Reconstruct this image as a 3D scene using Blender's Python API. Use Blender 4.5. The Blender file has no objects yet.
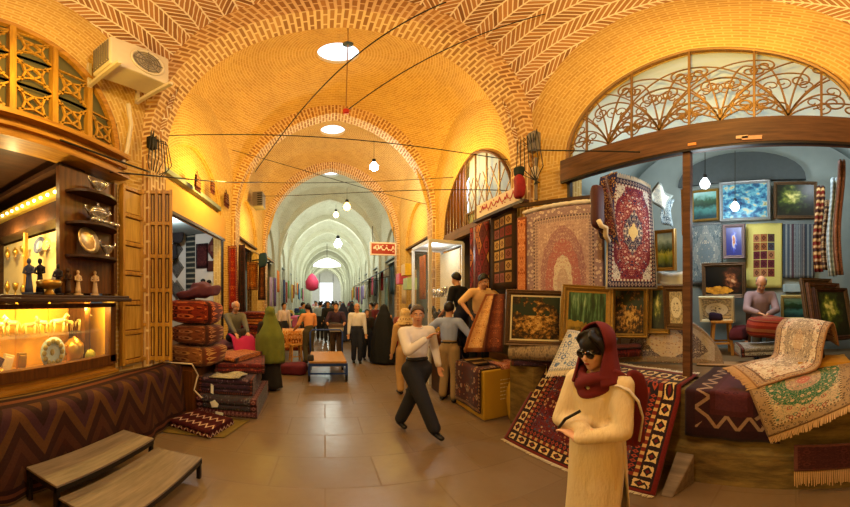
import bpy, bmesh, math, random
from math import sin, cos, tan, atan2, sqrt, pi, radians, floor, hypot
from mathutils import Vector, Matrix, noise as mnoise
random.seed(11)
SC = bpy.context.scene
COL = SC.collection
V = Vector
# ---------------------------------------------------------------- photo frame -> place
CX, CY, F, HC = 325.0, 300.0, 300.0, 1.8
def at(px, py, d):                       # point at horizontal distance d on the sight line
    a = (px-CX)/F; e = (CY-py)/F
    return V((d*sin(a), d*cos(a), HC+d*tan(e)))
def on_z(px, py, z=0.0):
    return at(px, py, (z-HC)/tan((CY-py)/F))
def on_x(px, py, X):
    return at(px, py, X/sin((px-CX)/F))
def on_y(px, py, Y):
    return at(px, py, Y/cos((px-CX)/F))
# ---------------------------------------------------------------- objects
def tag(o, label=None, cat=None, group=None, kind=None):
    if label: o['label'] = label
    if cat: o['category'] = cat
    if group: o['group'] = group
    if kind: o['kind'] = kind
    return o
def empty(name, loc=(0, 0, 0), rz=0.0, label=None, cat=None, group=None):
    o = bpy.data.objects.new(name, None); COL.objects.link(o)
    o.location = loc; o.rotation_euler = (0, 0, rz); o.empty_display_size = .1
    return tag(o, label, cat, group)
def kids(o): return [c for c in COL.objects if c.parent == o]
def copy_tree(o, parent=None):
    c = o.copy(); COL.objects.link(c)
    if parent: c.parent = parent
    for ch in [k for k in COL.objects if k.parent == o]: copy_tree(ch, c)
    return c
class MB:
    """collects shapes into ONE mesh"""
    def __init__(s): s.v = []; s.f = []; s.u = []; s.m = []; s.M = Matrix()
    def add(s, vs, fs, us=None, mi=0):
        b = len(s.v); s.v += [s.M @ V(p) for p in vs]
        for i, f in enumerate(fs):
            s.f.append([b+k for k in f]); s.m.append(mi)
            s.u.append(us[i] if us else None)
        return s
    def box(s, c, d, rz=0, M=None, mi=0, taper=1.0):
        c = V(c); x, y, z = [k/2 for k in d]
        R = M if M is not None else Matrix.Rotation(rz, 3, 'Z')
        P = [c + R @ V((sx*x*(taper if sz > 0 else 1), sy*y*(taper if sz > 0 else 1), sz*z)) for sz in (-1, 1) for sx, sy in ((-1,-1),(1,-1),(1,1),(-1,1))]
        return s.hexa(P, mi)
    def hexa(s, P, mi=0):
        fs = [(3,2,1,0),(4,5,6,7),(0,1,5,4),(1,2,6,5),(2,3,7,6),(3,0,4,7)]
        us = []
        for f in fs:
            q = [V(P[k]) for k in f]
            a = (q[1]-q[0]).length; b = (q[3]-q[0]).length
            us.append([(0,0),(a,0),(a,b),(0,b)])
        return s.add(P, fs, us, mi)
    def bar(s, a, b, w, t=None, mi=0, up=(0,0,1)):      # rectangular bar from a to b
        a, b = V(a), V(b); t = t or w; d = (b-a).normalized(); up = V(up)
        if abs(d.dot(up)) > .98: up = V((0,1,0))
        x = d.cross(up).normalized()*w/2; y = x.normalized().cross(d).normalized()*t/2
        P = [a-x-y, a+x-y, a+x+y, a-x+y, b-x-y, b+x-y, b+x+y, b-x+y]
        return s.hexa(P, mi)
    def tube(s, pts, r, n=8, cap=True, mi=0, flat=1.0, ref=None, close=False):
        pts = [V(p) for p in pts]; k = len(pts)
        rs = r if isinstance(r, (list, tuple)) else [r]*k
        vs, fs, us = [], [], []; x = None; L = 0
        for i, p in enumerate(pts):
            if close: d = pts[(i+1) % k]-pts[i-1]
            else: d = pts[min(i+1, k-1)]-pts[max(i-1, 0)]
            d = d.normalized() if d.length > 1e-9 else V((0,0,1))
            if x is None:
                rf = V(ref) if ref else (V((1,0,0)) if abs(d.x) < .9 else V((0,1,0)))
                x = (rf-d*rf.dot(d)).normalized()
            else:
                x = x-d*x.dot(d)
                x = x.normalized() if x.length > 1e-6 else d.orthogonal().normalized()
            y = d.cross(x)
            for j in range(n):
                a = 2*pi*j/n; vs.append(p+x*cos(a)*rs[i]+y*sin(a)*rs[i]*flat)
        lens = [0]
        for i in range(1, k): lens.append(lens[-1]+(pts[i]-pts[i-1]).length)
        for i in range(k if close else k-1):
            i2 = (i+1) % k
            for j in range(n):
                j2 = (j+1) % n
                fs.append((i*n+j, i*n+j2, i2*n+j2, i2*n+j))
                c = 2*pi*rs[i]/n; l2 = lens[i2] if i2 else lens[-1]
                us.append([(j*c, lens[i]), ((j+1)*c, lens[i]), ((j+1)*c, l2), (j*c, l2)])
        if cap and not close:
            fs.append(tuple(range(n-1, -1, -1))); us.append(None)
            fs.append(tuple((k-1)*n+j for j in range(n))); us.append(None)
        return s.add(vs, fs, us, mi)
    def lathe(s, prof, c=(0,0,0), n=20, sx=1, sy=1, M=None, mi=0, cap=True):
        c = V(c); vs, fs, us = [], [], []; k = len(prof)
        for r, z in prof:
            for j in range(n):
                a = 2*pi*j/n; p = V((r*cos(a)*sx, r*sin(a)*sy, z))
                vs.append(c+(M @ p if M is not None else p))
        for i in range(k-1):
            for j in range(n):
                j2 = (j+1) % n
                fs.append((i*n+j, i*n+j2, (i+1)*n+j2, (i+1)*n+j)); us.append([(j/n, i/(k-1)), ((j+1)/n, i/(k-1)), ((j+1)/n, (i+1)/(k-1)), (j/n, (i+1)/(k-1))])
        if cap:
            fs.append(tuple(range(n-1, -1, -1))); us.append(None)
            fs.append(tuple((k-1)*n+j for j in range(n))); us.append(None)
        return s.add(vs, fs, us, mi)
    def ball(s, c, r, n=14, m=9, M=None, mi=0):
        r = (r, r, r) if not isinstance(r, (tuple, list)) else r
        c = V(c); vs, fs = [], []
        for i in range(1, m):
            t = pi*i/m
            for j in range(n):
                a = 2*pi*j/n; p = V((r[0]*sin(t)*cos(a), r[1]*sin(t)*sin(a), -r[2]*cos(t)))
                vs.append(c+(M @ p if M is not None else p))
        b = len(vs)
        for q in (V((0,0,-r[2])), V((0,0,r[2]))): vs.append(c+(M @ q if M is not None else q))
        for i in range(m-2):
            for j in range(n):
                j2 = (j+1) % n; fs.append((i*n+j, i*n+j2, (i+1)*n+j2, (i+1)*n+j))
        for j in range(n):
            j2 = (j+1) % n; fs.append((b, j2, j)); fs.append((b+1, (m-2)*n+j, (m-2)*n+j2))
        return s.add(vs, fs, None, mi)
    def grid(s, fn, nu, nv, mi=0, uv=None, flip=False):   # fn(u,v) in 0..1
        vs = [V(fn(i/nu, j/nv)) for j in range(nv+1) for i in range(nu+1)]
        fs, us = [], []
        U = uv or (lambda u, v: (u, v))
        for j in range(nv):
            for i in range(nu):
                f = [(j*(nu+1)+i), (j*(nu+1)+i+1), ((j+1)*(nu+1)+i+1), ((j+1)*(nu+1)+i)]
                w = [U(i/nu, j/nv), U((i+1)/nu, j/nv), U((i+1)/nu, (j+1)/nv), U(i/nu, (j+1)/nv)]
                if flip: f.reverse(); w.reverse()
                fs.append(tuple(f)); us.append(w)
        return s.add(vs, fs, us, mi)
    def prism(s, pts, d, mi=0):             # planar polygon extruded by vector d
        pts = [V(p) for p in pts]; d = V(d); n = len(pts)
        vs = pts+[p+d for p in pts]
        fs = [tuple(range(n-1, -1, -1)), tuple(range(n, 2*n))]+[(i, (i+1) % n, n+(i+1) % n, n+i) for i in range(n)]
        return s.add(vs, fs, None, mi)
    def build(s, name, mat, parent=None, smooth=False, solid=0, bevel=0, kind=None, off=0, sub=0):
        me = bpy.data.meshes.new(name)
        me.from_pydata([tuple(p) for p in s.v], [], s.f)
        uvl = me.uv_layers.new(name='UVMap'); k = 0
        for p in me.polygons:
            u = s.u[p.index]
            for q, li in enumerate(p.loop_indices):
                if u: uvl.data[li].uv = u[q]
                else:
                    c = me.vertices[me.loops[li].vertex_index].co; uvl.data[li].uv = (c.x+c.y, c.z+c.y*.3)
        for m_ in (mat if isinstance(mat, (list, tuple)) else [mat]): me.materials.append(m_)
        for p, mi in zip(me.polygons, s.m): p.material_index = mi
        if smooth: me.polygons.foreach_set('use_smooth', [True]*len(me.polygons))
        me.update(); me.validate()
        o = bpy.data.objects.new(name, me); COL.objects.link(o)
        if parent: o.parent = parent
        if kind: o['kind'] = kind
        if solid:
            m_ = o.modifiers.new('s', 'SOLIDIFY'); m_.thickness = solid; m_.offset = off
        if bevel:
            m_ = o.modifiers.new('b', 'BEVEL'); m_.width = bevel; m_.segments = 2; m_.limit_method = 'ANGLE'
        if sub:
            m_ = o.modifiers.new('u', 'SUBSURF'); m_.levels = m_.render_levels = sub
        return o
def smooth_join(o, voxel=.02, it=4):         # one continuous surface out of overlapping volumes
    r = o.modifiers.new('r', 'REMESH'); r.mode = 'VOXEL'; r.voxel_size = voxel
    sm = o.modifiers.new('s', 'SMOOTH'); sm.iterations = it; sm.factor = .5
    dg = bpy.context.evaluated_depsgraph_get()
    me = bpy.data.meshes.new_from_object(o.evaluated_get(dg), depsgraph=dg)
    me.polygons.foreach_set('use_smooth', [True]*len(me.polygons))
    old = o.data; nm = old.name; o.modifiers.clear(); o.data = me; bpy.data.meshes.remove(old); me.name = nm
    return o
# ---------------------------------------------------------------- shader expressions
class X:
    def __init__(s, g, k): s.g = g; s.k = k
    def _o(s, op, b=0.0, c=None, r=False): return s.g.m(op, b, s) if r else s.g.m(op, s, b, c)
    def __add__(s, b): return s._o('ADD', b)
    def __radd__(s, b): return s._o('ADD', b)
    def __sub__(s, b): return s._o('SUBTRACT', b)
    def __rsub__(s, b): return s._o('SUBTRACT', b, r=True)
    def __mul__(s, b): return s._o('MULTIPLY', b)
    def __rmul__(s, b): return s._o('MULTIPLY', b)
    def __truediv__(s, b): return s._o('DIVIDE', b)
    def __lt__(s, b): return s._o('LESS_THAN', b)
    def __gt__(s, b): return s._o('GREATER_THAN', b)
    def abs(s): return s._o('ABSOLUTE')
    def frac(s): return s._o('FRACT')
    def floor(s): return s._o('FLOOR')
    def min(s, b): return s._o('MINIMUM', b)
    def max(s, b): return s._o('MAXIMUM', b)
    def sin(s): return s._o('SINE')
    def sqrt(s): return s._o('SQRT')
    def tri(s, P): return ((s/P).frac()-.5).abs()*2.0     # 0..1 triangle wave
class G:
    def __init__(s, name):
        s.mat = bpy.data.materials.new(name); s.mat.use_nodes = True
        s.t = s.mat.node_tree; s.t.nodes.clear()
    def n(s, ty, **kw):
        n = s.t.nodes.new(ty)
        for k, v in kw.items(): setattr(n, k, v)
        return n
    def set(s, inp, v):
        if isinstance(v, X): s.t.links.new(v.k, inp)
        elif isinstance(v, (tuple, list)) and len(v) == 3 and inp.type == 'RGBA': inp.default_value = (*v, 1)
        else: inp.default_value = v
    def m(s, op, a, b=0.0, c=None):
        n = s.n('ShaderNodeMath', operation=op); s.set(n.inputs[0], a); s.set(n.inputs[1], b)
        if c is not None: s.set(n.inputs[2], c)
        return X(s, n.outputs[0])
    def uv(s):
        n = s.n('ShaderNodeUVMap'); q = s.n('ShaderNodeSeparateXYZ'); s.t.links.new(n.outputs[0], q.inputs[0])
        return X(s, q.outputs[0]), X(s, q.outputs[1])
    def obj(s):
        n = s.n('ShaderNodeTexCoord'); return X(s, n.outputs['Object'])
    def sep(s, v):
        q = s.n('ShaderNodeSeparateXYZ'); s.set(q.inputs[0], v); return [X(s, q.outputs[i]) for i in range(3)]
    def vec(s, x, y, z=0.0):
        n = s.n('ShaderNodeCombineXYZ'); s.set(n.inputs[0], x); s.set(n.inputs[1], y); s.set(n.inputs[2], z); return X(s, n.outputs[0])
    def noise(s, v, scale=5, det=3, rough=.55, col=False):
        n = s.n('ShaderNodeTexNoise'); s.set(n.inputs['Vector'], v); n.inputs['Scale'].default_value = scale; n.inputs['Detail'].default_value = det; n.inputs['Roughness'].default_value = rough
        return X(s, n.outputs['Color' if col else 'Fac'])
    def vor(s, v, scale=5, feat='F1', rnd=1.0, met='EUCLIDEAN'):
        n = s.n('ShaderNodeTexVoronoi', feature=feat, distance=met); s.set(n.inputs['Vector'], v); n.inputs['Scale'].default_value = scale; n.inputs['Randomness'].default_value = rnd
        return X(s, n.outputs['Distance']), (X(s, n.outputs['Color']) if 'Color' in n.outputs else None)
    def mix(s, f, a, b, ty='MIX'):
        n = s.n('ShaderNodeMix', data_type='RGBA', blend_type=ty)
        s.set(n.inputs[0], f); s.set(n.inputs[6], a); s.set(n.inputs[7], b); return X(s, n.outputs[2])
    def ramp(s, f, stops, const=False):
        n = s.n('ShaderNodeValToRGB'); cr = n.color_ramp; s.set(n.inputs[0], f)
        if const: cr.interpolation = 'CONSTANT'
        cr.elements[0].position, cr.elements[0].color = stops[0][0], (*stops[0][1], 1)
        cr.elements[1].position, cr.elements[1].color = stops[-1][0], (*stops[-1][1], 1)
        for p, c in stops[1:-1]: e = cr.elements.new(p); e.color = (*c, 1)
        return X(s, n.outputs[0])
    def brick(s, v, w, h, c1, c2, mo, ms=.012, bias=0.0):
        n = s.n('ShaderNodeTexBrick'); s.set(n.inputs['Vector'], v)
        for k, q in (('Scale', 1.0), ('Mortar Size', ms), ('Mortar Smooth', .3), ('Bias', bias), ('Brick Width', w), ('Row Height', h)): n.inputs[k].default_value = q
        for k, q in (('Color1', c1), ('Color2', c2), ('Mortar', mo)): s.set(n.inputs[k], q)
        return X(s, n.outputs[0]), X(s, n.outputs[1])
    def out(s, col, rough=.8, metal=0.0, bump=None, bstr=.3, bdist=.01, emit=None, estr=0.0, trans=0.0, alpha=1.0, spec=.3, sheen=0.0):
        p = s.n('ShaderNodeBsdfPrincipled'); s.set(p.inputs['Base Color'], col)
        s.set(p.inputs['Roughness'], rough); p.inputs['Metallic'].default_value = metal
        p.inputs['Transmission Weight'].default_value = trans; s.set(p.inputs['Alpha'], alpha); p.inputs['Specular IOR Level'].default_value = spec
        p.inputs['Sheen Weight'].default_value = sheen
        if emit is not None:
            s.set(p.inputs['Emission Color'], emit); p.inputs['Emission Strength'].default_value = estr
        if bump is not None:
            b = s.n('ShaderNodeBump'); b.inputs['Strength'].default_value = bstr; b.inputs['Distance'].default_value = bdist
            s.set(b.inputs['Height'], bump); s.t.links.new(b.outputs[0], p.inputs['Normal'])
        o = s.n('ShaderNodeOutputMaterial'); s.t.links.new(p.outputs[0], o.inputs[0])
        return s.mat
def c8(r, g, b):                            # sRGB 0-255 -> linear
    f = lambda k: (k/255/12.92 if k <= 10 else ((k/255+.055)/1.055)**2.4)
    return (f(r), f(g), f(b))
_plain = {}
def plain(name, rgb, rough=.7, metal=0.0, var=.18, scale=14, **kw):
    if name in _plain: return _plain[name]
    g = G(name); c = c8(*rgb)
    n = g.noise(g.obj(), scale, 4)
    col = g.mix(n, tuple(k*(1-var) for k in c), tuple(min(1, k*(1+var)) for k in c))
    _plain[name] = g.out(col, rough, metal, bump=n, bstr=.12, **kw)
    return _plain[name]
def wood(name, a, b, scale=1.0, rough=.5, axis=0):
    g = G(name); x, y, z = g.sep(g.obj())
    s_ = [10.0, 10.0, 10.0]; s_[axis] = .9
    v = g.vec(x*s_[0]*scale, y*s_[1]*scale, z*s_[2]*scale)
    n = g.noise(v, 2.2, 6, .6); n2 = g.noise(v, 9, 3)
    f = (n*2.2-.6)*.8+n2*.25
    col = g.ramp(f, [(0.1, c8(*a)), (.9, c8(*b))])
    return g.out(col, rough, bump=n2, bstr=.15)
def glow(name, rgb, strength):
    g = G(name); return g.out((0.8, .8, .8), .4, emit=c8(*rgb), estr=strength)
# ---------------------------------------------------------------- materials of the building
BR1, BR2, MOR = c8(206,164,84), c8(188,142,68), c8(218,184,114)
def mat_course(name, w=.21, h=.06, c1=BR1, c2=BR2, mo=MOR, ms=.013):
    g = G(name); u, v = g.uv()
    col, fac = g.brick(g.vec(u, v), w, h, c1, c2, mo, ms)
    n = g.noise(g.vec(u, v), 1.3, 5, .6)
    col = g.mix(g.m('MULTIPLY', (n-.35).max(0.0), 1.1), col, g.mix(.5, col, c8(120,82,44)))
    return g.out(col, .85, bump=fac*-1.0+n*.3, bstr=.35, bdist=.012)
def mat_herring(name):
    g = G(name); u, v = g.uv()
    P = .46
    tri = (((u/P).frac()-.5).abs())*P*1.15
    vv = v+tri
    row = vv/.105
    inrow = row.frac()
    stripe = (u/(P*.5)).frac()
    mort = (inrow < .26).max((stripe < .055).max(stripe > .945))
    rid = g.vec(row.floor(), (u/(P*.5)).floor())
    wn = g.n('ShaderNodeTexWhiteNoise', noise_dimensions='2D'); g.set(wn.inputs[0], rid); r = X(g, wn.outputs[0])
    n = g.noise(g.vec(u, v), 1.1, 4)
    colb = g.ramp(r, [(0, c8(158,108,60)), (.5, c8(182,130,76)), (1, c8(132,88,48))])
    col = g.mix(mort, colb, g.mix(n, c8(226,204,164), c8(242,228,198)))
    return g.out(col, .85, bump=mort*-1.0, bstr=.5, bdist=.015)
M_COURSE = mat_course('tan_brick')
M_RING = mat_course('tan_brick_vault', .2, .06, mo=c8(216,178,114))
M_PALEB = mat_course('far_haze_brick', .2, .06, c8(182,180,158), c8(166,164,144), c8(200,198,176))  # pale haze of the far bays put into the brick colour
M_HERR = mat_herring('herringbone_brick')
def mat_vouss(name):
    g = G(name); u, v = g.uv()
    col, fac = g.brick(g.vec(v, u), .25, .085, c8(186,138,80), c8(146,100,56), c8(222,190,140), .02)
    return g.out(col, .85, bump=fac*-1.0, bstr=.4, bdist=.012)
M_VOUSS = mat_vouss('arch_brick')
def mat_floor():
    g = G('worn_stone_paving'); x, y, z = g.sep(g.obj())
    n1 = g.noise(g.vec(x, y), .7, 6, .6); n2 = g.noise(g.vec(x, y), 7, 5, .65)
    col, fac = g.brick(g.vec(x, y), .95, .62, c8(116,94,72), c8(104,83,62), c8(100,79,58), .010)
    col = g.mix(n1, col, c8(126,104,80)); col = g.mix((n2-.45).max(0.0)*1.6, col, c8(112,84,58))
    rough = .22+n2*.2+fac*.2
    return g.out(col, rough, bump=n2-fac*.6, bstr=.14, bdist=.01, spec=.45)
M_FLOOR = mat_floor()
M_PLASTER = plain('grey_plaster', (176,172,160), .9, var=.12, scale=3)
M_TEAL = plain('pale_teal_plaster', (136,146,142), .85, var=.16, scale=2.5)
M_WHITEW = plain('whitewashed_wall', (206,196,182), .9, var=.08, scale=3)
M_GOLDWOOD = wood('golden_varnished_wood', (128,84,22), (196,144,52), axis=2, rough=.4)
M_GOLDWOODH = wood('golden_varnished_wood_rail', (122,76,18), (190,134,44), axis=1, rough=.4)
M_BROWNWOOD = wood('brown_varnished_wood', (62,34,10), (112,66,22), axis=2, rough=.4)
M_DARKWOOD = wood('dark_wood', (38,20,8), (70,40,18), axis=1, rough=.45)
M_RUSTBEAM = wood('rusty_brown_beam', (60,36,20), (106,68,40), axis=1, rough=.65)
M_GREYBOARD = wood('worn_grey_board', (98,84,72), (142,124,108), axis=1, rough=.6)
M_STOOL = wood('yellow_pine', (150,96,34), (204,146,66), axis=2, rough=.5)
M_IRON = plain('wrought_iron_gilt', (132,96,50), .5, .4)
M_DARKIRON = plain('dark_iron', (44,36,30), .5, .6)
M_BLACK = plain('black_plastic', (18,17,17), .6)
M_CABLE = plain('black_cable', (32,26,20), .6)
M_WHITEPL = plain('ivory_plastic', (206,190,166), .5, var=.06)
M_GREYPL = plain('grey_plastic', (118,108,100), .6)
M_STEEL = plain('galvanised_steel', (150,146,140), .35, .8)
M_SILVER = plain('silver_plate', (206,204,200), .25, .85)
M_BRASS = plain('brass', (206,160,70), .3, .85)
M_IVORY = plain('carved_ivory', (226,192,146), .6)
M_GILT = plain('gilt_frame', (150,116,52), .45, .45, var=.4, scale=30)
M_BRONZEFR = plain('carved_bronze_frame', (96,72,48), .5, .35, var=.5, scale=34)
M_SILVERFR = plain('silvered_frame', (150,152,150), .4, .5, var=.3, scale=30)
M_PALEFR = plain('cream_frame', (214,200,156), .5, .1, var=.1)
def glass(name, tint=(0.9,.95,.93), a=.05):
    g = G(name); return g.out(tint, .05, alpha=a, spec=.5)
M_GLASS = glass('clear_glass')
def frosted(name, rgb):
    g = G(name); d = g.n('ShaderNodeBsdfDiffuse'); t = g.n('ShaderNodeBsdfTranslucent'); m = g.n('ShaderNodeMixShader'); o = g.n('ShaderNodeOutputMaterial')
    n = g.noise(g.obj(), 2.0, 3); c = g.mix(n, tuple(k*.85 for k in c8(*rgb)), c8(*rgb))
    g.set(d.inputs[0], c); g.set(t.inputs[0], c); m.inputs[0].default_value = .6
    g.t.links.new(d.outputs[0], m.inputs[1]); g.t.links.new(t.outputs[0], m.inputs[2]); g.t.links.new(m.outputs[0], o.inputs[0])
    return g.mat
M_FROST = frosted('frosted_glass', (206,212,196))
M_AMBERGLASS = frosted('amber_glass', (120,98,44))
# ---------------------------------------------------------------- rugs
def rug_mat(name, w, h, field, motif=(), scale=14, bands=(), meds=(), rough=.95, warp=.03, fieldmix=None):
    """bands: (width, colour, motif colour, style); meds: (shape, rx, ry, colour, motif colour or None)"""
    g = G(name); u, v = g.uv(); x = u*w; y = v*h
    cx = (x-w/2).abs(); cy = (y-h/2).abs()
    p = g.vec(cx, cy); C = lambda c: c8(*c)
    def mot(col, cols, sc, hi=.40):
        # flower heads on scrolling stems: a petal ring of a random colour, a dark eye, a fine vine
        d, cc = g.vor(p, sc, rnd=.85); n = len(cols)
        r, r2, _ = g.sep(cc)
        c1 = g.ramp(r, [(i/n, C(k)) for i, k in enumerate(cols)]+([(1.0, C(cols[0]))] if n == 1 else []), True)
        c2 = g.ramp(r2, [(i/n, C(k)) for i, k in enumerate(reversed(cols))]+([(1.0, C(cols[0]))] if n == 1 else []), True)
        nz = g.noise(p, sc*1.7, 2); vine = (nz-.5).abs() < .022
        col = g.mix(vine*.8, col, C(cols[-1]))
        col = g.mix(d < hi, col, c1); col = g.mix(d < hi*.62, col, C(field)); col = g.mix(d < hi*.36, col, c2)
        d2, cc2 = g.vor(g.vec(cx+5.3, cy+2.9), sc*1.9, rnd=.9); q = g.sep(cc2)
        col = g.mix((d2 < .26)*(q[0] > .35), col, g.ramp(q[1], [(i/n, C(k)) for i, k in enumerate(cols)]+([(1.0, C(cols[0]))] if n == 1 else []), True))
        return col
    wav = g.noise(p, 9, 2)*warp*2-warp
    col = g.mix(0.0, C(field), C(field))
    if fieldmix: col = g.mix(g.noise(p, 3, 3), C(field), C(fieldmix))
    if motif: col = mot(col, list(motif), scale)
    for sh, rx, ry, mc, mm in meds:
        a = cx/rx; b = cy/ry
        if sh == 'e': d = (a*a+b*b).sqrt()
        elif sh == 'd': d = a+b
        elif sh == 'n':                       # pointed niche: arch top, flat bottom
            yy = (y-h*.42)/ry; d = (a*a+yy*yy).sqrt()*.6+(a+yy.abs())*.4
        else: d = a.max(b)
        d = d+wav/min(rx, ry)
        c2 = g.mix(0.0, C(mc), C(mc))
        if mm: c2 = mot(c2, list(mm) if isinstance(mm[0], (tuple, list)) else [mm, field], scale*1.3, .38)
        col = g.mix(d < 1.0, col, c2)
    ex = x.min(w-x); ey = y.min(h-y); e = ex.min(ey); side = ex < ey
    along = y*side+x*(1-side)
    tot = sum(b[0] for b in bands); acc = tot
    for bw, bc, bm, st in reversed(bands):     # inner bands first, outer ones overwrite
        r = (e-(acc-bw))/bw
        c2 = g.mix(0.0, C(bc), C(bc))
        if bm:
            if st == 'z': c2 = g.mix(((along.tri(bw*1.5)-r).abs() < .2), c2, C(bm))
            elif st == 'd':
                dd = (along.tri(bw*1.3)-.5).abs()+(r-.5).abs()
                c2 = g.mix(dd < .42, c2, C(bm)); c2 = g.mix(dd < .16, c2, C(bc))
            elif st == 'b':
                ff = ((along/(bw*1.25)).frac()-.5).abs(); rr_ = (r-.5).abs()
                nb_ = (g.noise(g.vec(along, e), 34, 2)-.5)*.16
                c2 = g.mix((ff+nb_ < .36)*(rr_+nb_ < .33), c2, C(bm)); c2 = g.mix((ff+rr_+nb_) < .30, c2, C(bc)); c2 = g.mix((ff+rr_) < .13, c2, C(field))
            elif st == 'k': c2 = g.mix(along.tri(bw*2.0) < .45, c2, C(bm))
            else:
                d, _ = g.vor(g.vec(along, e), 1.0/(bw*.42), rnd=.6); c2 = g.mix(d < .42, c2, C(bm)); c2 = g.mix(d < .2, c2, C(field))
        col = g.mix(e < acc, col, c2); acc -= bw
    n = g.noise(g.vec(x, y), 45, 3); col = g.mix(.5, col, g.mix(n, (.05,.05,.05), (1,1,1)), 'SOFT_LIGHT')
    return g.out(col, rough, bump=n, bstr=.25, bdist=.004, spec=.1, sheen=.12)
def zig_mat(name, w, h, cols, P=.5, amp=.5, Q=.42, border=None, vert=False):
    g = G(name); u, v = g.uv(); x = u*w; y = v*h
    if vert: x, y = y, x
    t = y+x.tri(Q)*amp*Q
    k = (t/P).frac(); n = len(cols)
    col = g.ramp(k, [(i/n, c8(*c)) for i, c in enumerate(cols)], True)
    if border:
        e = y.min((w if vert else h)-y)
        for wd, c in border: col = g.mix(e < wd, col, c8(*c))
    nn = g.noise(g.vec(x, y), 50, 2); col = g.mix(.3, col, g.mix(nn, (.05,.05,.05), (1,1,1)), 'SOFT_LIGHT')
    return g.out(col, .95, bump=nn, bstr=.25, bdist=.004, spec=.1)
def stripe_mat(name, w, h, cols, P=.3, motif=None, vert=False, msc=.05):
    g = G(name); u, v = g.uv(); x = u*w; y = v*h
    if vert: x, y = y, x
    k = (y/P).frac(); n = len(cols)
    col = g.ramp(k, [(i/n, c8(*c)) for i, c in enumerate(cols)], True)
    if motif:
        r = (y/(P/n)).frac(); d = (x.tri(msc)-.5).abs()+(r-.5).abs(); col = g.mix((d < .42)*((y/(P/n)).floor().tri(2.0) < .5), col, c8(*motif))
    nn = g.noise(g.vec(x, y), 50, 2); col = g.mix(.3, col, g.mix(nn, (.05,.05,.05), (1,1,1)), 'SOFT_LIGHT')
    return g.out(col, .95, bump=nn, bstr=.25, bdist=.004, spec=.1)
def patch_mat(name, w, h, nx, ny, cols, ground, border=.1, gap=.1, motif=(60,30,24), rot=False):
    g = G(name); u, v = g.uv(); x = (u*w-border)/(w-2*border)*nx; y = (v*h-border)/(h-2*border)*ny
    if rot: x, y = x+y*.9, y-x*.9
    wn = g.n('ShaderNodeTexWhiteNoise', noise_dimensions='2D'); g.set(wn.inputs[0], g.vec(x.floor(), y.floor())); r = X(g, wn.outputs[0])
    n = len(cols); col = g.ramp(r, [(i/n, c8(*c)) for i, c in enumerate(cols)], True)
    fx = (x.frac()-.5).abs(); fy = (y.frac()-.5).abs()
    dd = fx+fy; col = g.mix((dd < .3)*(dd > .17), col, c8(*motif)); col = g.mix(dd < .08, col, c8(*motif))
    col = g.mix(fx.max(fy) > .5-gap/2, col, c8(*ground))
    e = (u*w).min(w-u*w).min((v*h).min(h-v*h)); col = g.mix(e < border, col, c8(*ground))
    nn = g.noise(g.vec(u*w, v*h), 50, 2); col = g.mix(.3, col, g.mix(nn, (.05,.05,.05), (1,1,1)), 'SOFT_LIGHT')
    return g.out(col, .95, bump=nn, bstr=.25, bdist=.004, spec=.1)
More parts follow.
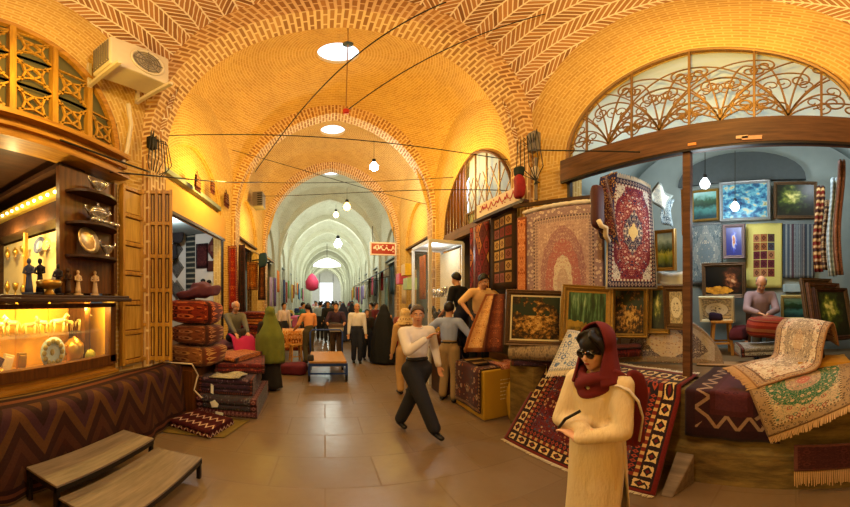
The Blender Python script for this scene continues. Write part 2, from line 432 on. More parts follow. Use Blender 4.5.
def paint_mat(name, kind, seed=0.0):
    g = G(name); u, v = g.uv(); p = g.vec(u+seed, v+seed*.7)
    if kind == 'forest':
        n = g.noise(g.vec(u*9+seed, v*1.2), 1.6, 5); col = g.ramp(n, [(.3, c8(10,22,12)), (.48, c8(28,62,34)), (.6, c8(74,112,72)), (.75, c8(150,176,140))])
        n2 = g.noise(p, 6, 4); col = g.mix((v < .3+(n2-.5)*.3)*1.0, col, g.ramp(n2, [(.35, c8(40,36,10)), (.6, c8(150,120,40))]))
    elif kind == 'still':
        n = g.noise(p, 10, 5, .7); d = ((u-.5)*(u-.5)*2.4+(v-.42)*(v-.42)*3).sqrt()
        col = g.ramp(n*1.5-.22-d*.34, [(.12, c8(16,12,8)), (.3, c8(58,40,16)), (.45, c8(150,104,40)), (.58, c8(214,176,96)), (.7, c8(120,60,30))])
        col = g.mix((v > .55)*(g.noise(p, 4, 3) > .5), col, c8(26,44,30))
    elif kind == 'land':
        n = g.noise(p, 5, 5); hgt = v+(n-.5)*.35
        col = g.ramp(hgt, [(0.05, c8(26,36,14)), (.25, c8(96,112,30)), (.42, c8(150,150,50)), (.5, c8(30,52,26)), (.66, c8(84,110,110)), (.8, c8(150,178,186)), (1, c8(110,140,158))])
    elif kind == 'blue':
        n = g.noise(p, 4, 5, col=True); n1 = g.noise(p, 6, 4)
        col = g.ramp(n1, [(.3, c8(14,30,70)), (.45, c8(30,90,128)), (.56, c8(92,160,176)), (.66, c8(190,170,120)), (.75, c8(60,96,50))])
    elif kind == 'lake':
        n = g.noise(p, 5, 5); hgt = v+(n-.5)*.4
        col = g.ramp(hgt, [(.1, c8(20,52,58)), (.35, c8(60,116,112)), (.5, c8(16,44,30)), (.68, c8(30,70,44)), (.85, c8(104,158,150)), (1, c8(130,170,168))])
    elif kind == 'glade':
        n = g.noise(p, 6, 5); d = ((u-.4)*(u-.4)*5+(v-.6)*(v-.6)*4).sqrt()
        col = g.ramp(n-d*.5+.2, [(.2, c8(12,18,8)), (.4, c8(40,56,20)), (.55, c8(108,118,44)), (.7, c8(206,200,120))])
    elif kind == 'dark':
        n = g.noise(p, 6, 4); d = ((u-.72)*(u-.72)*14+(v-.5)*(v-.5)*4).sqrt(); d2 = ((u-.35)*(u-.35)*5+(v-.15)*(v-.15)*40).sqrt()
        col = g.ramp(n-d*.45, [(.05, c8(10,9,10)), (.25, c8(60,26,16)), (.42, c8(150,90,54)), (.5, c8(206,160,116))])
        col = g.mix(d2 < .9+(n-.5), col, g.ramp(n, [(.3, c8(150,84,14)), (.6, c8(226,160,50))]))
    elif kind == 'vase':
        n = g.noise(p, 7, 4); d = ((u-.5)*(u-.5)*26+(v-.5)*(v-.5)*7).sqrt()
        col = g.ramp(n*.9-d*.6+.3, [(.1, c8(14,26,96)), (.3, c8(30,56,150)), (.45, c8(150,150,160)), (.58, c8(180,130,60)), (.7, c8(120,30,30))])
    else:                                        # calligraphic medallion on cream
        n = g.noise(p, 12, 3); d = ((u-.5)*(u-.5)*5.2+(v-.5)*(v-.5)*8).sqrt()
        col = g.mix(d < .9+(n-.5)*.2, c8(150,140,118), c8(232,226,206)); col = g.mix((n > .56)*(d < .55), col, c8(110,104,88)); col = g.mix((d > .95)*(n > .5), col, c8(206,190,150))
    return g.out(col, .35, spec=.4)
# ---------------------------------------------------------------- the bazaar: vaulted bays
XC, HW = .25, 2.6
XL, XR = XC-HW, XC+HW            # -2.35, 2.85 pier lines
ZS = 4.0
def vz(dx, dy, hwy):
    sx = abs(dx)/HW; sy = abs(dy)/hwy
    r = 15.6-10.3*sx*sx-5.3*sy*sy
    return ZS+sqrt(max(0, r))+.30*sx*sx*(1-sy)+.18*sy*sy*(1-sx)
def vault_mesh(name, yc, hwy, mat, hole=.40, herr=False):
    b = MB(); NA, NR = 72, 16
    angs = []
    ca = atan2(hwy, HW)
    for q in range(4):
        a0 = q*pi/2
        for k in range(NA//4): angs.append(a0+k*(pi/2)/(NA//4))
    corner = [ca, pi-ca, pi+ca, 2*pi-ca]
    for c in corner:
        j = min(range(len(angs)), key=lambda i: abs(angs[i]-c)); angs[j] = c
    angs.sort()
    def pt(t, a):
        R = min(HW/max(1e-6, abs(cos(a))), hwy/max(1e-6, abs(sin(a))))
        t2 = 1-(1-t)**1.35
        r = hole+(R-hole)*t2
        dx, dy = r*cos(a), r*sin(a)
        return V((XC+dx, yc+dy, vz(dx, dy, hwy))), r
    def arcs(dx, dy):                      # lengths measured along the curved surface
        K = 24; sx = sy = 0
        for i in range(K):
            sx += hypot(dx/K, vz(dx*(i+1)/K, dy, hwy)-vz(dx*i/K, dy, hwy))
            sy += hypot(dy/K, vz(dx, dy*(i+1)/K, hwy)-vz(dx, dy*i/K, hwy))
        return (math.copysign(sx, dx), math.copysign(sy, dy))
    vs, fs, us = [], [], []; N = len(angs)
    L = [[0]*N for _ in range(NR+1)]
    for i in range(NR+1):
        for j, a in enumerate(angs):
            p, r = pt(i/NR, a); vs.append(p)
            if i: L[i][j] = L[i-1][j]+(p-vs[(i-1)*N+j]).length
    for i in range(NR):
        for j in range(N):
            j2 = (j+1) % N
            fs.append((i*N+j, (i+1)*N+j, (i+1)*N+j2, i*N+j2))
            if herr:
                us.append([arcs(vs[ii*N+jj].x-XC, vs[ii*N+jj].y-yc) for (ii, jj) in ((i, j), (i+1, j), (i+1, j2), (i, j2))])
            else:
                a1, a2 = angs[j], angs[j2]+(2*pi if j2 == 0 else 0); S = 2.2
                us.append([(a1*S, L[i][j]), (a1*S, L[i+1][j]), (a2*S, L[i+1][j2]), (a2*S, L[i][j2])])
    b.add(vs, fs, us)
    # brick collar of the round opening
    ring = [V((XC+hole*cos(a), yc+hole*sin(a), vz(hole*cos(a), hole*sin(a), hwy))) for a in angs]
    up = [p+V((0, 0, .12)) for p in ring]
    b.add(ring+up, [(j, (j+1) % N, N+(j+1) % N, N+j) for j in range(N)])
    return b.build(name, mat, smooth=True, kind='structure')
near_v = vault_mesh('ceiling', 1.3, 2.4, M_HERR, herr=True)
bay_v = vault_mesh('ceiling', 5.7, 2.0, M_RING)
NB = 13
for k in range(1, NB):
    c = bay_v.copy(); c.location.y = 4.0*k; COL.objects.link(c)
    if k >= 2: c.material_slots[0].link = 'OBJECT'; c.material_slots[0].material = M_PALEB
# transverse arches with their piers
def arch_pts(a, rise, n=40):
    r = (a*a+rise*rise)/(2*a); e = r-a; out = []
    th = math.asin(min(1, rise/r))
    for i in range(n+1): q = th*i/n; out.append((-(r*cos(q)-e), r*sin(q)))
    return out+[(-x, z) for x, z in reversed(out[:-1])]
def arch_mesh(name, y, hw=.24, mat=None, rise=2.86):
    b = MB(); inn = arch_pts(HW-.04, rise); n = len(inn)
    L = 0; S = [0]
    for i in range(1, n): L += hypot(inn[i][0]-inn[i-1][0], inn[i][1]-inn[i-1][1]); S.append(L)
    def q(i, yy, grow):
        x, z = inn[i]; l = hypot(x, z) or 1
        return V((XC+x*(1+grow/l), yy, ZS+z*(1+grow/l)))
    for i in range(n-1):
        P = lambda yy, g_: (q(i, yy, g_), q(i+1, yy, g_))
        a0, a1 = P(y-hw, 0); b0, b1 = P(y+hw, 0); c0, c1 = P(y-hw, .62); d0, d1 = P(y+hw, .62)
        u0, u1 = S[i], S[i+1]
        b.add([a0, a1, b1, b0], [(0,1,2,3)], [[(u0,0),(u1,0),(u1,2*hw),(u0,2*hw)]])
        b.add([c0, c1, a1, a0], [(0,1,2,3)], [[(u0,.62),(u1,.62),(u1,0),(u0,0)]])
        b.add([b0, b1, d1, d0], [(0,1,2,3)], [[(u0,0),(u1,0),(u1,.62),(u0,.62)]])
    for sx in (-1, 1):
        xe = XC+sx*(HW-.04); x2 = XC+sx*(HW+.7)
        b.box(((xe+x2)/2, y, ZS/2), (abs(x2-xe), 2*hw, ZS))
    return b.build(name, mat or M_VOUSS, kind='structure')
a0 = arch_mesh('trim_1', 3.7)
a1 = arch_mesh('trim_2', 3.7, .2, rise=3.2); a1.location.y = 4.0
for k in range(2, NB+1):
    c = a1.copy(); c.name = 'trim_%d' % (k+1); c.location.y = 4.0*k; COL.objects.link(c)
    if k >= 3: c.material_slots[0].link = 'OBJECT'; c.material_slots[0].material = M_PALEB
# side walls: a splayed brick reveal from the pier line to each shop's opening and its lunette
def side_wall(name, side, y0, y1, oy0, oy1, zl=3.5, zsp=3.86, zcr=5.3, blind=False, mat=M_COURSE):
    xo = XR if side > 0 else XL; xi = 3.05 if side > 0 else -2.55
    yc, hwy = (y0+y1)/2, (y1-y0)/2; oc, oh = (oy0+oy1)/2, (oy1-oy0)/2
    out, inn = [], []
    nv, na = 5, 48
    for i in range(nv): out.append((y0, ZS*i/nv)); inn.append((oy0, zsp*i/nv))
    r = zcr-zsp; ap = arch_pts(oh, r, na//2) if r >= oh*.999 else None
    for i in range(na+1):
        t = -1+2*i/na; th = pi*(1-(i/na)); tt = cos(th)
        out.append((yc+hwy*tt, vz(HW, hwy*tt, hwy)))
        s_ = abs(sin(th)); z = zsp+r*(.86*s_**.9+.14*(1-abs(tt)))
        inn.append((oc+oh*tt, z))
    for i in range(nv-1, -1, -1): out.append((y1, ZS*i/nv)); inn.append((oy1, zsp*i/nv))
    b = MB(); L = 0
    for i in range(len(out)-1):
        o0, o1, i0, i1 = [V((xo, *out[i])), V((xo, *out[i+1])), V((xi, *inn[i])), V((xi, *inn[i+1]))]
        dl = ((o1-o0).length+(i1-i0).length)/2; w0 = (o0-i0).length; w1 = (o1-i1).length
        m = 4; vs, fs, us = [], [], []
        for k in range(m+1): vs += [i0.lerp(o0, k/m), i1.lerp(o1, k/m)]
        for k in range(m):
            f = (2*k, 2*k+2, 2*k+3, 2*k+1); u = [(L, w0*k/m), (L, w0*(k+1)/m), (L+dl, w1*(k+1)/m), (L+dl, w1*k/m)]
            if i < nv or i >= len(out)-1-nv: u = [(b_, vs[q].z) for q, b_ in zip(f, (w0*k/m, w0*(k+1)/m, w1*(k+1)/m, w1*k/m))]
            fs.append(f); us.append(u)
        b.add(vs, fs, us); L += dl
        # depth of the opening's reveal
        e0, e1 = V((xi+.22*side, *inn[i])), V((xi+.22*side, *inn[i+1]))
        b.add([i0, i1, e1, e0], [(0,1,2,3)], [[(L-dl,0),(L,0),(L,.22),(L-dl,.22)]])
    if blind:
        X_ = xi+.12*side; cc = V((X_, oc, zsp))
        ring = [V((X_, *p)) for p in inn[nv:nv+na+1]]
        b.add([cc]+ring, [(0, i+1, i+2) for i in range(len(ring)-1)], [[(0, 0), (ring[i].y-oc, ring[i].z-zsp), (ring[i+1].y-oc, ring[i+1].z-zsp)] for i in range(len(ring)-1)])
    o = b.build(name, mat, kind='structure'); return o, inn[nv:nv+na+1]
wr, LUN_R = side_wall('wall_right', 1, -1.1, 3.7, -.62, 2.84, 3.5, 3.86, 5.28)
wl, LUN_L = side_wall('wall_left', -1, -1.1, 3.7, -.4, 3.02, 3.4, 3.78, 5.62)
wr1, LUN_R1 = side_wall('wall_right', 1, 3.7, 7.7, 4.1, 7.05, 3.3, 3.4, 5.15)
wl1, LUN_L1 = side_wall('wall_left', -1, 3.7, 7.7, 4.2, 7.1, 3.35, 3.9, 5.2, blind=True)
wr2, LUN_R2 = side_wall('wall_right', 1, 7.7, 11.7, 8.3, 11.1, 3.3, 3.6, 5.2, blind=True)
wl2, LUN_L2 = side_wall('wall_left', -1, 7.7, 11.7, 8.3, 11.1, 3.3, 3.6, 5.2, blind=True)
for k in range(1, 11):
    for o in (wr2, wl2):
        c = o.copy(); c.location.y = 4.0*k; COL.objects.link(c)
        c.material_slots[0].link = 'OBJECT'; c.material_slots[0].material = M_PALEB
# floor and ends
b = MB(); b.box((.3, 26, -.1), (13, 58, .2)); b.build('floor', M_FLOOR, kind='structure')
b = MB(); b.box((.25, -1.2, 4.2), (7.2, .2, 8.6)); b.build('back_light_stop', M_COURSE, kind='structure')  # unseen wall, added to shut out sky light behind the camera
YE = 55.7
b = MB(); pts = arch_pts(1.7, 2.0, 12)
b.box((-2.0, YE, 4.4), (1.6+.5, .3, 8.8)); b.box((2.5, YE, 4.4), (2.1, .3, 8.8)); b.box((.25, YE, 6.9), (2.6, .3, 3.8))
b.build('wall_front', M_PLASTER, kind='structure')
# ---------------------------------------------------------------- kit of repeated shapes
def Rz(a): return Matrix.Rotation(a, 3, 'Z')
def Rx(a): return Matrix.Rotation(a, 3, 'X')
def Ry(a): return Matrix.Rotation(a, 3, 'Y')
M_FRINGE = plain('cream_wool', (214,196,166), .95, var=.15, scale=60)
M_FRINGE_T = plain('tan_wool', (196,156,108), .95, var=.15, scale=60)
def fringe(parent, fn, edge, L=.09, n=60, mat=None, down=0.0):
    """knotted warp ends along the rug edge v=0 or v=1 (or u edges)"""
    b = MB(); rnd = random.Random(n)
    for i in range(n):
        u = (i+.5)/n; w = .5/n
        if edge == 'v0': a, c, i0 = V(fn(u-w*.75, 0)), V(fn(u+w*.75, 0)), V(fn(u, .03))
        elif edge == 'v1': a, c, i0 = V(fn(u-w*.75, 1)), V(fn(u+w*.75, 1)), V(fn(u, .97))
        elif edge == 'u0': a, c, i0 = V(fn(0, u-w*.75)), V(fn(0, u+w*.75)), V(fn(.03, u))
        else: a, c, i0 = V(fn(1, u-w*.75)), V(fn(1, u+w*.75)), V(fn(.97, u))
        m = (a+c)/2; d = (m-i0).normalized()
        d = (d*(1-down)+V((0, 0, -1))*down).normalized()
        s_ = (c-a)*rnd.uniform(-.5, .5); l = L*rnd.uniform(.8, 1.1)
        nrm = (c-a).cross(d).normalized()*.004
        t = m+d*l+s_
        if t.z < .014: t.z = .014
        q0, q1 = t-(c-a)*.3, t+(c-a)*.3
        b.add([a-nrm, c-nrm, q1-nrm, q0-nrm, a+nrm, c+nrm, q1+nrm, q0+nrm], [(0,1,2,3),(7,6,5,4),(0,4,5,1),(1,5,6,2),(2,6,7,3),(3,7,4,0)])
    return b.build('fringe', mat or M_FRINGE, parent)
def sheet(name, mat, fn, label, cat='rug', nu=24, nv=24, solid=.014, group=None, fr=(), frL=.09, frn=60, frm=None, down=0.0, uv=None):
    o = MB().grid(fn, nu, nv, uv=uv).build(name, mat, smooth=True, solid=solid)
    tag(o, label, cat, group)
    for e in fr: fringe(o, fn, e, frL, frn, frm, down)
    return o
def quad(p00, p10, p01, p11, bulge=None):
    p00, p10, p01, p11 = map(V, (p00, p10, p01, p11))
    def fn(u, v):
        p = p00*(1-u)*(1-v)+p10*u*(1-v)+p01*(1-u)*v+p11*u*v
        return p+(V(bulge(u, v)) if bulge else V())
    return fn
def folded(name, mats, c, w, d, layers, t, rz=0, label='', cat='rug', group=None, sag=.0, seed=1, parent=None):
    """rug folded into a flat bundle; w along local x, d along local y, base at c"""
    rnd = random.Random(seed); prof = []; h = layers*t
    for i in range(layers):                      # front side bulges
        j = rnd.uniform(-.02, .02)
        for k in range(6): a = -pi/2+pi*k/5; prof.append((-d/2+j-cos(a)*t*.45, i*t+t/2+sin(a)*t*.48))
    for k in range(1, 8): prof.append((-d/2+d*k/8, h))
    for i in reversed(range(layers)):
        j = rnd.uniform(-.02, .02)
        for k in range(6): a = pi/2-pi*k/5; prof.append((d/2+j+cos(a)*t*.45, i*t+t/2+sin(a)*t*.48))
    L = [0]
    for i in range(1, len(prof)): L.append(L[-1]+hypot(prof[i][0]-prof[i-1][0], prof[i][1]-prof[i-1][1]))
    n = len(prof); nx = 14; b = MB()
    vs, fs, us = [], [], []
    for i in range(nx+1):
        x = -w/2+w*i/nx; e = min(i, nx-i)/nx
        for y, z in prof:
            q = mnoise.noise(V((x*3+seed, y*3, z*2)))
            zz = z*(1-sag*(1-min(1, e*5))*.3)+q*.012*(z/h)
            vs.append(V((x+ (q*.012), y+q*.01, max(zz, 0.002))))
    for i in range(nx):
        for j in range(n):
            j2 = (j+1) % n
            fs.append((i*n+j, i*n+j2, (i+1)*n+j2, (i+1)*n+j))
            l2 = L[j2] if j2 else L[-1]+d
            us.append([(i/nx, L[j]/L[-1]), (i/nx, l2/L[-1]), ((i+1)/nx, l2/L[-1]), ((i+1)/nx, L[j]/L[-1])])
    b.add(vs, fs, us)
    for s_ in (0, nx): 
        f = tuple(s_*n+j for j in range(n)); f = f if s_ else tuple(reversed(f))
        b.add([vs[k] for k in f], [tuple(range(n))], [[(prof[k % n][0]/d+.5, prof[k % n][1]*2) for k in f]])
    o = b.build(name, mats, smooth=False); o.location = c; o.rotation_euler = (0, 0, rz)
    return tag(o, label, cat, group)
def rolled(name, mat, p0, p1, r, label, cat='rug', group=None):
    p0, p1 = V(p0), V(p1); d = (p1-p0).normalized(); x = V((0,0,1))-d*d.z; x.normalize(); y = d.cross(x)
    turns = 3.2; n = 90
    def fn(u, v):
        a = u*turns*2*pi; rr = r*(1.0-.72*u)
        return p0.lerp(p1, v)+x*cos(a-1.2)*rr+y*sin(a-1.2)*rr
    o = MB().grid(fn, n, 10).build(name, mat, smooth=True, solid=.02); return tag(o, label, cat, group)
def pillow(b, c, dim, M=None, e1=.45, e2=.5, n=24, m=14, mi=0, lump=.02, seed=0):
    c = V(c); sg = lambda k, e: math.copysign(abs(k)**e, k)
    def fn(u, v):
        a = 2*pi*u; t = -pi/2+pi*v
        p = V((dim[0]/2*sg(cos(t), e1)*sg(cos(a), e2), dim[1]/2*sg(cos(t), e1)*sg(sin(a), e2), dim[2]/2*sg(sin(t), e1)))
        p += p.normalized()*mnoise.noise(p*5+V((seed, 0, 0)))*lump
        return c+(M @ p if M is not None else p)
    return b.grid(fn, n, m, mi)
def painting(loc, w, h, yaw, lean, fw, mf, mc, label, group=None, name='framed_painting', cat='painting', liner=None, roll=0.0):
    """base centre at loc, faces local -y; yaw turns it, lean tips it back"""
    o = empty(name, loc, 0, label, cat, group)
    o.rotation_mode = 'XYZ'; o.rotation_euler = (Matrix.Rotation(yaw, 3, 'Z') @ Matrix.Rotation(-lean, 3, 'X') @ Matrix.Rotation(roll, 3, 'Y')).to_euler()
    b = MB(); dp = .045
    out = [(-w/2, 0), (w/2, 0), (w/2, h), (-w/2, h)]; steps = ((0, -.015), (.18, -dp), (.45, -dp*.75), (.6, -dp*.95), (.85, -dp*.5), (1.0, -.012))
    def ring(f): k = fw*f; return [(-w/2+k, k), (w/2-k, k), (w/2-k, h-k), (-w/2+k, h-k)]
    for (f0, y0), (f1, y1) in zip(steps[:-1], steps[1:]):
        r0, r1 = ring(f0), ring(f1)
        for i in range(4):
            j = (i+1) % 4
            b.add([(r0[i][0], y0, r0[i][1]), (r0[j][0], y0, r0[j][1]), (r1[j][0], y1, r1[j][1]), (r1[i][0], y1, r1[i][1])], [(0,1,2,3)], [[(0,0),(1,0),(1,1),(0,1)]])
    b.box((0, .012, h/2), (w, .03, h))
    b.build('frame', mf, o)
    if liner:
        b = MB(); k0, k1 = fw, fw+.02
        for i in range(4):
            r0 = [(-w/2+k0, k0), (w/2-k0, k0), (w/2-k0, h-k0), (-w/2+k0, h-k0)]; r1 = [(-w/2+k1, k1), (w/2-k1, k1), (w/2-k1, h-k1), (-w/2+k1, h-k1)]; j = (i+1) % 4
            b.add([(r0[i][0], -.014, r0[i][1]), (r0[j][0], -.014, r0[j][1]), (r1[j][0], -.012, r1[j][1]), (r1[i][0], -.012, r1[i][1])], [(0,1,2,3)])
        b.build('liner', liner, o)
    k = fw*.95
    MB().grid(lambda u, v: (-w/2+k+(w-2*k)*u, -.009, k+(h-2*k)*v), 1, 1).build('canvas', mc, o)
    return o
def vase(b, c, h, r, kind=0, mi=0, n=16):
    P = {0: [(.5,0),(.55,.04),(.25,.1),(.3,.2),(.9,.45),(1,.6),(.75,.8),(.35,.9),(.5,1)],
         1: [(.45,0),(.5,.05),(.2,.12),(.2,.3),(.75,.5),(1,.8),(1.05,1)],
         2: [(.4,0),(.6,.1),(1,.4),(.9,.65),(.4,.85),(.3,.95),(.5,1)],
         3: [(.7,0),(.8,.1),(.95,.4),(1,.7),(.9,.75),(.5,.9),(.15,.95),(.12,1)]}[kind]
    return b.lathe([(max(.002, a*r), z*h) for a, z in P], c, n, mi=mi)
def figurine(b, c, h, mi=0, rz=0):
    """standing robed statuette: plinth, flared robe, folded arms, head"""
    c = V(c); R = Rz(rz)
    b.box(c+V((0,0,h*.03)), (h*.3, h*.3, h*.06), rz)
    b.lathe([(h*.15,h*.06),(h*.13,h*.2),(h*.1,h*.4),(h*.085,h*.55),(h*.12,h*.7),(h*.13,h*.77),(h*.05,h*.82),(h*.035,h*.85)], c, 12, sy=.75)
    b.ball(c+V((0,0,h*.91)), (h*.062, h*.068, h*.085), 10, 7)
    for s_ in (-1, 1):
        b.tube([c+R @ V((s_*h*.12,0,h*.75)), c+R @ V((s_*h*.15,-h*.04,h*.6)), c+R @ V((s_*h*.03,-h*.11,h*.57))], [h*.04,h*.035,h*.028], 7)
    return b
def cable(name, pts, r, label, sag=0.0, n=14, mat=None, cat='cable', group=None):
    P = []
    for a, c in zip(pts[:-1], pts[1:]):
        a, c = V(a), V(c)
        for i in range(n): t = i/n; P.append(a.lerp(c, t)-V((0, 0, sag*4*t*(1-t))))
    P.append(V(pts[-1]))
    o = MB().tube(P, r, 6).build(name, mat or M_CABLE, smooth=True); return tag(o, label, cat, group)
# ---------------------------------------------------------------- left: lit antiques shop, rug shop, stalls
def box_struct(name, c, d, mat): 
    b = MB(); b.box(c, d); return b.build(name, mat, kind='structure')
# room of the antiques shop
box_struct('wall_left', (-4.7, .9, 2.2), (.1, 4.4, 4.4), M_BROWNWOOD)
box_struct('wall_left', (-3.7, 2.62, 2.2), (2.1, .1, 4.4), M_BROWNWOOD)
box_struct('ceiling', (-3.65, .9, 3.62), (2.2, 4.3, .08), M_DARKWOOD)
box_struct('trim_20', (-2.56, 1.3, 3.62), (.2, 3.6, .3), M_GOLDWOODH)
b = MB()
for z, dx, h in ((3.80, .05, .07), (3.66, .0, .05), (3.50, .04, .07)): b.box((-2.44+dx/2, 1.3, z), (.06+dx, 3.62, h))
b.build('trim_21', M_GOLDWOODH, kind='structure')
# lunette lattice of the antiques shop
win = empty('window_1', (-2.52, 0, 0)); win['kind'] = 'structure'
LP = [(y, z) for y, z in LUN_L]; zb = 3.84
b = MB()
b.tube([(0, y, max(z, zb)) for y, z in LP], .06, 6); b.box((0, 1.3, zb), (.1, 3.4, .09))
b.build('window_frame', M_GOLDWOODH, win)
def ztop(y):
    for (y0, z0), (y1, z1) in zip(LP[:-1], LP[1:]):
        if y0 <= y <= y1: return z0+(z1-z0)*(y-y0)/(y1-y0+1e-9)
    return zb
b = MB()
ys = [-.1, .42, .94, 1.46, 1.98, 2.5]
for y in ys: b.box((0, y, (zb+ztop(y))/2), (.075, .075, ztop(y)-zb))
b.build('mullion', M_GOLDWOOD, win)
b = MB()
for y0 in [-.36]+ys:
    yc = y0+.26; z = zb+.3; w = .26
    while z+.1 < ztop(yc):
        for k in range(4):                      # square-in-star lattice cells
            a = k*pi/2; d = lambda r, q: (0, yc+r*cos(q), z+r*sin(q))
            b.bar(d(.1, a), d(.1, a+pi/2), .03); b.bar(d(.1, a), d(.24, a+pi/4+.1), .026); b.bar(d(.1, a+pi/2), d(.24, a+pi/4-.1), .026)
        for s_ in (-1, 1):
            b.bar((0, yc-.26, z+s_*.26), (0, yc+.26, z+s_*.26), .026)
            b.bar((0, yc+s_*.16, z+.16*0+.17), (0, yc+s_*.26, z+.26), .026); b.bar((0, yc+s_*.16, z-.17), (0, yc+s_*.26, z-.26), .026)
        z += .52
b.build('lattice', M_GOLDWOOD, win)
b = MB(); ring = [(-.06, y, z) for y, z in LP]; b.add([(-.06, 1.3, zb)]+ring, [(0, i+2, i+1) for i in range(len(ring)-1)])
b.build('window_pane', M_AMBERGLASS, win)
# ---- lower display case
case = empty('display_case', (-2.5, 1.3, .98), 0, 'long glass-fronted golden display case lit yellow from inside, below the dark ledge', 'display case')
M_LITBACK = plain('gold_backing', (222,160,52), .7, var=.12)
b = MB(); b.box((-.02, 0, .06), (.1, 3.34, .12)); b.box((-.02, 1.6, .40), (.1, .1, .74)); b.box((-.02, -1.6, .40), (.1, .1, .74)); b.box((-.02, 0, .755), (.1, 3.3, .05))
b.build('frame', M_BROWNWOOD, case)
b = MB(); b.box((-.47, 0, .40), (.03, 3.3, .74)); b.box((-.25, 1.63, .40), (.44, .03, .74)); b.box((-.25, -1.63, .40), (.44, .03, .74))
for k in range(7): b.box((-.45, -1.4+k*.47, .42), (.02, .025, .76))
b.build('back_panel', M_LITBACK, case)
MB().box((-.25, 0, .02), (.44, 3.3, .04)).build('bottom_board', M_GOLDWOODH, case)
MB().box((-.27, 0, .43), (.34, 3.2, .012)).build('shelf', M_GLASS, case)
MB().box((.0, 0, .43), (.008, 3.1, .66)).build('pane', M_GLASS, case)
def horse(loc, h, rz, mat, label):
    b = MB(); R = Rz(rz); P = lambda x, y, z: V((R @ V((x*h, y*h, z*h))))
    b.tube([P(-.34,0,.6), P(-.1,0,.58), P(.2,0,.62), P(.34,0,.64)], [h*.1, h*.13, h*.13, h*.1], 8)
    b.tube([P(.28,0,.66), P(.4,0,.85), P(.44,0,.96)], [h*.1, h*.07, h*.06], 7); b.tube([P(.42,0,.96), P(.62,0,.82)], [h*.065, h*.035], 7)
    for x, s_ in ((-.28,-1), (-.28,1), (.25,-1), (.25,1)): b.tube([P(x,s_*.07,.55), P(x+.03,s_*.07,.28), P(x,s_*.07,.0)], [h*.06,h*.035,h*.03], 6)
    b.tube([P(-.36,0,.64), P(-.5,0,.5), P(-.5,0,.25)], [h*.04,h*.05,h*.01], 6)
    o = b.build('horse_figurine', mat, smooth=True); o.location = loc; return tag(o, label, 'figurine', 'horse figurines on the glass shelf')
hc = ((2.0,.16,'cream gold horse figurine, first from the pale corner end of the lit shelf'), (2.2,.2,'cream gold horse figurine with raised head on lit shelf'))
M_GOLDIV = plain('pale_gold_china', (236,206,130), .35, .1)
hz = ['first','second','third','fourth','fifth','sixth','seventh','eighth']
for k in range(8):
    horse((-2.78+.05*(k % 2), 1.22+k*.2, 1.417), .19+.02*((k*7) % 3), (1.3 if k % 2 else -1.4), M_GOLDIV, 'cream and gold horse figurine, %s from the left on the lit glass shelf' % hz[k])
# wheel-shaped platter, books, clock on the case floor
o = empty('wheel_plate', (-2.66, 2.05, 1.024), 0, 'large round blue and white petalled platter standing inside the lit case', 'plate')
R90 = Ry(pi/2); b = MB()
b.lathe([(.001,.0),(.05,.0),(.09,.02),(.17,.035),(.175,.045),(.09,.03),(.001,.012)], (0, 0, .19), 28, M=R90); b.build('dish', plain('pale_blue_china', (176,190,196), .3), o, smooth=True)
b = MB()
for k in range(12): a = 2*pi*k/12; b.ball((.05, .125*cos(a), .19+.125*sin(a)), (.014,.032,.032), 10, 6)
b.ball((.03,0,.19), (.012,.03,.04), 10, 6); b.build('petal_motif', plain('ochre_glaze', (150,128,60), .35), o, smooth=True)
MB().bar((-.04,-.06,0), (-.02,-.05,.2), .02).bar((-.04,.06,0), (-.02,.05,.2), .02).bar((-.05,-.1,.01), (-.05,.1,.01), .02).build('stand', M_DARKWOOD, o)
for k, (y, lab, m) in enumerate(((1.38, 'plum-coloured box lid leaning left of the wheel platter', plain('plum_lacquer', (92,60,66), .4)), (1.52, 'cream striped box lid leaning beside the plum one', plain('cream_lacquer', (226,196,150), .4)), (1.70, 'gold upright casket close left of the wheel platter', M_BRASS))):
    b = MB(); R = Rz(.2*k-.2) @ Rx(-.5+.2*k); b.box(V((-2.72, y, 1.12)), (.04, .12, .22), M=R); b.box(V((-2.70, y, 1.12)), (.02, .08, .17), M=R)
    tag(b.build('keepsake_box', m, bevel=.006), lab, 'box', 'boxes in the lit case')
b = MB(); vase(b, (-2.68, 2.42, 1.024), .34, .12, 3); b.tube([(-2.68,2.3,1.15),(-2.68,2.24,1.22),(-2.68,2.3,1.28)], .014, 6); tag(b.build('brass_jug', M_BRASS, smooth=True), 'tall pointed brass jug right of the wheel platter', 'jug')
b = MB(); b.ball((-2.66, 2.66, 1.1), (.07,.09,.08)); b.lathe([(.05,0),(.04,.03)], (-2.66,2.66,1.01), 12); tag(b.build('round_box', plain('lime_glaze', (190,176,60), .35), smooth=True), 'round yellow-green lidded pot at the right end of the lit case', 'pot')
b = MB(); b.ball((-2.6, 1.3, 1.06), (.06,.12,.05)); b.ball((-2.58, 1.36, 1.09), (.04,.05,.04)); tag(b.build('brass_heap', M_BRASS, smooth=True), 'small brass dish lying at the left end of the lit case', 'dish')
# panel below the case, dark ledge above it
box_struct('trim_22', (-2.62, 1.3, .6), (.2, 3.4, .74), M_GOLDWOODH); box_struct('trim_29', (-2.50, 1.3, .87), (.10, 3.38, .05), M_GOLDWOODH)
o = MB().box((-2.5, 1.3, 1.815), (.5, 3.3, .07)).box((-2.23, 1.3, 1.80), (.04, 3.3, .04)).build('ledge', M_DARKWOOD, bevel=.01); tag(o, 'dark wooden ledge between the lit case and the plate cabinet', 'ledge')
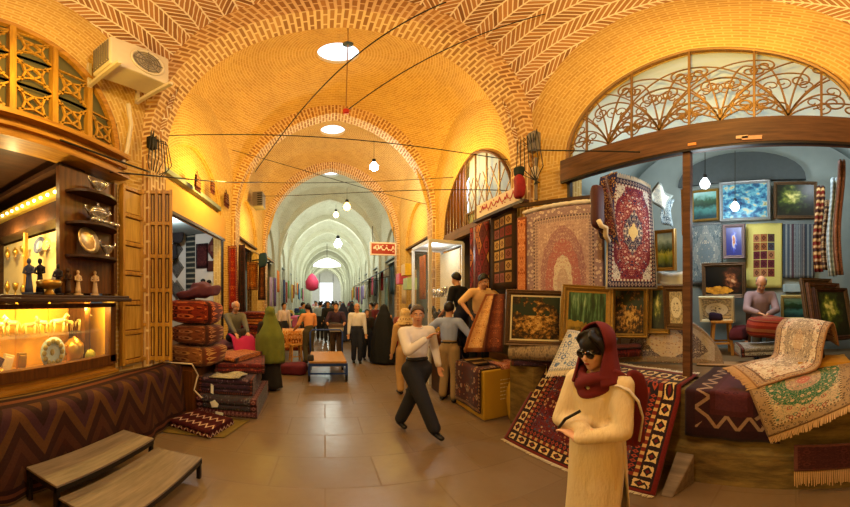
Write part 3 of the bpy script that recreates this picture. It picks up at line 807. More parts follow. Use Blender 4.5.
# ---- plate cabinet on the cross wall
cab = empty('plate_cabinet', (-3.5, 2.32, 1.86), 0, 'open shelved plate cabinet with bright yellow lit back and lamp strip', 'cabinet')
b = MB()
b.box((.89, .0, .8), (.03, .4, 1.6)); b.box((-1.1, .0, .8), (.05, .4, 1.6)); b.box((-.1, -.05, 1.0), (2.0, .3, .22)); b.box((-.1, .0, 1.57), (2.0, .4, .06))
b.build('body', M_DARKWOOD, cab)
MB().box((-.1, .19, .43), (2.0, .02, .9)).build('back_panel', plain('pale_gold_backing', (246,214,140), .7, var=.06), cab)
MB().box((-.08, .02, .0), (1.8, .36, .02)).build('base_board', M_DARKWOOD, cab)
MB().box((-.1, .05, .58), (1.93, .26, .015)).build('shelf', M_GLASS, cab)
MB().box((.06, -.1, .43), (.045, .05, .88)).build('post', M_GOLDWOOD, cab)
strip = MB().box((-.1, -.12, 1.21), (2.0, .1, .2)).build('lamp_strip', plain('gilt_board', (206,164,50), .5, var=.08), cab)
M_WB = glow('warm_bulb', (255,232,150), 9.0); bb = MB().ball((.8, -.18, 1.24), .022, 8, 6).build('bulb', M_WB, strip, smooth=True)
for k in range(1, 14): c = bb.copy(); c.location.x = -k*.14; COL.objects.link(c)
def plate(loc, r, mats, label, lean=.2):
    o = empty('display_plate', loc, 0, label, 'plate'); o.rotation_euler = (-lean, 0, 0)
    M = Rx(pi/2)
    MB().lathe([(.001,.004),(r*.6,.004),(r,.02),(r*.99,.028),(r*.58,.012),(.001,.012)], (0,0,r), 28, M=M).build('rim', mats[0], o, smooth=True)
    MB().lathe([(.001,.014),(r*.55,.013),(r*.56,.011)], (0,0,r), 24, M=M).build('centre', mats[1], o, smooth=True)
    return o
m_bl, m_bw, m_gd = plain('blue_grey_glaze', (110,112,134), .3, var=.5, scale=40), plain('white_glaze', (220,216,206), .3), plain('gold_glaze', (206,160,80), .3)
plate((-3.42, 2.42, 2.452), .125, (m_bl, m_bw), 'larger blue-grey rimmed plate on the top shelf of the lit plate cabinet')
plate((-3.15, 2.36, 2.452), .085, (m_gd, plain('amber_glaze', (214,170,96), .3)), 'gold plate between two blue-rimmed plates in the lit cabinet')
plate((-2.88, 2.42, 2.452), .125, (m_bl, plain('sage_glaze', (150,160,140), .3)), 'blue-rimmed plate on the top shelf next to the corner shelves')
plate((-2.92, 2.40, 1.88), .2, (plain('grey_brown_glaze', (120,106,96), .3, var=.4, scale=30), m_bw), 'wide grey patterned plate on the lower shelf behind the dark statuette')
for k, (x, h, r, kd, lab) in enumerate(((-3.95,.16,.05,0,'squat brass vase nearest the left edge of the lit cabinet'), (-4.2,.2,.05,2,'bulbous brass vase deep in the lit cabinet'), (-3.72,.14,.055,1,'low brass goblet beside the golden post of the cabinet'))):
    b = MB(); vase(b, (x, 2.36, 2.452), h, r, kd); tag(b.build('brass_vase', M_BRASS, smooth=True), lab, 'vase', 'brass vases in the plate cabinet')
    b = MB(); vase(b, (x+.03, 2.34, 1.88), h*1.1, r, (kd+1) % 3); tag(b.build('brass_vase', M_BRASS, smooth=True), lab.replace('vase', 'pot').replace('goblet', 'cup')+', on the lower shelf', 'vase', 'brass vases in the plate cabinet')
# statuettes on the ledge
M_DKSTAT = plain('dark_bronze', (40,34,40), .5, .3); M_BLUESTAT = plain('slate_blue_glaze', (62,68,92), .4)
def stat(px, py, h, mat, lab, X_=-2.5, rz=0.5, name='statuette'):
    p = on_x(px, py, X_); b = MB(); figurine(b, (0,0,0), h, rz=rz); o = b.build(name, mat, smooth=True); o.location = (p.x, p.y, 1.853); tag(o, lab, 'statuette'); return o
stat(29, 292, .37, M_BLUESTAT, 'slate blue robed statuette, first from the left on the dark ledge')
stat(40, 292, .38, M_DKSTAT, 'thin near-black statuette standing just left of the gold bowl')
stat(58, 292, .34, M_DKSTAT, 'dark navy statuette standing just right of the gold bowl')
stat(68, 293, .30, plain('brown_bronze', (72,50,34), .45, .4), 'brown bronze statuette between the navy one and the ivory pair')
stat(78, 295, .29, M_IVORY, 'slim ivory statuette turned sideways on the dark ledge', rz=1.4)
stat(95, 297, .30, M_IVORY, 'ivory robed statuette facing out at the right end of the ledge', rz=.6)
p = on_x(49, 293, -2.44); b = MB(); b.lathe([(.07,0),(.05,.03),(.03,.05),(.12,.08),(.14,.13),(.12,.15),(.002,.12)], (p.x, p.y, 1.853), 20); tag(b.build('gold_bowl', M_BRASS, smooth=True), 'footed gold bowl on the dark ledge between dark statuettes', 'bowl')
# corner shelves with silver
cs = empty('corner_shelf', (-2.53, 2.55, 1.86), 0, 'brown wooden panel with four half-round shelves of silverware', 'shelf')
b = MB(); b.box((-.03, -.02, .77), (.06, .92, 1.5)); b.box((.01,.42,.77), (.06,.06,1.5)); b.build('panel', M_BROWNWOOD, cs)
for k, z in enumerate((.42, .80, 1.19)):
    b = MB(); pts = [(.0,-.4,z)]+[(.24*sin(pi*i/14), -.4*cos(pi*i/14), z) for i in range(1, 14)]+[(0,.4,z)]
    b.prism(pts, (0,0,.03)); o = b.build('shelf', M_DARKWOOD, cs)
def tureen(loc, w, label, mat=None, lid=True):
    o = empty('silver_tureen', loc, 0, label, 'tureen'); b = MB()
    b.lathe([(w*.3,0),(w*.2,.02),(w*.14,.05),(w*.35,.08),(w*.5,.13),(w*.52,.15),(w*.45,.14),(.002,.1)], n=20, sx=.6); b.build('bowl', mat or M_SILVER, o, smooth=True)
    for s_ in (-1, 1): MB().tube([(0,s_*w*.48,.12),(0,s_*w*.68,.17),(0,s_*w*.7,.2),(0,s_*w*.6,.2)], .012, 6).build('handle', mat or M_SILVER, o, smooth=True)
    if lid: MB().lathe([(w*.48,.15),(w*.35,.2),(w*.1,.23),(.02,.25),(.025,.27),(.002,.28)], n=18, sx=.6).build('lid', mat or M_SILVER, o, smooth=True)
    return o
tureen((-2.40, 2.55, 3.082), .24, 'silver tureen on the topmost half-round corner shelf', lid=False)
tureen((-2.39, 2.53, 2.692), .30, 'covered silver tureen with curled handles on the second corner shelf')
tureen((-2.41, 2.72, 2.312), .2, 'small silver stand with wide bowl on the third corner shelf', lid=False)
b = MB(); b.lathe([(.001,.0),(.1,.005),(.16,.03),(.165,.04),(.1,.016),(.001,.012)], (0,0,.16), 26, M=Ry(pi/2-.25)); o = b.build('silver_platter', plain('chased_silver', (176,150,110), .3, .7, var=.4, scale=40), smooth=True); o.location = (-2.42, 2.38, 2.312); tag(o, 'round chased platter leaning on the third corner shelf', 'platter')
b = MB()
for k in range(5): b.ball((0, -.2+.1*k, .03), (.04,.05,.03), 10, 6)
o = b.build('silver_garland', M_SILVER, smooth=True); o.location = (-2.33, 2.6, 2.692); tag(o, 'row of small silver cups joined along the second corner shelf', 'silverware')
# ---- golden folding door leaves
def leaf(name, p0, p1, z0, z1, nx, nz, label):
    p0, p1 = V((*p0, 0)), V((*p1, 0)); d = p1-p0; w = d.length; yaw = atan2(d.y, d.x)
    o = empty(name, (p0.x, p0.y, z0), yaw, label, 'door leaf', 'golden folding door leaves'); h = z1-z0; b = MB()
    st = .045
    for i in range(nx+1): b.box((w*i/nx, 0, h/2), (st, .08, h))
    for i in range(nz+1): b.box((w/2, 0, st+(h-2*st)*i/nz), (w, .075, st*1.2))
    b.build('leaf_frame', M_GOLDWOOD, o, bevel=.006)
    MB().box((w/2, .0, h/2), (w-.02, .012, h-.02)).build('leaf_back', M_BROWNWOOD, o)
    b = MB()
    for i in range(nx):
        for k in range(nz):
            b.box((w*(i+.5)/nx, 0, st+(h-2*st)*(k+.5)/nz), (w/nx-st-.035, .03, h/nz-st-.05))
    b.build('leaf_panel', wood('golden_varnished_panel', (150,108,36), (204,160,70), axis=2, rough=.4), o, bevel=.006); return o
leaf('door_leaf', (-2.46, 3.07), (-2.42, 3.50), .92, 3.40, 1, 6, 'narrow golden door leaf of six stacked square panels beside the antiques shop')
leaf('door_leaf', (-2.42, 3.46), (-2.08, 3.68), .93, 3.42, 4, 5, 'wide golden door leaf with a four by five grid of panels')
# ---- bench with the chevron kilim
o = MB().box((-2.215, 1.65, .41), (.21, 4.5, .82)).build('bench', M_BROWNWOOD); tag(o, 'long wooden bench under the chevron kilim', 'bench')
def kil(u, v):
    y = -.6+4.5*u; k = v
    # over the top, round the edge, down to the floor
    L1, L2 = .28, .86; s_ = k*(L1+L2)
    r = .07; xe = -2.04; x0 = -2.44+.115*min(1, max(0, (y-2.95)/.5))
    if s_ < L1-r: x, z = x0+s_*(xe-.07-x0)/(L1-r), .855
    elif s_ < L1+r: a = (s_-L1+r)/(2*r)*pi/2; x, z = xe-.07+.09*sin(a)+0, .855-.09*(1-cos(a))
    else: x, z = xe+.02+.06*((s_-L1-r)/(L2-r)), .765-(s_-L1-r)*.975
    f = max(0, (s_-L1)/L2)
    x += f*(.035*sin(y*7)+.02*sin(y*17+2)); z = max(z, .012)
    return V((x, y, z))
M_KIL = zig_mat('chevron_kilim', 4.5, 1.07, [(58,32,24),(76,46,28),(46,28,26),(62,36,40),(84,54,30),(52,30,24),(70,40,28)], P=.95, amp=.8, Q=.46, border=[(.17,(44,24,20)),(.12,(88,48,32)),(.08,(40,22,18)),(.04,(96,70,40))])
sheet('bench_kilim', M_KIL, kil, 'long brown chevron kilim draped over the bench below the lit case', 'kilim', nu=70, nv=30, solid=.02)
cable('extension_lead', [on_z(163, 362, .88), on_z(192, 364, .87), at(198, 375, 4.45), at(194, 390, 4.4), at(202, 398, 4.28)], .012, 'pale cord trailing over the far end of the bench', mat=M_WHITEPL, cat='cord', n=4)
# ---- two low boards in front
def low_table(loc, dx, dy, h, label, legs=True):
    o = empty('low_table', (*loc, 0), 0, label, 'table', 'low wooden boards by the bench')
    MB().box((0, 0, h-.012), (dx, dy, .024)).build('table_top', M_GREYBOARD, o, bevel=.004)
    b = MB(); 
    for s_ in (-1, 1): b.box((s_*(dx/2-.012), 0, h-.05), (.024, dy, .05)); b.box((0, s_*(dy/2-.012), h-.05), (dx, .024, .05))
    b.build('apron', M_DARKIRON, o)
    for sx in (-1, 1):
        for sy in (-1, 1): MB().box((sx*(dx/2-.02), sy*(dy/2-.02), (h-.03)/2), (.035, .035, h-.03)).build('leg', M_DARKIRON, o)
low_table((-1.745, 1.84), .37, 1.18, .37, 'higher grey-brown low board nearest the chevron kilim bench')
low_table((-1.31, 1.86), .48, 1.20, .25, 'lower grey-brown low board on dark metal legs, on the aisle side')
# ---- air conditioner on its bracket
ac = empty('air_conditioner', at(132, 66, 3.42), radians(74), 'ivory air conditioner unit on a wall bracket high beside the lattice lunette', 'air conditioner')
b = MB(); b.box((0, 0, 0), (.78, .34, .56)); b.build('casing', M_WHITEPL, ac, bevel=.02)
b = MB()
for k in range(7): b.box((-.395, -.13+.043*k, .02), (.012, .022, .4))
b.box((-.393,0,-.21),(.01,.3,.03)); b.build('side_vent', M_GREYPL, ac)
g_ = MB().lathe([(.235,0),(.24,.012),(.21,.014),(.2,0)], (.08,-.172,0), 32, M=Rx(pi/2)).build('grille_ring', M_WHITEPL, ac, smooth=True)
b = MB(); b.lathe([(.001,.0),(.215,.0)], (.08,-.171,0), 32, M=Rx(pi/2), cap=False); b.build('fan_well', plain('shadow_grey_metal', (58,50,44), .6), ac)
b = MB()
for r in (.05,.09,.13,.17): b.tube([(.08+r*cos(2*pi*k/24), -.18, r*sin(2*pi*k/24)) for k in range(24)], .005, 5, close=True)
for k in range(8): a = 2*pi*k/8; b.bar((.08,-.18,0), (.08+.21*cos(a),-.18,.21*sin(a)), .008)
b.build('fan_guard', M_GREYPL, ac)
b = MB()
for k in range(4):
    a = k*pi/2+.3; b.add([(.08,-.165,0),(.08+.17*cos(a-.4),-.165,.17*sin(a-.4)),(.08+.18*cos(a+.3),-.172,.18*sin(a+.3))], [(0,1,2)])
b.build('fan_blade', M_BLACK, ac)
for x in (-.34,.34): MB().box((x,0.05,-.32), (.05,.62,.05)).box((x,.34,-.1),(.05,.04,.5)).build('bracket', M_WHITEPL, ac)
ac.scale = (1.06,)*3
tag(MB().tube([at(128,104,3.75), at(131,125,3.86), at(127,150,3.9), at(122,166,3.9), at(110,172,3.9)], .03, 8).build('drain_pipe', M_WHITEPL, smooth=True), 'white pipe running down from the air conditioner bracket', 'pipe')
# ---- rug shop behind the golden doors
box_struct('wall_left', (-5.2, 5.6, 2.2), (.1, 3.6, 4.4), M_TEAL)
box_struct('wall_left', (-3.9, 7.32, 2.2), (2.8, .1, 4.4), M_WHITEW)
box_struct('wall_left', (-3.9, 3.98, 2.2), (2.6, .1, 4.4), M_TEAL)
box_struct('ceiling', (-3.9, 5.6, 4.15), (2.7, 3.6, .1), M_TEAL)
box_struct('trim_23', (-2.56, 5.65, 3.62), (.16, 3.1, .56), plain('ochre_plaster', (214,164,84), .9, var=.12, scale=4))
box_struct('trim_24', (-2.5, 5.65, 3.33), (.06, 3.0, .06), M_DARKWOOD)
box_struct('trim_25', (-2.5, 7.02, 1.7), (.05, .05, 3.3), M_DARKIRON)
box_struct('trim_26', (-3.6, 5.65, 3.6), (2.0, 3.2, .05), M_TEAL)
box_struct('floor', (-3.8, 5.65, .35), (2.7, 3.3, .7), M_BROWNWOOD)
box_struct('trim_27', (-2.2, 4.75, .36), (.62, 1.5, .72), M_BROWNWOOD)
Yw = 7.25
def wallhang(px0, py0, px1, py1, mat, label, name='wall_hanging', cat='hanging', diamond=False, y=Yw, frs=()):
    p = on_y(px0, py0, y); q = on_y(px1, py1, y)
    w, h = abs(q.x-p.x), abs(p.z-q.z); cx, cz = (p.x+q.x)/2, (p.z+q.z)/2
    if diamond: fn = quad((cx-w/2, y, cz), (cx, y, cz-h/2), (cx, y, cz+h/2), (cx+w/2, y, cz))
    else: fn = quad((cx-w/2, y, cz-h/2), (cx+w/2, y, cz-h/2), (cx-w/2, y, cz+h/2), (cx+w/2, y, cz+h/2))
    return sheet(name, mat, fn, label, cat, 4, 4, .02, fr=frs, frL=.08, frn=16, frm=M_FRINGE_T)
M_SQ = rug_mat('maroon_square_bag', .5, .5, (72,28,28), ((120,60,50),), 12, [(.05,(50,24,24),(110,70,50),'d'),(.03,(90,44,40),None,'')], [('d',.14,.14,(120,84,64),None)])
M_GRD = rug_mat('grey_diamond_weave', .5, .5, (96,92,86), ((60,56,54),), 14, [(.06,(70,66,62),(130,124,112),'d')])
wallhang(206, 238, 219, 259, M_SQ, 'maroon square textile hung on its corner on the white shop wall', diamond=True)
wallhang(196, 244, 208, 268, rug_mat('dark_maroon_bag', .5, .6, (58,24,26), ((90,44,40),), 14, [(.06,(44,20,20),None,'')]), 'dark maroon textile beside the maroon one hung on its corner')
wallhang(207, 261, 218, 271, plain('brown_felt', (74,36,28), .95), 'small brown cloth strip on the white shop wall')
for k, (px, py, lb) in enumerate(((176,250,'upper right'), (168,262,'upper left'), (177,268,'middle right'), (168,284,'lower left'), (177,290,'lowest right'))):
    wallhang(px-7, py-10, px+7, py+10, M_GRD, 'grey diamond-shaped textile, %s one by the golden door' % lb, diamond=True)
wallhang(186, 232, 195, 302, stripe_mat('dark_ladder_weave', .3, 1.6, [(54,58,54),(150,140,120),(54,58,54),(40,42,40)], .12), 'narrow dark runner with pale ladder stripes on the shop wall', name='hanging_runner')
b = MB(); b.ball((0,0,0), (.07,.05,.06)); b.ball((.17,0,-.02), (.06,.05,.05)); o = b.build('hanging_pompoms', M_BLACK, smooth=True); o.location = on_y(203, 281, 7.2); tag(o, 'pair of black pompoms on the white shop wall', 'pompom')
b = MB(); pillow(b, on_y(176, 236, 6.9), (.42,.12,.36), lump=.05, seed=4); pillow(b, on_y(172, 252, 6.95), (.3,.12,.4), lump=.06, seed=7); tag(b.build('hanging_bags', plain('black_brown_felt', (40,34,34), .95), smooth=True), 'dark woven bag bunch hanging near the golden door', 'bag')
# sacks in a stack
M_SACK = [rug_mat('red_kilim_sack_%s' % k, 1, 1, f, m, 14, [(.1,f2,m[0],'d'),(.05,m[1],None,'')], [('d',.22,.22,m[1],m[0])]) for k, f, f2, m in (('a',(128,44,26),(90,30,24),((190,100,50),(60,24,20))), ('b',(120,66,40),(84,40,30),((160,110,74),(70,40,30))), ('c',(138,88,48),(104,46,32),((176,130,70),(90,50,30))))]
for k, (px, py, dm, m, lab) in enumerate(((188, 349, (.84,.66,.34), 2, 'ochre and brown kilim sack at the bottom of the stack by the door'), (188, 332, (.78,.6,.33), 1, 'brown diamond kilim sack in the middle of the stack by the door'), (187, 313, (.80,.6,.38), 0, 'red and orange kilim sack on top of the stack by the door'))):
    b = MB(); p = at(px, py, 4.95); z = .905+(0, .345, .705)[k]; pillow(b, (0,0,0), dm, e1=.5, e2=.35, lump=.05, seed=k*3); o = b.build('kilim_sack', M_SACK[m], smooth=True); o.location = (p.x+.13, p.y+.08, z); o.rotation_euler = (.0,.02*(k-1),-.25+.12*k); tag(o, lab, 'sack', 'kilim sacks stacked by the golden door')
b = MB()
for k, (dx, dz, w, h) in enumerate(((-.1,.06,.5,.16), (.12,.1,.42,.2), (.0,.17,.3,.16))): pillow(b, (dx, .05*k, dz), (w,.4,h), Ry(.3*(k-1)), lump=.07, seed=k)
p = at(189, 291, 4.95); o = b.build('cloth_heap', plain('purple_wool', (86,44,60), .95, var=.4, scale=9), smooth=True); o.location = (p.x+.12, p.y+.1, 1.85); tag(o, 'crumpled purple cloth heaped on top of the sack stack', 'cloth')
smooth_join(o, .025, 3)
# folded rugs in front of the shop
def fm(name, a, bcol, c, bands=((.06,(40,24,30),(120,60,50),'d'),)): return rug_mat(name, 1, 1.4, a, (bcol, c), 13, bands)
M_F1 = fm('slate_rug', (58,52,62), (96,88,96), (60,30,40), ((.1,(70,30,36),(120,80,80),'d'),(.05,(44,42,54),(110,104,110),'')))
M_F2 = fm('plum_rug', (60,36,54), (104,84,104), (40,30,48)); M_F3 = fm('wine_rug', (98,32,34), (150,70,50), (50,22,30)); M_F4 = fm('orange_rug', (150,76,36), (96,40,26), (196,130,70)); M_F5 = fm('brick_rug', (122,46,36), (180,100,60), (70,28,28))
G1 = 'folded rugs stacked on the aisle at the left'
folded('folded_rug', M_F1, (-1.45, 4.72, 0.0), .92, 1.1, 3, .108, .05, 'slate grey folded rug with white tag at the bottom of the aisle stack', group=G1, seed=2)
folded('folded_rug', M_F2, (-1.52, 4.80, .325), .84, 1.05, 3, .088, .09, 'dark plum folded rug lying on the slate grey one', group=G1, seed=5)
folded('folded_rug', M_F3, (-1.45, 5.12, .592), .80, .95, 2, .08, .2, 'wine red folded rug lying on the dark plum one', group=G1, seed=8)
folded('folded_rug', M_F4, (-1.58, 5.16, .755), .62, .8, 1, .09, -.3, 'orange folded rug with dark edge topping the aisle stack', group=G1, seed=9)
for k, (x, y, z, m, r, lab) in enumerate(((-2.15,6.18,0,M_F5,.1,'brick red folded rug at the bottom of the pile under the seated old man'), (-2.12,6.16,.3,M_F2,.0,'plum folded rug in the middle of the pile under the seated old man'), (-2.1,6.14,.6,M_F3,.15,'wine folded rug on top of the pile under the seated old man'))):
    folded('folded_rug', m, (x, y, z), 1.0, .96, 3, .095, r, lab, group='rugs piled under the seated man', seed=20+k)
folded('folded_rug', M_F5, (-1.34, 6.5, .0), .42, .6, 4, .1, .1, 'brick red folded rug lying on the aisle before the seated man', seed=31)
folded('folded_rug', M_F4, (-1.35, 6.5, .42), .40, .56, 2, .09, .1, 'rust folded rug on the brick red one before the seated man', seed=33)
# paper tags on the folded rugs
for k, (px, py, w, h, lab) in enumerate(((214, 404, .07,.075,'ragged white paper tag on the slate grey folded rug'), (219, 414, .06,.035,'small white paper tag low on the slate grey folded rug'), (212, 389, .022,.085,'narrow white paper strip on the dark plum folded rug'))):
    p = on_y(px, py, 4.10 if k < 2 else 4.19); b = MB(); n = 9; pts = []
    for i in range(n): a = 2*pi*i/n; r = 1-.28*(i % 2)*(k == 0); pts.append((p.x+w*r*cos(a), p.y, p.z+h*r*sin(a)))
    if k: pts = [(p.x-w, p.y, p.z-h*.8), (p.x+w, p.y, p.z-h), (p.x+w, p.y, p.z+h*.7), (p.x-w*.9, p.y, p.z+h)]
    tag(b.prism(pts, (0,.012,0)).build('paper_tag', plain('white_paper', (226,222,214), .8, var=.04)), lab, 'tag')
sheet('cloth', rug_mat('cream_blue_cloth', .5, .5, (176,166,140), ((110,110,120),), 20), quad((-1.72,4.22,.60),(-1.25,4.22,.625),(-1.7,4.52,.615),(-1.2,4.55,.63), lambda u,v: (0,0,.025*sin(u*7)*sin(v*5)-.0)), 'small cream and blue cloth lying on the plum folded rug', 'cloth', 10, 8)
# maroon zigzag kilim on the floor over an olive ground cloth
sheet('ground_cloth', plain('olive_cloth', (112,92,40), .95), quad((-1.98,3.25,.012),(-1.2,3.42,.012),(-1.95,4.12,.012),(-1.05,4.10,.012)), 'olive cloth spread on the floor under the zigzag kilim', 'cloth', 8, 8, .008)
M_ZK = zig_mat('maroon_zigzag', .9, .8, [(66,22,28),(66,22,28),(190,160,140),(88,34,36),(60,22,26),(60,22,26)], P=.21, amp=.6, Q=.15)
folded('folded_kilim', M_ZK, (-1.58, 3.66, .018), .62, .52, 2, .06, -.22, 'maroon folded kilim with white zigzags on the floor', 'kilim', seed=41)
# small woven bags on the wall above the rug shop
for k, (px, py, w, h, lab) in enumerate(((160,154,.22,.42,'first and largest'), (197,182,.24,.40,'second'), (212,187,.20,.32,'third'), (226,199,.30,.42,'fourth'))):
    p = on_x(px, py, -2.42); Y0 = p.y
    b = MB(); b.grid(lambda u, v: (0, (u-.5)*w*(1.0-.35*v), (v-.5)*h*.7), 6, 6); b.grid(lambda u, v: (.03, (u-.5)*w*(1.0-.35*v), (v-.5)*h*.7), 6, 6)
    o = b.build('woven_bag', stripe_mat('dark_bag_%d' % k, w, h, [(74,32,26),(46,26,24),(104,60,40)], .12, (150,110,80)), solid=.02); o.location = p
    tag(o, 'small dark woven bag on the yellow wall, %s from the golden door leaves' % lab, 'bag', 'woven bags on the yellow wall')
    def ff(u, v, w=w, h=h): return V((.015, (u-.5)*w, -h*.35-.0*v))
    b = MB()
    for i in range(9): yy = (i/8-.5)*w; b.bar((.015, yy, -h*.35), (.015, yy*1.05, -h*.55), .012)
    b.build('tassel', plain('maroon_wool', (84,34,28), .95), o)
    MB().tube([(0,-w*.3,h*.35),(0,0,h*.62),(0,w*.3,h*.35)], .008, 6).build('cord', M_CABLE, o)
# hanging rugs on the far pier
def drape(px0, px1, py0, py1, y, mat, label, X_=-2.2, pinch=.35):
    p = on_y(px0, py0, y); q = on_y(px1, py1, y); x0, x1 = p.x, q.x; z1, z0 = p.z, q.z
    def fn(u, v):
        c = (x0+x1)/2; w = (x1-x0)*(1-pinch*v); return V((c+(u-.5)*w, y+.05*sin(u*11)*(1-.4*v), z0+(z1-z0)*v))
    return sheet('hanging_rug', mat, fn, label, 'rug', 16, 10, .02)
M_RED = rug_mat('scarlet_rug', .6, 1.7, (150,40,26), ((190,90,40),(90,24,24)), 10, [(.08,(90,26,24),(190,120,60),'d')])
drape(226, 239, 246, 312, 7.35, M_RED, 'scarlet narrow rug hanging on the pier past the rug shop')
drape(238, 246, 245, 312, 7.5, rug_mat('near_black_rug', .5, 1.7, (36,22,24), ((70,34,30),), 10, [(.07,(60,30,26),None,'')]), 'near-black narrow rug hanging right of the scarlet one', pinch=.2)
drape(247, 258, 262, 290, 9.4, rug_mat('gold_panel_rug', .8, .9, (190,110,36), ((226,160,70),(120,60,30)), 9, [(.1,(120,60,26),(206,150,80),'d')]), 'golden patterned small rug displayed above the folded pile', pinch=0)
drape(258, 266, 262, 300, 9.2, rug_mat('brown_strip_rug', .5, 1.2, (84,44,26), ((140,80,40),), 9, [(.06,(50,26,20),None,'')]), 'brown narrow rug hanging right of the golden one', pinch=.3)
for k in range(5):
    folded('folded_rug', (M_F4, M_F5, M_F3, M_F4, M_F5)[k], (-2.1, 8.75, .5+.19*k), .95, .7, 2, .095, .04*(k % 3), '%s folded rug, %s of the five-high pile by the far pier' % (('orange','brick','wine','orange','brick')[k], ('bottom','second','middle','fourth','topmost')[k]), group='folded rugs piled by the far pier', seed=50+k)
box_struct('trim_28', (-2.15, 9.0, .25), (.7, 2.0, .5), M_BROWNWOOD)
# small grey wall vent box, awning and sign clutter
o = empty('vent_box', on_x(259, 201, -2.2), 0, 'grey louvred air unit high on the left pier', 'vent')
b = MB(); b.box((0,0,0), (.35,.5,.55)); b.build('casing', M_GREYPL, o, bevel=.02)
b = MB()
for k in range(6): b.box((.08,-.256,-.2+.08*k), (.16,.02,.03))
b.build('louvre', M_BLACK, o)
aw = empty('awning', on_x(258, 256, -2.1), 0, 'small sloping white awning board over the far left stall', 'awning')
MB().box((.15,0,0), (.7,.9,.04), M=Ry(.5)).build('board', M_WHITEPL, aw); MB().bar((-.1,-.4,-.2),(.4,-.4,-.15),.04).build('bracket', M_DARKIRON, aw); MB().bar((-.1,.4,-.2),(.4,.4,-.15),.04).build('bracket', M_DARKIRON, aw)
b = MB(); pillow(b, on_x(263, 260, -1.75), (.22,.2,.42), lump=.05, seed=3); tag(b.build('hanging_bundle', plain('teal_cloth', (40,64,84), .9), smooth=True), 'dark teal bundle hanging under the white awning board', 'bundle')
PZ = .94
# ---------------------------------------------------------------- right: carpet and picture shop
XB = 5.15                                         # its back wall
box_struct('wall_right', (XB+.1, .9, 2.6), (.1, 5.2, 5.2), M_TEAL)
box_struct('wall_right', (4.2, 3.3, 2.6), (2.1, .1, 5.2), M_TEAL)
box_struct('wall_right', (4.2, -1.35, 2.6), (2.1, .1, 5.2), M_TEAL)
def shopvault(u, v):
    y = -1.3+4.6*v; a = pi*u
    return V((4.15-1.05*cos(a), y, 3.75+1.35*sin(a)))
def shopvault2(u, v):                               # barrel running back from the opening
    x = 3.1+2.05*v; a = pi*u
    return V((x, .98-2.3*cos(a), 3.55+1.5*sin(a)**.8))
MB().grid(shopvault2, 28, 6).build('ceiling', M_TEAL, smooth=True, solid=.05, kind='structure')
# raised stone platform
b = MB(); b.box((4.15, .98, PZ/2), (2.3, 4.6, PZ)); b.build('floor', plain('platform_stone', (112,88,58), .9, var=.25, scale=5), kind='structure')
def mat_stone():
    g = G('weathered_stone_step'); x, y, z = g.sep(g.obj()); n = g.noise(g.vec(x*2, y*1.2, z*6), 2.2, 6, .65)
    n2 = g.noise(g.vec(x, y, z*3), 7, 4)
    col = g.ramp(n*.8+n2*.25, [(.25, c8(54,42,26)), (.5, c8(104,84,44)), (.7, c8(136,112,60)), (.85, c8(92,80,58))])
    return g.out(col, .85, bump=n2, bstr=.4, bdist=.02)
M_STEP = mat_stone()
b = MB()
def stepf(u, v):
    y = -1.25+4.2*u; k = v
    P = [(2.62,PZ),(2.62,.42),(2.58,.38),(2.5,.36),(2.48,.06),(2.46,.0)]
    t = k*(len(P)-1); i = min(int(t), len(P)-2); f = t-i
    x = P[i][0]*(1-f)+P[i+1][0]*f; z = P[i][1]*(1-f)+P[i+1][1]*f
    return V((x+.015*mnoise.noise(V((y*3, z*6, 2))), y, z))
b.grid(stepf, 60, 24, flip=True); b.box((2.85, .98, PZ/2), (.5, 4.4, PZ)); b.build('trim_30', M_STEP, smooth=False, kind='structure')
box_struct('trim_36', (2.64, 3.12, PZ/2), (.5, .5, PZ), M_STEP)
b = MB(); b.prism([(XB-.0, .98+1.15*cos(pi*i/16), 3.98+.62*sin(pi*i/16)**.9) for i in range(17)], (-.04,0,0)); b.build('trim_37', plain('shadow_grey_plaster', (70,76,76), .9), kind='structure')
# beam, post, lunette
box_struct('trim_31', (2.97, 1.1, 3.68), (.14, 3.62, .34), M_RUSTBEAM)
box_struct('trim_32', (2.93, 1.1, 3.50), (.05, 3.62, .035), M_DARKIRON)
box_struct('trim_33', (2.97, 1.125, 2.23), (.075, .085, 2.62), M_RUSTBEAM)
box_struct('trim_34', (3.0, 2.82, 2.23), (.06, .05, 2.62), M_DARKIRON)
box_struct('trim_35', (3.02, -.60, 2.23), (.06, .08, 2.62), M_RUSTBEAM)
for k, (px, py, w, h, lab) in enumerate(((625,140,.2,.05,'larger faded pink paper strip on the rusty beam'), (638,142,.12,.04,'short faded strip beside the larger one on the rusty beam'), (0,0,0,0,''), (692,152,.09,.035,'orange paper scrap on the beam above the post'))):
    if not lab: continue
    p = on_x(px, py, 2.895) if k != 3 else on_x(692, 148, 2.895)
    if k == 0: p = on_x(752, 138, 2.895)
    if k == 1: p = on_x(742, 137, 2.895)
    p.z = max(3.56, min(3.8, p.z)); tag(MB().box(p, (.01, w, h)).build('paper_strip', plain('faded_paper_%d' % k, ((206,160,130), (214,176,150), 0, (214,140,80))[k], .9)), lab, 'paper')
win = empty('window_2', (2.98, 0, 0)); win['kind'] = 'structure'
LPR = [(y, z) for y, z in LUN_R]; zb = 3.86
def ztopR(y, LPx=LPR):
    for (y0, z0), (y1, z1) in zip(LPx[:-1], LPx[1:]):
        if y0 <= y <= y1: return z0+(z1-z0)*(y-y0)/(y1-y0+1e-9)
    return zb
b = MB(); b.tube([(0, y, max(z, zb)) for y, z in LPR], .03, 6); b.build('window_frame', M_IRON, win)
b = MB()
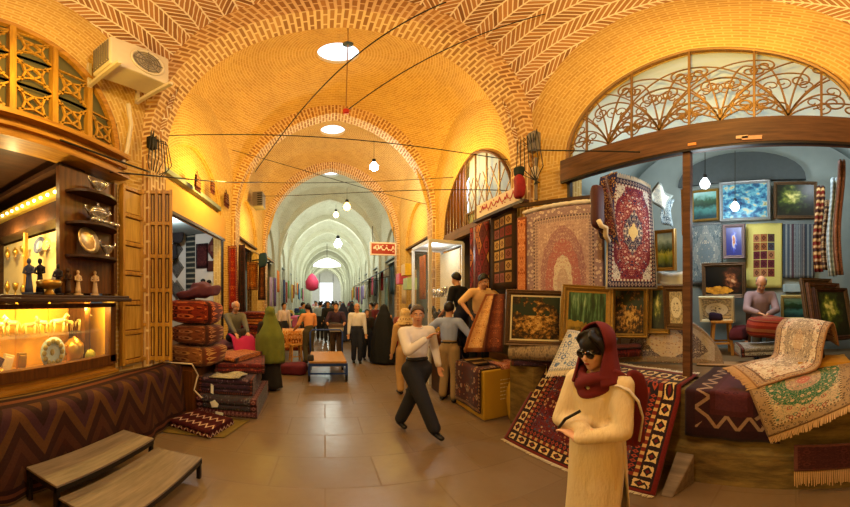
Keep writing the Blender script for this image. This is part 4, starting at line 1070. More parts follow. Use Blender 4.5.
for y in (-.25, .42, 1.11, 1.82, 2.5): b.bar((0, y, zb), (0, y, ztopR(y)), .025)
b.build('mullion', M_IRON, win)
def spiral(c, r0, turns, a0, dirn=1, n=26):
    out = []
    for i in range(n):
        t = i/(n-1); a = a0+dirn*turns*2*pi*t; r = r0*(1-.8*t); out.append((0, c[0]+r*cos(a), c[1]+r*sin(a)))
    return out
b = MB(); rnd = random.Random(5); rr = .0115
def inside(y, z, m=.05): return -.6 < y < 2.8 and zb+.02 < z < ztopR(y)-m
def scroll(pts, r=rr):
    run = []
    for p in pts:
        if inside(p[1], p[2], .03): run.append(p)
        else:
            if len(run) > 2: b.tube(run, r, 5)
            run = []
    if len(run) > 2: b.tube(run, r, 5)
for yc0 in (1.46, .77, .08, 2.15):                    # a sheaf of scrolls rising from each bay's foot
    for s_ in (-1, 1):
        for k, (L, hgt) in enumerate(((.45, .36), (.8, .72), (1.15, 1.0), (.3, .9), (.62, .22))):
            P = []
            for i in range(18):
                t = i/17; P.append((0, yc0+s_*L*(t**1.25), zb+.03+hgt*sin(t*pi*.55)))
            e = P[-1]; r0 = .13-.012*k
            sp = spiral((e[1], e[2]-r0*(1)), r0, 1.35, pi/2, -s_, 30)
            scroll(P+sp)
            P2 = spiral((yc0+s_*L*.55, zb+.06+hgt*.52), .10, 1.2, -pi/2, s_, 24); scroll(P2, .009)
b.build('scrollwork', M_IRON, win)
b = MB(); ring = [(.09, y, z) for y, z in LPR]; b.add([(.09, 1.1, zb)]+ring, [(0, i+1, i+2) for i in range(len(ring)-1)])
b.build('window_pane', M_FROST, win)
# ---- pictures and textiles on the back wall
def backpic(px0, py0, px1, py1, kind, mf, fw, label, x=XB, seed=0, lean=.06, liner=None, yaw=-pi/2, group=None):
    p = on_x(px0, py0, x-.02); q = on_x(px1, py1, x-.02); w = abs(p.y-q.y); h = abs(p.z-q.z)
    return painting((x-.06-h*sin(lean)*.5, (p.y+q.y)/2, min(p.z, q.z)), w, h, yaw, -lean, fw, mf, paint_mat('paint_%s_%d' % (kind, px0), kind, seed), label, liner=liner, group=group)
GP = 'framed paintings in the carpet shop'
backpic(693, 193, 720, 221, 'lake', M_GILT, .045, 'teal lakeside painting, smallest of the three in the top row on the back wall', seed=3, group=GP)
backpic(721, 185, 771, 221, 'blue', M_SILVERFR, .06, 'blue painting in a wide silver frame in the middle of the top row', seed=1, group=GP)
backpic(774, 184, 817, 220, 'glade', M_BRONZEFR, .06, 'dark frame with a sunlit green glade, last in the top row', seed=8, group=GP)
def backcloth(px0, py0, px1, py1, mat, label, name='wall_rug', cat='rug', x=XB-.02, fr=()):
    p = on_x(px0, py0, x); q = on_x(px1, py1, x); z1, z0 = max(p.z, q.z), min(p.z, q.z)
    fn = lambda u, v: V((x+.012*sin(u*9), p.y+(q.y-p.y)*u, z0+(z1-z0)*v))
    return sheet(name, mat, fn, label, cat, 16, 16, .014, fr=fr, frL=.07, frn=30)
backcloth(690, 224, 722, 284, rug_mat('grey_lattice_kilim', 1.1, 1.1, (104,112,112), ((150,150,140),(70,84,90)), 9, [(.05,(84,92,96),(150,146,136),'d')], [('d',.5,.5,(120,124,120),(168,164,150)),('d',.3,.3,(96,108,112),(170,160,140))]), 'grey diamond lattice rug on the back wall beside the post')
backcloth(746, 224, 782, 288, patch_mat('patchwork_panel', 1.0, 1.2, 3, 5, [(96,44,36),(64,44,40),(120,72,40),(84,34,40),(54,56,64),(140,92,60)], (176,166,92), .2, .06, (50,26,24)), 'dark patchwork panel on a yellow cloth on the back wall', name='patchwork_hanging', cat='hanging')
backcloth(783, 224, 814, 278, stripe_mat('blue_grey_kilim', 1.2, 1.1, [(52,62,72),(96,104,108),(60,70,80),(84,88,92),(70,50,56)], .42, (130,134,130), vert=True), 'blue-grey banded kilim hanging right of the patchwork panel')
backcloth(783, 284, 816, 292, plain('pale_grey_felt', (140,156,158), .9), 'pale grey cloth strip below the blue-grey kilim', name='hanging_strip', cat='cloth')
backpic(724, 226, 746, 259, 'vase', plain('mauve_frame', (110,92,90), .5, .2), .06, 'upright royal blue painting in a mauve frame', x=XB-.12, group=GP)
backpic(704, 264, 747, 298, 'dark', M_BRONZEFR, .065, 'near-black painting with a seated reader and golden table in a carved frame', x=XB-.2, lean=.1, group=GP)
backpic(702, 296, 736, 322, 'call', M_PALEFR, .05, 'cream oval calligraphy panel leaning behind the stool', x=XB-.45, lean=.2, group=GP)
backpic(781, 295, 817, 320, 'lake', plain('pale_gold_frame', (190,172,110), .45, .3), .05, 'grey-green textured picture in a pale gold frame behind the red bundle', x=XB-.3, lean=.12, seed=9, group=GP)
backpic(657, 232, 678, 271, 'land', M_GILT, .05, 'small bright green landscape between the medallion rug and the post', x=3.75, lean=.05, seed=5, group=GP)
backpic(684, 192, 689, 236, 'glade', M_GILT, .05, 'narrow framed picture seen edge-on behind the post', x=3.9, lean=.05, seed=5, group=GP)
backpic(667, 285, 692, 330, 'call', M_BRONZEFR, .09, 'brown framed pale picture directly behind the post', x=3.7, lean=.1, seed=2, group=GP)
sheet('hanging_board', plain('white_paint', (206,206,200), .7), lambda u, v: at(655+34*u, 283-14*v+4*sin(u*3), 4.25-.1*u), 'white board below the small green landscape', 'board', 4, 4, .02)
for px0, lab, py0, ln in ((822, 'first', 188, 92), ):
    pass
# things hanging at the right jamb
M_STR = stripe_mat('red_ochre_runner', .4, 2, [(120,40,34),(176,130,70),(70,40,36),(150,90,50)], .3, (220,190,140))
def hang_drape(pxa, pxb, pya, pyb, X_, mat, label, fold=.03):
    a = on_x(pxa, pya, X_); c = on_x(pxb, pyb, X_)
    def fn(u, v): return V((X_+fold*sin(u*12+v*2), a.y+(c.y-a.y)*u+.03*sin(v*5), c.z+(a.z-c.z)*v))
    return sheet('hanging_runner', mat, fn, label, 'runner', 14, 14, .014)
hang_drape(815, 823, 186, 272, 4.6, M_STR, 'red and ochre runner hanging near the right jamb of the carpet shop')
hang_drape(823, 829, 200, 270, 4.4, stripe_mat('brown_net_runner', .4, 2, [(96,70,50),(150,120,84),(70,50,44)], .2, (190,160,120)), 'brown netted runner hanging right of the red and ochre one')
hang_drape(829, 836, 178, 276, 4.0, stripe_mat('white_lace_cloth', .4, 2, [(176,190,194),(150,164,170)], .1), 'white lace cloth hanging at the far right jamb')
hang_drape(836, 843, 160, 275, 3.4, rug_mat('rose_brown_rug', .5, 2, (124,84,66), ((160,110,84),(90,50,44)), 10, [(.06,(90,60,50),(150,110,90),'d')]), 'rose-brown rug strip hanging outermost at the right jamb')
# pale textiles hung high on the left inside wall
def skew(name, a, mat, label, cat='cloth'):
    return sheet(name, mat, quad(*a, lambda u, v: (0, .04*sin(u*6+v*4), 0)), label, cat, 12, 12, .014)
skew('hanging_cloth', (at(652,198,4.2), at(664,214,4.35), at(656,182,4.2), at(672,196,4.35)), rug_mat('ivory_strip', .6, .4, (206,206,190), ((150,160,160),), 16, [(.04,(120,128,124),None,'')]), 'ivory patterned cloth pinned high beside the medallion rug')
skew('hanging_cloth', (at(662,222,4.4), at(672,228,4.5), at(664,196,4.4), at(673,200,4.5)), rug_mat('grey_leaf_cloth', .5, .8, (96,112,120), ((60,70,80),(170,176,170)), 10), 'grey leaf-shaped cloth hanging left of the post')
# ---- the medallion rug and the mauve niche rug
M_MED = rug_mat('red_medallion_rug', .95, 1.65, (198,190,176), ((120,110,110),), 16, [(.02,(190,180,160),None,''),(.09,(52,44,62),(150,130,120),'d'),(.03,(196,184,164),(120,60,60),'k')], [('e',.38,.73,(96,26,40),((44,40,84),(150,80,84))),('e',.30,.60,(116,30,40),((40,36,76),(196,150,140))),('d',.2,.36,(46,40,74),(170,120,110)),('d',.085,.15,(216,196,140),None)], warp=.07)
a, c_, d_, e_ = at(606,289,3.55), at(655,289,3.95), at(612,174,3.62), at(652,188,4.0)
def medfn(u, v):
    p = a*(1-u)*(1-v)+c_*u*(1-v)+d_*(1-u)*v+e_*u*v
    return p+V((0, .03*sin(u*5+v*2), 0))
sheet('medallion_rug', M_MED, medfn, 'ivory rug with a deep red and navy medallion hanging from the beam', 'rug', 20, 28, .016, fr=('v1',), frL=.05, frn=30)
# its turned-over dark corner, and a maroon bag with cream handle beside it
skew('folded_corner', (at(600,236,3.45), at(618,246,3.5), at(598,178,3.5), at(616,172,3.6)), rug_mat('navy_maroon_rug', .6, .9, (52,26,34), ((100,44,44),(150,110,70)), 10, [(.08,(40,36,70),(160,120,70),'')]), 'navy and maroon rug folded over the left edge of the medallion rug', 'rug')
b = MB(); pillow(b, (0,0,0), (.16,.12,.55), lump=.03, seed=2); o = b.build('maroon_bag', plain('maroon_leather', (66,26,26), .6), smooth=True); o.location = at(597, 206, 3.4); tag(o, 'slim maroon bag hanging between the mauve and the medallion rug', 'bag')
hd = MB().tube([V((-.06,-.07,-.2)), V((-.05,-.1,-.27)), V((.02,-.11,-.28)), V((.04,-.09,-.36)), V((.12,-.08,-.42))], .03, 8).build('handle', M_FRINGE, o, smooth=True)
M_NICHE = rug_mat('mauve_niche_rug', 1.05, 1.75, (186,156,146), ((206,180,164),(160,128,126)), 26, [(.025,(96,78,84),None,''),(.10,(150,124,128),(206,188,176),''),(.02,(92,72,80),(170,150,140),'k'),(.05,(182,156,146),(130,106,112),'d')], [('e',.30,.62,(150,108,114),(176,140,138)),('e',.23,.47,(166,100,102),(150,96,104)),('e',.125,.30,(206,196,182),(172,160,154)),('e',.07,.17,(180,158,148),(206,190,176))])
na, nb = at(526,300,4.22), at(606,300,3.76)
def niche(u, v):
    p = na.lerp(nb, u); z = .95+v*(2.12+.13*u*(1-u)+.02*u)
    return V((p.x, p.y, z))+V((.05,.1,0))*(.5*v)
o = sheet('niche_rug', M_NICHE, niche, 'mauve rug with a pale pointed oval in nested niches, hanging by the brick pier', 'rug', 24, 30, .02)
b = MB(); rnd = random.Random(3)
for i in range(26):
    p = niche(i/25, 1.0); b.ball(p+V((0,0,.01)), (.05,.045,.03+.015*rnd.random()), 8, 6)
smooth_join(b.build('wool_edge', plain('white_wool', (222,214,204), .95), o), .015, 3)
oa = at(517,300,4.3)
sheet('orange_runner', rug_mat('orange_runner', .3, 1.7, (190,116,70), ((140,70,40),(220,160,110)), 12, [(.03,(120,60,36),None,'')]), lambda u, v: V((oa.x+(na.x-oa.x)*u, oa.y+(na.y-oa.y)*u-.01, .95+2.05*v)), 'narrow orange rug hanging left of the mauve niche rug', 'rug', 6, 12, .02)
MB_ = MB().bar(at(514,207,4.34), at(608,196,3.8), .05); tag(MB_.build('rug_rail', M_DARKWOOD), 'dark rail that carries the mauve niche rug', 'rail')
# ---- paintings standing along the platform edge
for k, y in enumerate((3.02, 2.45)):
    folded('folded_rug', (M_F2, M_F1)[k], ((2.57, 3.07, PZ+.005), (2.86, 2.42, PZ+.005))[k], (.6,.56)[k], (.4,.4)[k], (1,3)[k], (.075,.11)[k], (-.66,-.85)[k], ('plum folded rug under the stilllife painting on the platform', 'slate folded rug under the forest painting on the platform')[k].replace('stilllife', 'golden still-life'), seed=60+k)
def standpic(px0, px1, pyt, pyb, d, kind, mf, fw, label, seed=0, lean=.16, tw=0.0, liner=None, roll=0.0):
    a = at(px0, pyb, d); c = at(px1, pyb, d); m = (a+c)/2; w = (c-a).length
    h = (at(px0, pyt, d).z-a.z)/cos(lean); az = ((px0+px1)/2-CX)/F
    return painting((m.x, m.y, a.z), w, h, -az+tw, lean, fw, mf, paint_mat('paint_st_%d' % px0, kind, seed), label, GP, liner=liner, roll=roll)
standpic(504, 566, 290, 346, 3.80, 'still', M_BRONZEFR, .07, 'golden still-life painting in a carved bronze frame at the pier end of the platform', seed=1, lean=.07, liner=M_PALEFR, roll=.03)
standpic(559, 613, 285, 342, 3.58, 'forest', M_GILT, .075, 'green forest path painting in a gilt frame beside the still-life', seed=4, tw=.1, liner=M_GILT, roll=.05)
standpic(610, 648, 286, 338, 3.86, 'still', M_GILT, .06, 'dark painting with yellow figures, third in the standing row', seed=6, tw=-.1)
standpic(646, 670, 285, 334, 3.98, 'glade', M_GILT, .07, 'narrow green painting in a bright gilt frame, fourth in the standing row', seed=2, tw=-.2)
# rolled rugs below the still-life
rolled('rolled_rug', rug_mat('dun_rug', 1, 1, (150,130,104), ((110,96,84),), 14), (lambda p: V((p.x,p.y,1.125)))(at(510, 356, 3.86)), (lambda p: V((p.x,p.y,1.125)))(at(568, 346, 3.72)), .095, 'dun rolled rug lying under the still-life painting', 'rolled rug')
rolled('rolled_rug', M_F3, at(640, 350, 3.95), at(600, 352, 3.85), .09, 'brick red rolled rug behind the scarfed woman', 'rolled rug')
# blue and white rug, fringe at its lower edge
M_BW = rug_mat('blue_white_rug', .55, .55, (196,192,184), ((96,116,150),(80,100,140)), 12, [(.05,(196,188,176),(120,130,150),'d')])
sheet('blue_white_rug', M_BW, quad(at(548,372,3.2), at(592,368,3.05), at(568,330,3.55), at(602,346,3.3), lambda u, v: (0,0,.05*sin(u*3.1)*v)), 'white rug with blue florets and fringed edge beside the scarfed woman', 'rug', 14, 14, .016, fr=('v0',), frL=.07, frn=40)
# ---- big red rug spilling from the platform to the floor
M_BIG = rug_mat('big_red_rug', 2.2, 1.75, (98,28,28), ((52,26,34),(186,150,110),(150,52,34),(60,70,90)), 15, [(.05,(104,30,28),None,''),(.17,(40,26,32),(206,174,120),'b'),(.05,(110,36,30),(180,140,90),'k'),(.10,(36,28,36),(146,60,44),'d')], [('d',.75,.6,(74,24,30),(176,130,90)),('d',.36,.30,(40,34,52),(190,150,120))])
A0, A1 = V((2.02, 2.98, .012)), V((2.08, 1.06, .012)); B0, B1 = V((2.72, 2.86, PZ+.03)), V((2.92, 1.04, PZ+.03))
BW = .40
def bigrug(u, v):
    lo = A0.lerp(A1, u); hi = B0.lerp(B1, u)
    e = V((2.60, lo.y*.4+hi.y*.6, PZ+.03))
    if v < .8: t = v/.8; p = lo.lerp(e, t); p.z = .012+.873*(t**1.05)+.02*sin(t*pi)*sin(u*9); p.x -= .03*sin(t*pi)
    else: t = (v-.8)/.2; p = e.lerp(V((e.x+.58-.1*u, e.y-.12*(1-u), PZ+.03)), t); p.z = PZ+.03+.004*sin(u*20)
    return p
sheet('red_rug', M_BIG, bigrug, 'large red and navy rug sloping to the floor behind the scarfed woman', 'rug', 50, 40, .016, fr=('v0','v1'), frL=.1, frn=110)
tag(MB().hexa([V(p) for p in ((2.12,.93,.0),(2.44,.86,.0),(2.44,1.03,.0),(2.12,1.03,.0),(2.16,.93,.06),(2.44,.86,.34),(2.44,1.03,.34),(2.16,1.03,.06))]).build('grey_plank', M_GREYBOARD, bevel=.01), 'grey wooden block under the right corner of the big red rug', 'plank')
# grey rug with the arched medallion, slumped against the post
M_GREYR = rug_mat('grey_arch_rug', 1.1, .7, (186,176,166), ((160,148,142),), 22, [(.09,(140,126,112),(140,112,100),'')], [('n',.40,.40,(92,80,90),(76,70,86)),('n',.21,.24,(196,174,150),(150,108,92))], fieldmix=(164,156,154))
def greyr(u, v):
    px = 612+(112)*u; arch = sin(pi*min(1, u**.85))**.6
    d = 4.05-.12*u; bot = HC-(PZ+.02); lift = .74*arch*(1-.12*u)
    p = at(px, 300, d+.10*v*arch-.05); p.z = PZ+.02+lift*v+.02*sin(u*9)*v; return p
sheet('grey_rug', M_GREYR, greyr, 'grey rug with an arched cream medallion slumped by the post', 'rug', 40, 20, .016)
# maroon rug over the platform edge
M_MAR = rug_mat('maroon_edge_rug', .85, 1.5, (66,28,38), ((84,40,46),), 8, [(.10,(44,20,26),None,''),(.13,(54,26,30),(150,120,96),'z'),(.05,(70,30,34),None,'')], [], fieldmix=(88,44,54))
def marfn(u, v):
    y = .99-.85*u; s_ = v*1.5
    if s_ < .42: z = PZ+.01-.36+(s_-.1)*1.1; x = 2.555-.012*sin(u*14)
    elif s_ < .54: a_ = (s_-.42)/.12*pi/2; x = 2.555+.06*(1-cos(a_)); z = PZ+.002+.02*sin(a_)
    else: x = 2.615+(s_-.54)*.95; z = PZ+.022+.006*sin(u*18+s_*9)
    return V((x, y, z))
sheet('maroon_rug', M_MAR, marfn, 'dark maroon rug folded over the platform edge with a zigzag border', 'rug', 40, 40, .016)
sheet('tan_runner', plain('tan_weave', (160,126,88), .95), quad((3.62,1.25,PZ+.02),(3.9,-.35,PZ+.02),(3.86,1.3,PZ+.02),(4.1,-.25,PZ+.02)), 'tan strip of matting on the platform before the stool', 'matting', 8, 8, .01)
# cream floral rug over the bundle, green medallion rug over the edge
M_CRM = rug_mat('cream_floral_rug', .8, 1.35, (204,186,160), ((140,108,88),(110,106,102),(216,200,176),(156,90,72)), 16, [(.02,(150,110,80),None,''),(.07,(166,136,104),(110,80,70),''),(.015,(110,84,66),None,'')], [('e',.22,.42,(150,130,110),(110,96,90)),('d',.10,.2,(180,150,120),(120,80,70))])
def crm(u, v):
    # v=0 fringe end near the platform edge, climbs over the bundle and falls behind it
    Lx = 738+24*u; P = []
    a_ = at(732, 366, 2.86); b_ = at(757, 388, 2.62)       # fringe end corners
    c1, c2 = at(772, 356, 3.05), at(818, 368, 2.75)
    d1, d2 = at(778, 326, 3.2), at(828, 330, 2.92)
    e1, e2 = at(788, 319, 3.35), at(834, 324, 3.05)
    f1, f2 = at(806, 330, 3.6), at(839, 346, 3.2)
    pts = [(a_, b_), (a_.lerp(c1, .5), b_.lerp(c2, .5)), (c1, c2), (c1.lerp(d1,.55)+V((0,0,.0)), c2.lerp(d2,.55)), (d1, d2), (e1, e2), (f1, f2)]
    def cr(q0, q1, q2, q3, t): return .5*((2*q1)+(q2-q0)*t+(2*q0-5*q1+4*q2-q3)*t*t+(3*q1-q0-3*q2+q3)*t*t*t)
    n = len(pts)-1; s_ = v*n; i = min(int(s_), n-1); t = s_-i
    g_ = lambda k, s: pts[max(0, min(n, k))][s]
    A = cr(g_(i-1,0), g_(i,0), g_(i+1,0), g_(i+2,0), t); B = cr(g_(i-1,1), g_(i,1), g_(i+1,1), g_(i+2,1), t)
    return A.lerp(B, u)+V((0,0,.02*sin(pi*u)))
sheet('cream_rug', M_CRM, crm, 'cream floral rug with tan fringe draped in an S over the bundle', 'rug', 24, 44, .016, fr=('v0',), frL=.09, frn=36, frm=M_FRINGE_T)
M_GRN = rug_mat('green_medallion_rug', 1.0, 1.5, (178,152,120), ((120,90,66),(190,170,130),(140,70,60),(80,100,80)), 14, [(.02,(120,90,60),None,''),(.10,(146,118,84),(90,70,54),''),(.02,(90,74,56),(180,150,110),'k')], [('e',.36,.46,(40,92,62),(70,110,80)),('e',.18,.2,(150,120,100),(84,110,80)),('d',.08,.1,(170,90,80),(200,170,130))])
def grn(u, v):
    a_, b_ = at(768, 437, 2.46), at(852, 404, 2.36); c_, d_ = at(747, 386, 2.66), at(852, 360, 2.95)
    p = a_*(1-u)*(1-v)+b_*u*(1-v)+c_*(1-u)*v+d_*u*v
    return p+V((-.05*sin(pi*v), 0, .05*sin(pi*v)))
sheet('green_rug', M_GRN, grn, 'tan rug with a green medallion hanging over the platform edge at the right', 'rug', 26, 24, .016, fr=('v0',), frL=.07, frn=60, frm=M_FRINGE_T, uv=lambda u, v: (u, v*.62))
# bundle, cushion, stool, crate and corner clutter
b = MB(); pillow(b, (0,0,0), (.62,.42,.27), lump=.05, seed=2); o = b.build('red_bundle', stripe_mat('red_striped_sack', 1, 1, [(120,44,38),(150,64,50),(104,36,36),(132,84,60)], .16), smooth=True); o.location = at(772, 327, 3.9); o.rotation_euler = (0, .08, -1.2); tag(o, 'red striped sack lying by the seated shopkeeper', 'sack')
folded('folded_rug', fm('grey_white_rug', (150,146,140), (110,104,104), (90,84,84)), at(764, 353, 3.9), .7, .5, 2, .06, -1.2, 'grey and white folded rug under the red striped sack', seed=71)
b = MB(); pillow(b, (0,0,0), (.5,.42,.36), lump=.03, seed=4); o = b.build('rug_bale', plain('dark_bale', (46,32,26), .95), smooth=True); o.location = at(806, 340, 3.15)+V((.1,.0,0)); o.location.z = 1.12; tag(o, 'dark bale under the cream floral rug', 'bale')
def stool(loc, h, w, label):
    o = empty('stool', loc, .35, label, 'stool')
    MB().box((0,0,h-.02), (w, w*.85, .04)).build('seat', M_STOOL, o, bevel=.008)
    for sx in (-1, 1):
        for sy in (-1, 1): MB().bar((sx*w*.36, sy*w*.3, h-.04), (sx*w*.46, sy*w*.4, 0), .045).build('leg', M_STOOL, o)
    for s_ in (-1, 1): MB().bar((s_*w*.42, -w*.36, h*.35), (s_*w*.42, w*.36, h*.35), .03).build('stretcher', M_STOOL, o)
    MB().bar((-w*.42, -w*.36, h*.28), (w*.42, -w*.36, h*.28), .03).build('stretcher', M_STOOL, o); return o
ps = at(721, 354, 4.75); ps.z = PZ+.003; stool(ps, .54, .40, 'yellow pine stool standing on the platform')
b = MB(); pillow(b, (0,0,0), (.24,.2,.12), lump=.05, seed=6); o = b.build('cloth_bundle', plain('dark_purple_cloth', (40,24,44), .95), smooth=True); o.location = (ps.x-.05, ps.y+.04, PZ+.55+.05); tag(o, 'dark purple cloth lump lying on the pine stool', 'cloth')
for k, (px, py, w, m, lab) in enumerate(((738, 322, .3, plain('wine_cloth', (84,30,36), .95), 'wine red cloth pile beside the pine stool'), (741, 338, .28, plain('orange_white_cloth', (176,120,84), .95, var=.5, scale=12), 'orange and white cloth pile on the platform by the stool'))):
    b = MB(); pillow(b, (0,0,0), (w,w*.8,w*.7), lump=.08, seed=k+8); o = b.build('cloth_pile', m, smooth=True); p = at(px, py, 4.7); o.location = (p.x, p.y, PZ+.005+w*.3 + (.26 if k == 0 else 0)); tag(o, lab, 'cloth')
def crate(loc, d, h, label, rz=0):
    o = empty('yellow_crate', loc, rz, label, 'crate'); m = plain('yellow_board', (190,140,50), .6)
    for z in (.12,.5,.88): MB().box((0,0,h*z), (d[0], d[1], h*.2)).build('slat_band', m, o)
    for sx in (-1,1):
        for sy in (-1,1): MB().box((sx*(d[0]/2-.02), sy*(d[1]/2-.02), h/2), (.045,.045,h)).build('corner_post', m, o)
    return o
pc = at(838, 372, 2.95); crate((pc.x+.1, pc.y+.14, PZ+.005), (.4,.5), .26, 'yellow slatted crate at the right end of the platform')
for k in range(3):
    a_ = at(824+7*k, 330, 4.1-.2*k); yaw = -(830-CX)/F+.5
    painting((a_.x, a_.y, 1.3), .5, .85-.08*k, yaw, .32, .06, (M_BRONZEFR, M_RUSTBEAM, M_DARKWOOD)[k], paint_mat('paint_lean_%d' % k, 'glade', k*3.), ('bronze', 'rust-brown', 'dark wood')[k]+' framed picture leaning at the right jamb of the carpet shop', GP)
def darkmar(u, v): 
    p = at(802+50*u, 478-38*v, 2.42+.05*v); return V((p.x, p.y, max(p.z, .03)))
sheet('dark_fringed_rug', rug_mat('dark_fringed_rug', .5, .4, (58,26,24), ((76,36,32),), 12, [(.03,(90,50,40),None,'')]), quad((2.40,.02,.26),(2.42,-.5,.26),(2.48,.02,.5),(2.48,-.5,.5)), 'dark maroon folded rug with tan fringe low at the platform end', 'rug', 8, 8, .03, fr=('v0',), frL=.16, frn=34, frm=M_FRINGE_T, down=.4)
# hanging bulbs
def bulb(loc, r, mat, label, top=None, name='light_bulb'):
    o = empty(name, loc, 0, label, 'lamp'); MB().lathe([(.002,-r*1.02),(r*.5,-r*.88),(r*.87,-r*.5),(r,0),(r*.87,r*.5),(r*.55,r*.9),(r*.4,r*1.3)], n=18).build('globe', mat, o, smooth=True)
    MB().lathe([(r*.42,r*1.25),(r*.45,r*2.1),(r*.2,r*2.3)], n=12).build('socket', M_BLACK, o)
    if top: MB().tube([(0,0,r*2.2), V(top)-V(loc)], .006, 5).build('cord', M_CABLE, o)
    return o
M_BULBW = glow('white_bulb', (236,248,255), 14.0)
B1_, B2_ = at(705, 184, 4.1), at(735, 207, 4.5)
bulb(B1_, .07, M_BULBW, 'white glowing bulb hanging left of the silver framed painting', B1_+V((0,0,.75)))
bulb(B2_, .065, M_BULBW, 'white glowing bulb put in for the reflection on the silver framed painting', B2_+V((0,0,1.0)))  # second bulb added where the picture only mirrors a light
# ---------------------------------------------------------------- aisle and stalls further in
# shop rooms behind the openings of the further bays
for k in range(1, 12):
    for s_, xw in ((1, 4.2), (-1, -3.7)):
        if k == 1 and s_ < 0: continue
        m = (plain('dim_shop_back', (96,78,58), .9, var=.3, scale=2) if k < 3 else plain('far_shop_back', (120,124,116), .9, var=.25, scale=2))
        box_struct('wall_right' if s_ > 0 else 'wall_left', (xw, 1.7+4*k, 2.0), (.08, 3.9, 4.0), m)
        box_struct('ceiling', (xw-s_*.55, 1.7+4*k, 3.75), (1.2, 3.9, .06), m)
# bay one, right: lunette half glazed, half boarded
win = empty('window_3', (2.99, 0, 0)); win['kind'] = 'structure'
LQ = [(y, z) for y, z in LUN_R1]; zq = 3.42
def zt(y):
    for (y0, z0), (y1, z1) in zip(LQ[:-1], LQ[1:]):
        if y0 <= y <= y1: return z0+(z1-z0)*(y-y0)/(y1-y0+1e-9)
    return zq
b = MB(); b.tube([(0, y, z) for y, z in LQ], .035, 6); b.box((0, 5.57, zq), (.08, 2.95, .08)); b.build('window_frame', M_RUSTBEAM, win)
b = MB()
for y in (4.55, 5.0, 5.45, 5.9): b.bar((0, y, zq), (0, y, zt(y)), .03)
for k in range(6):
    y = 4.3+k*.3
    b.bar((0, y, zq), (0, min(5.9, y+.55), min(zt(min(5.9, y+.55)), zq+1.1)), .016); b.bar((0, y+.3, zq), (0, max(4.2, y-.25), min(zt(max(4.2, y-.25)), zq+1.1)), .016)
b.build('lattice', M_IRON, win)
b = MB(); ring = [(.08, y, z) for y, z in LQ if y <= 5.95]+[(.08, 5.95, zq)]; b.add(ring, [tuple(range(len(ring)))]); b.build('window_pane', M_FROST, win)
b = MB(); ring = [(.03, 5.95, zq)]+[(.03, 5.95, zt(5.95))]+[(.03, y, z) for y, z in LQ if y > 5.95]; b.add(ring, [tuple(range(len(ring)))])
for k in range(6): b.box((.01, 6.0+k*.18, (zq+zt(6.0+k*.18))/2), (.03, .03, max(.05, zt(6.0+k*.18)-zq)))
b.build('window_board', M_BROWNWOOD, win)
box_struct('trim_40', (3.0, 5.57, 3.32), (.12, 3.0, .16), M_RUSTBEAM)
box_struct('trim_41', on_x(478, 250, 2.95).xy.to_3d()+V((0,0,1.65)), (.16, .16, 3.3), M_BROWNWOOD)
box_struct('floor', (3.1, 5.6, .3), (1.2, 2.9, .6), M_BROWNWOOD)
# banner and its bundle
def on_wall(px, py, X_): return on_x(px, py, X_)
bn = empty('shop_banner', (2.66, 4.05, 3.43), 0, 'white cloth banner with red lettering slung along the bay beside the mauve rug', 'banner')
MB().box((0, .05, 0), (.03, 1.36, .27), M=Rx(0)).build('cloth', plain('white_banner', (224,206,192), .8, var=.08), bn)
def strokes(b, y0, z0, L, hgt, rnd, X_, mir=1, r=.009):
    """flowing joined right-to-left lettering with dots"""
    y = 0
    while y < L:
        w = rnd.uniform(.04, .1); k = rnd.random(); P = []
        for i in range(9):
            t = i/8; zz = (-.25*sin(pi*t) if k < .4 else (.5*sin(pi*t)**2 if k < .7 else .9*(t if t < .5 else 1-t)*2))*hgt
            P.append((X_, y0+mir*(y+w*t), z0+zz))
        b.tube(P, r, 5)
        if rnd.random() < .6: b.ball((X_, y0+mir*(y+w*.5), z0+(hgt*.95 if rnd.random() < .5 else -hgt*.55)), r*1.3, 6, 4)
        y += w+ (.02 if rnd.random() < .3 else 0)
b = MB(); strokes(b, .62, -.0, 1.0, .09, random.Random(4), -.018, -1); b.build('lettering', plain('red_paint', (176,44,50), .6), bn)
tag(MB().box((2.66, 4.1, 3.27), (.10, 1.5, .05)).build('rail', M_DARKWOOD), 'dark rail along the lower edge of the white banner', 'rail')
b = MB(); pz = on_x(519, 188, 2.6)
pillow(b, pz+V((0,0,.02)), (.12,.14,.36), lump=.05, seed=9); tag(b.build('red_bundle', plain('red_white_cloth', (150,40,44), .9, var=.5, scale=9), smooth=True), 'red cloth bundle perched at the near end of the white banner', 'bundle')
b = MB(); pillow(b, pz+V((0,0,.28)), (.12,.14,.16), lump=.05, seed=5); tag(b.build('dark_bundle', plain('dark_green_cloth', (34,44,40), .9), smooth=True), 'small dark bundle tied on top of the red one by the banner', 'bundle')
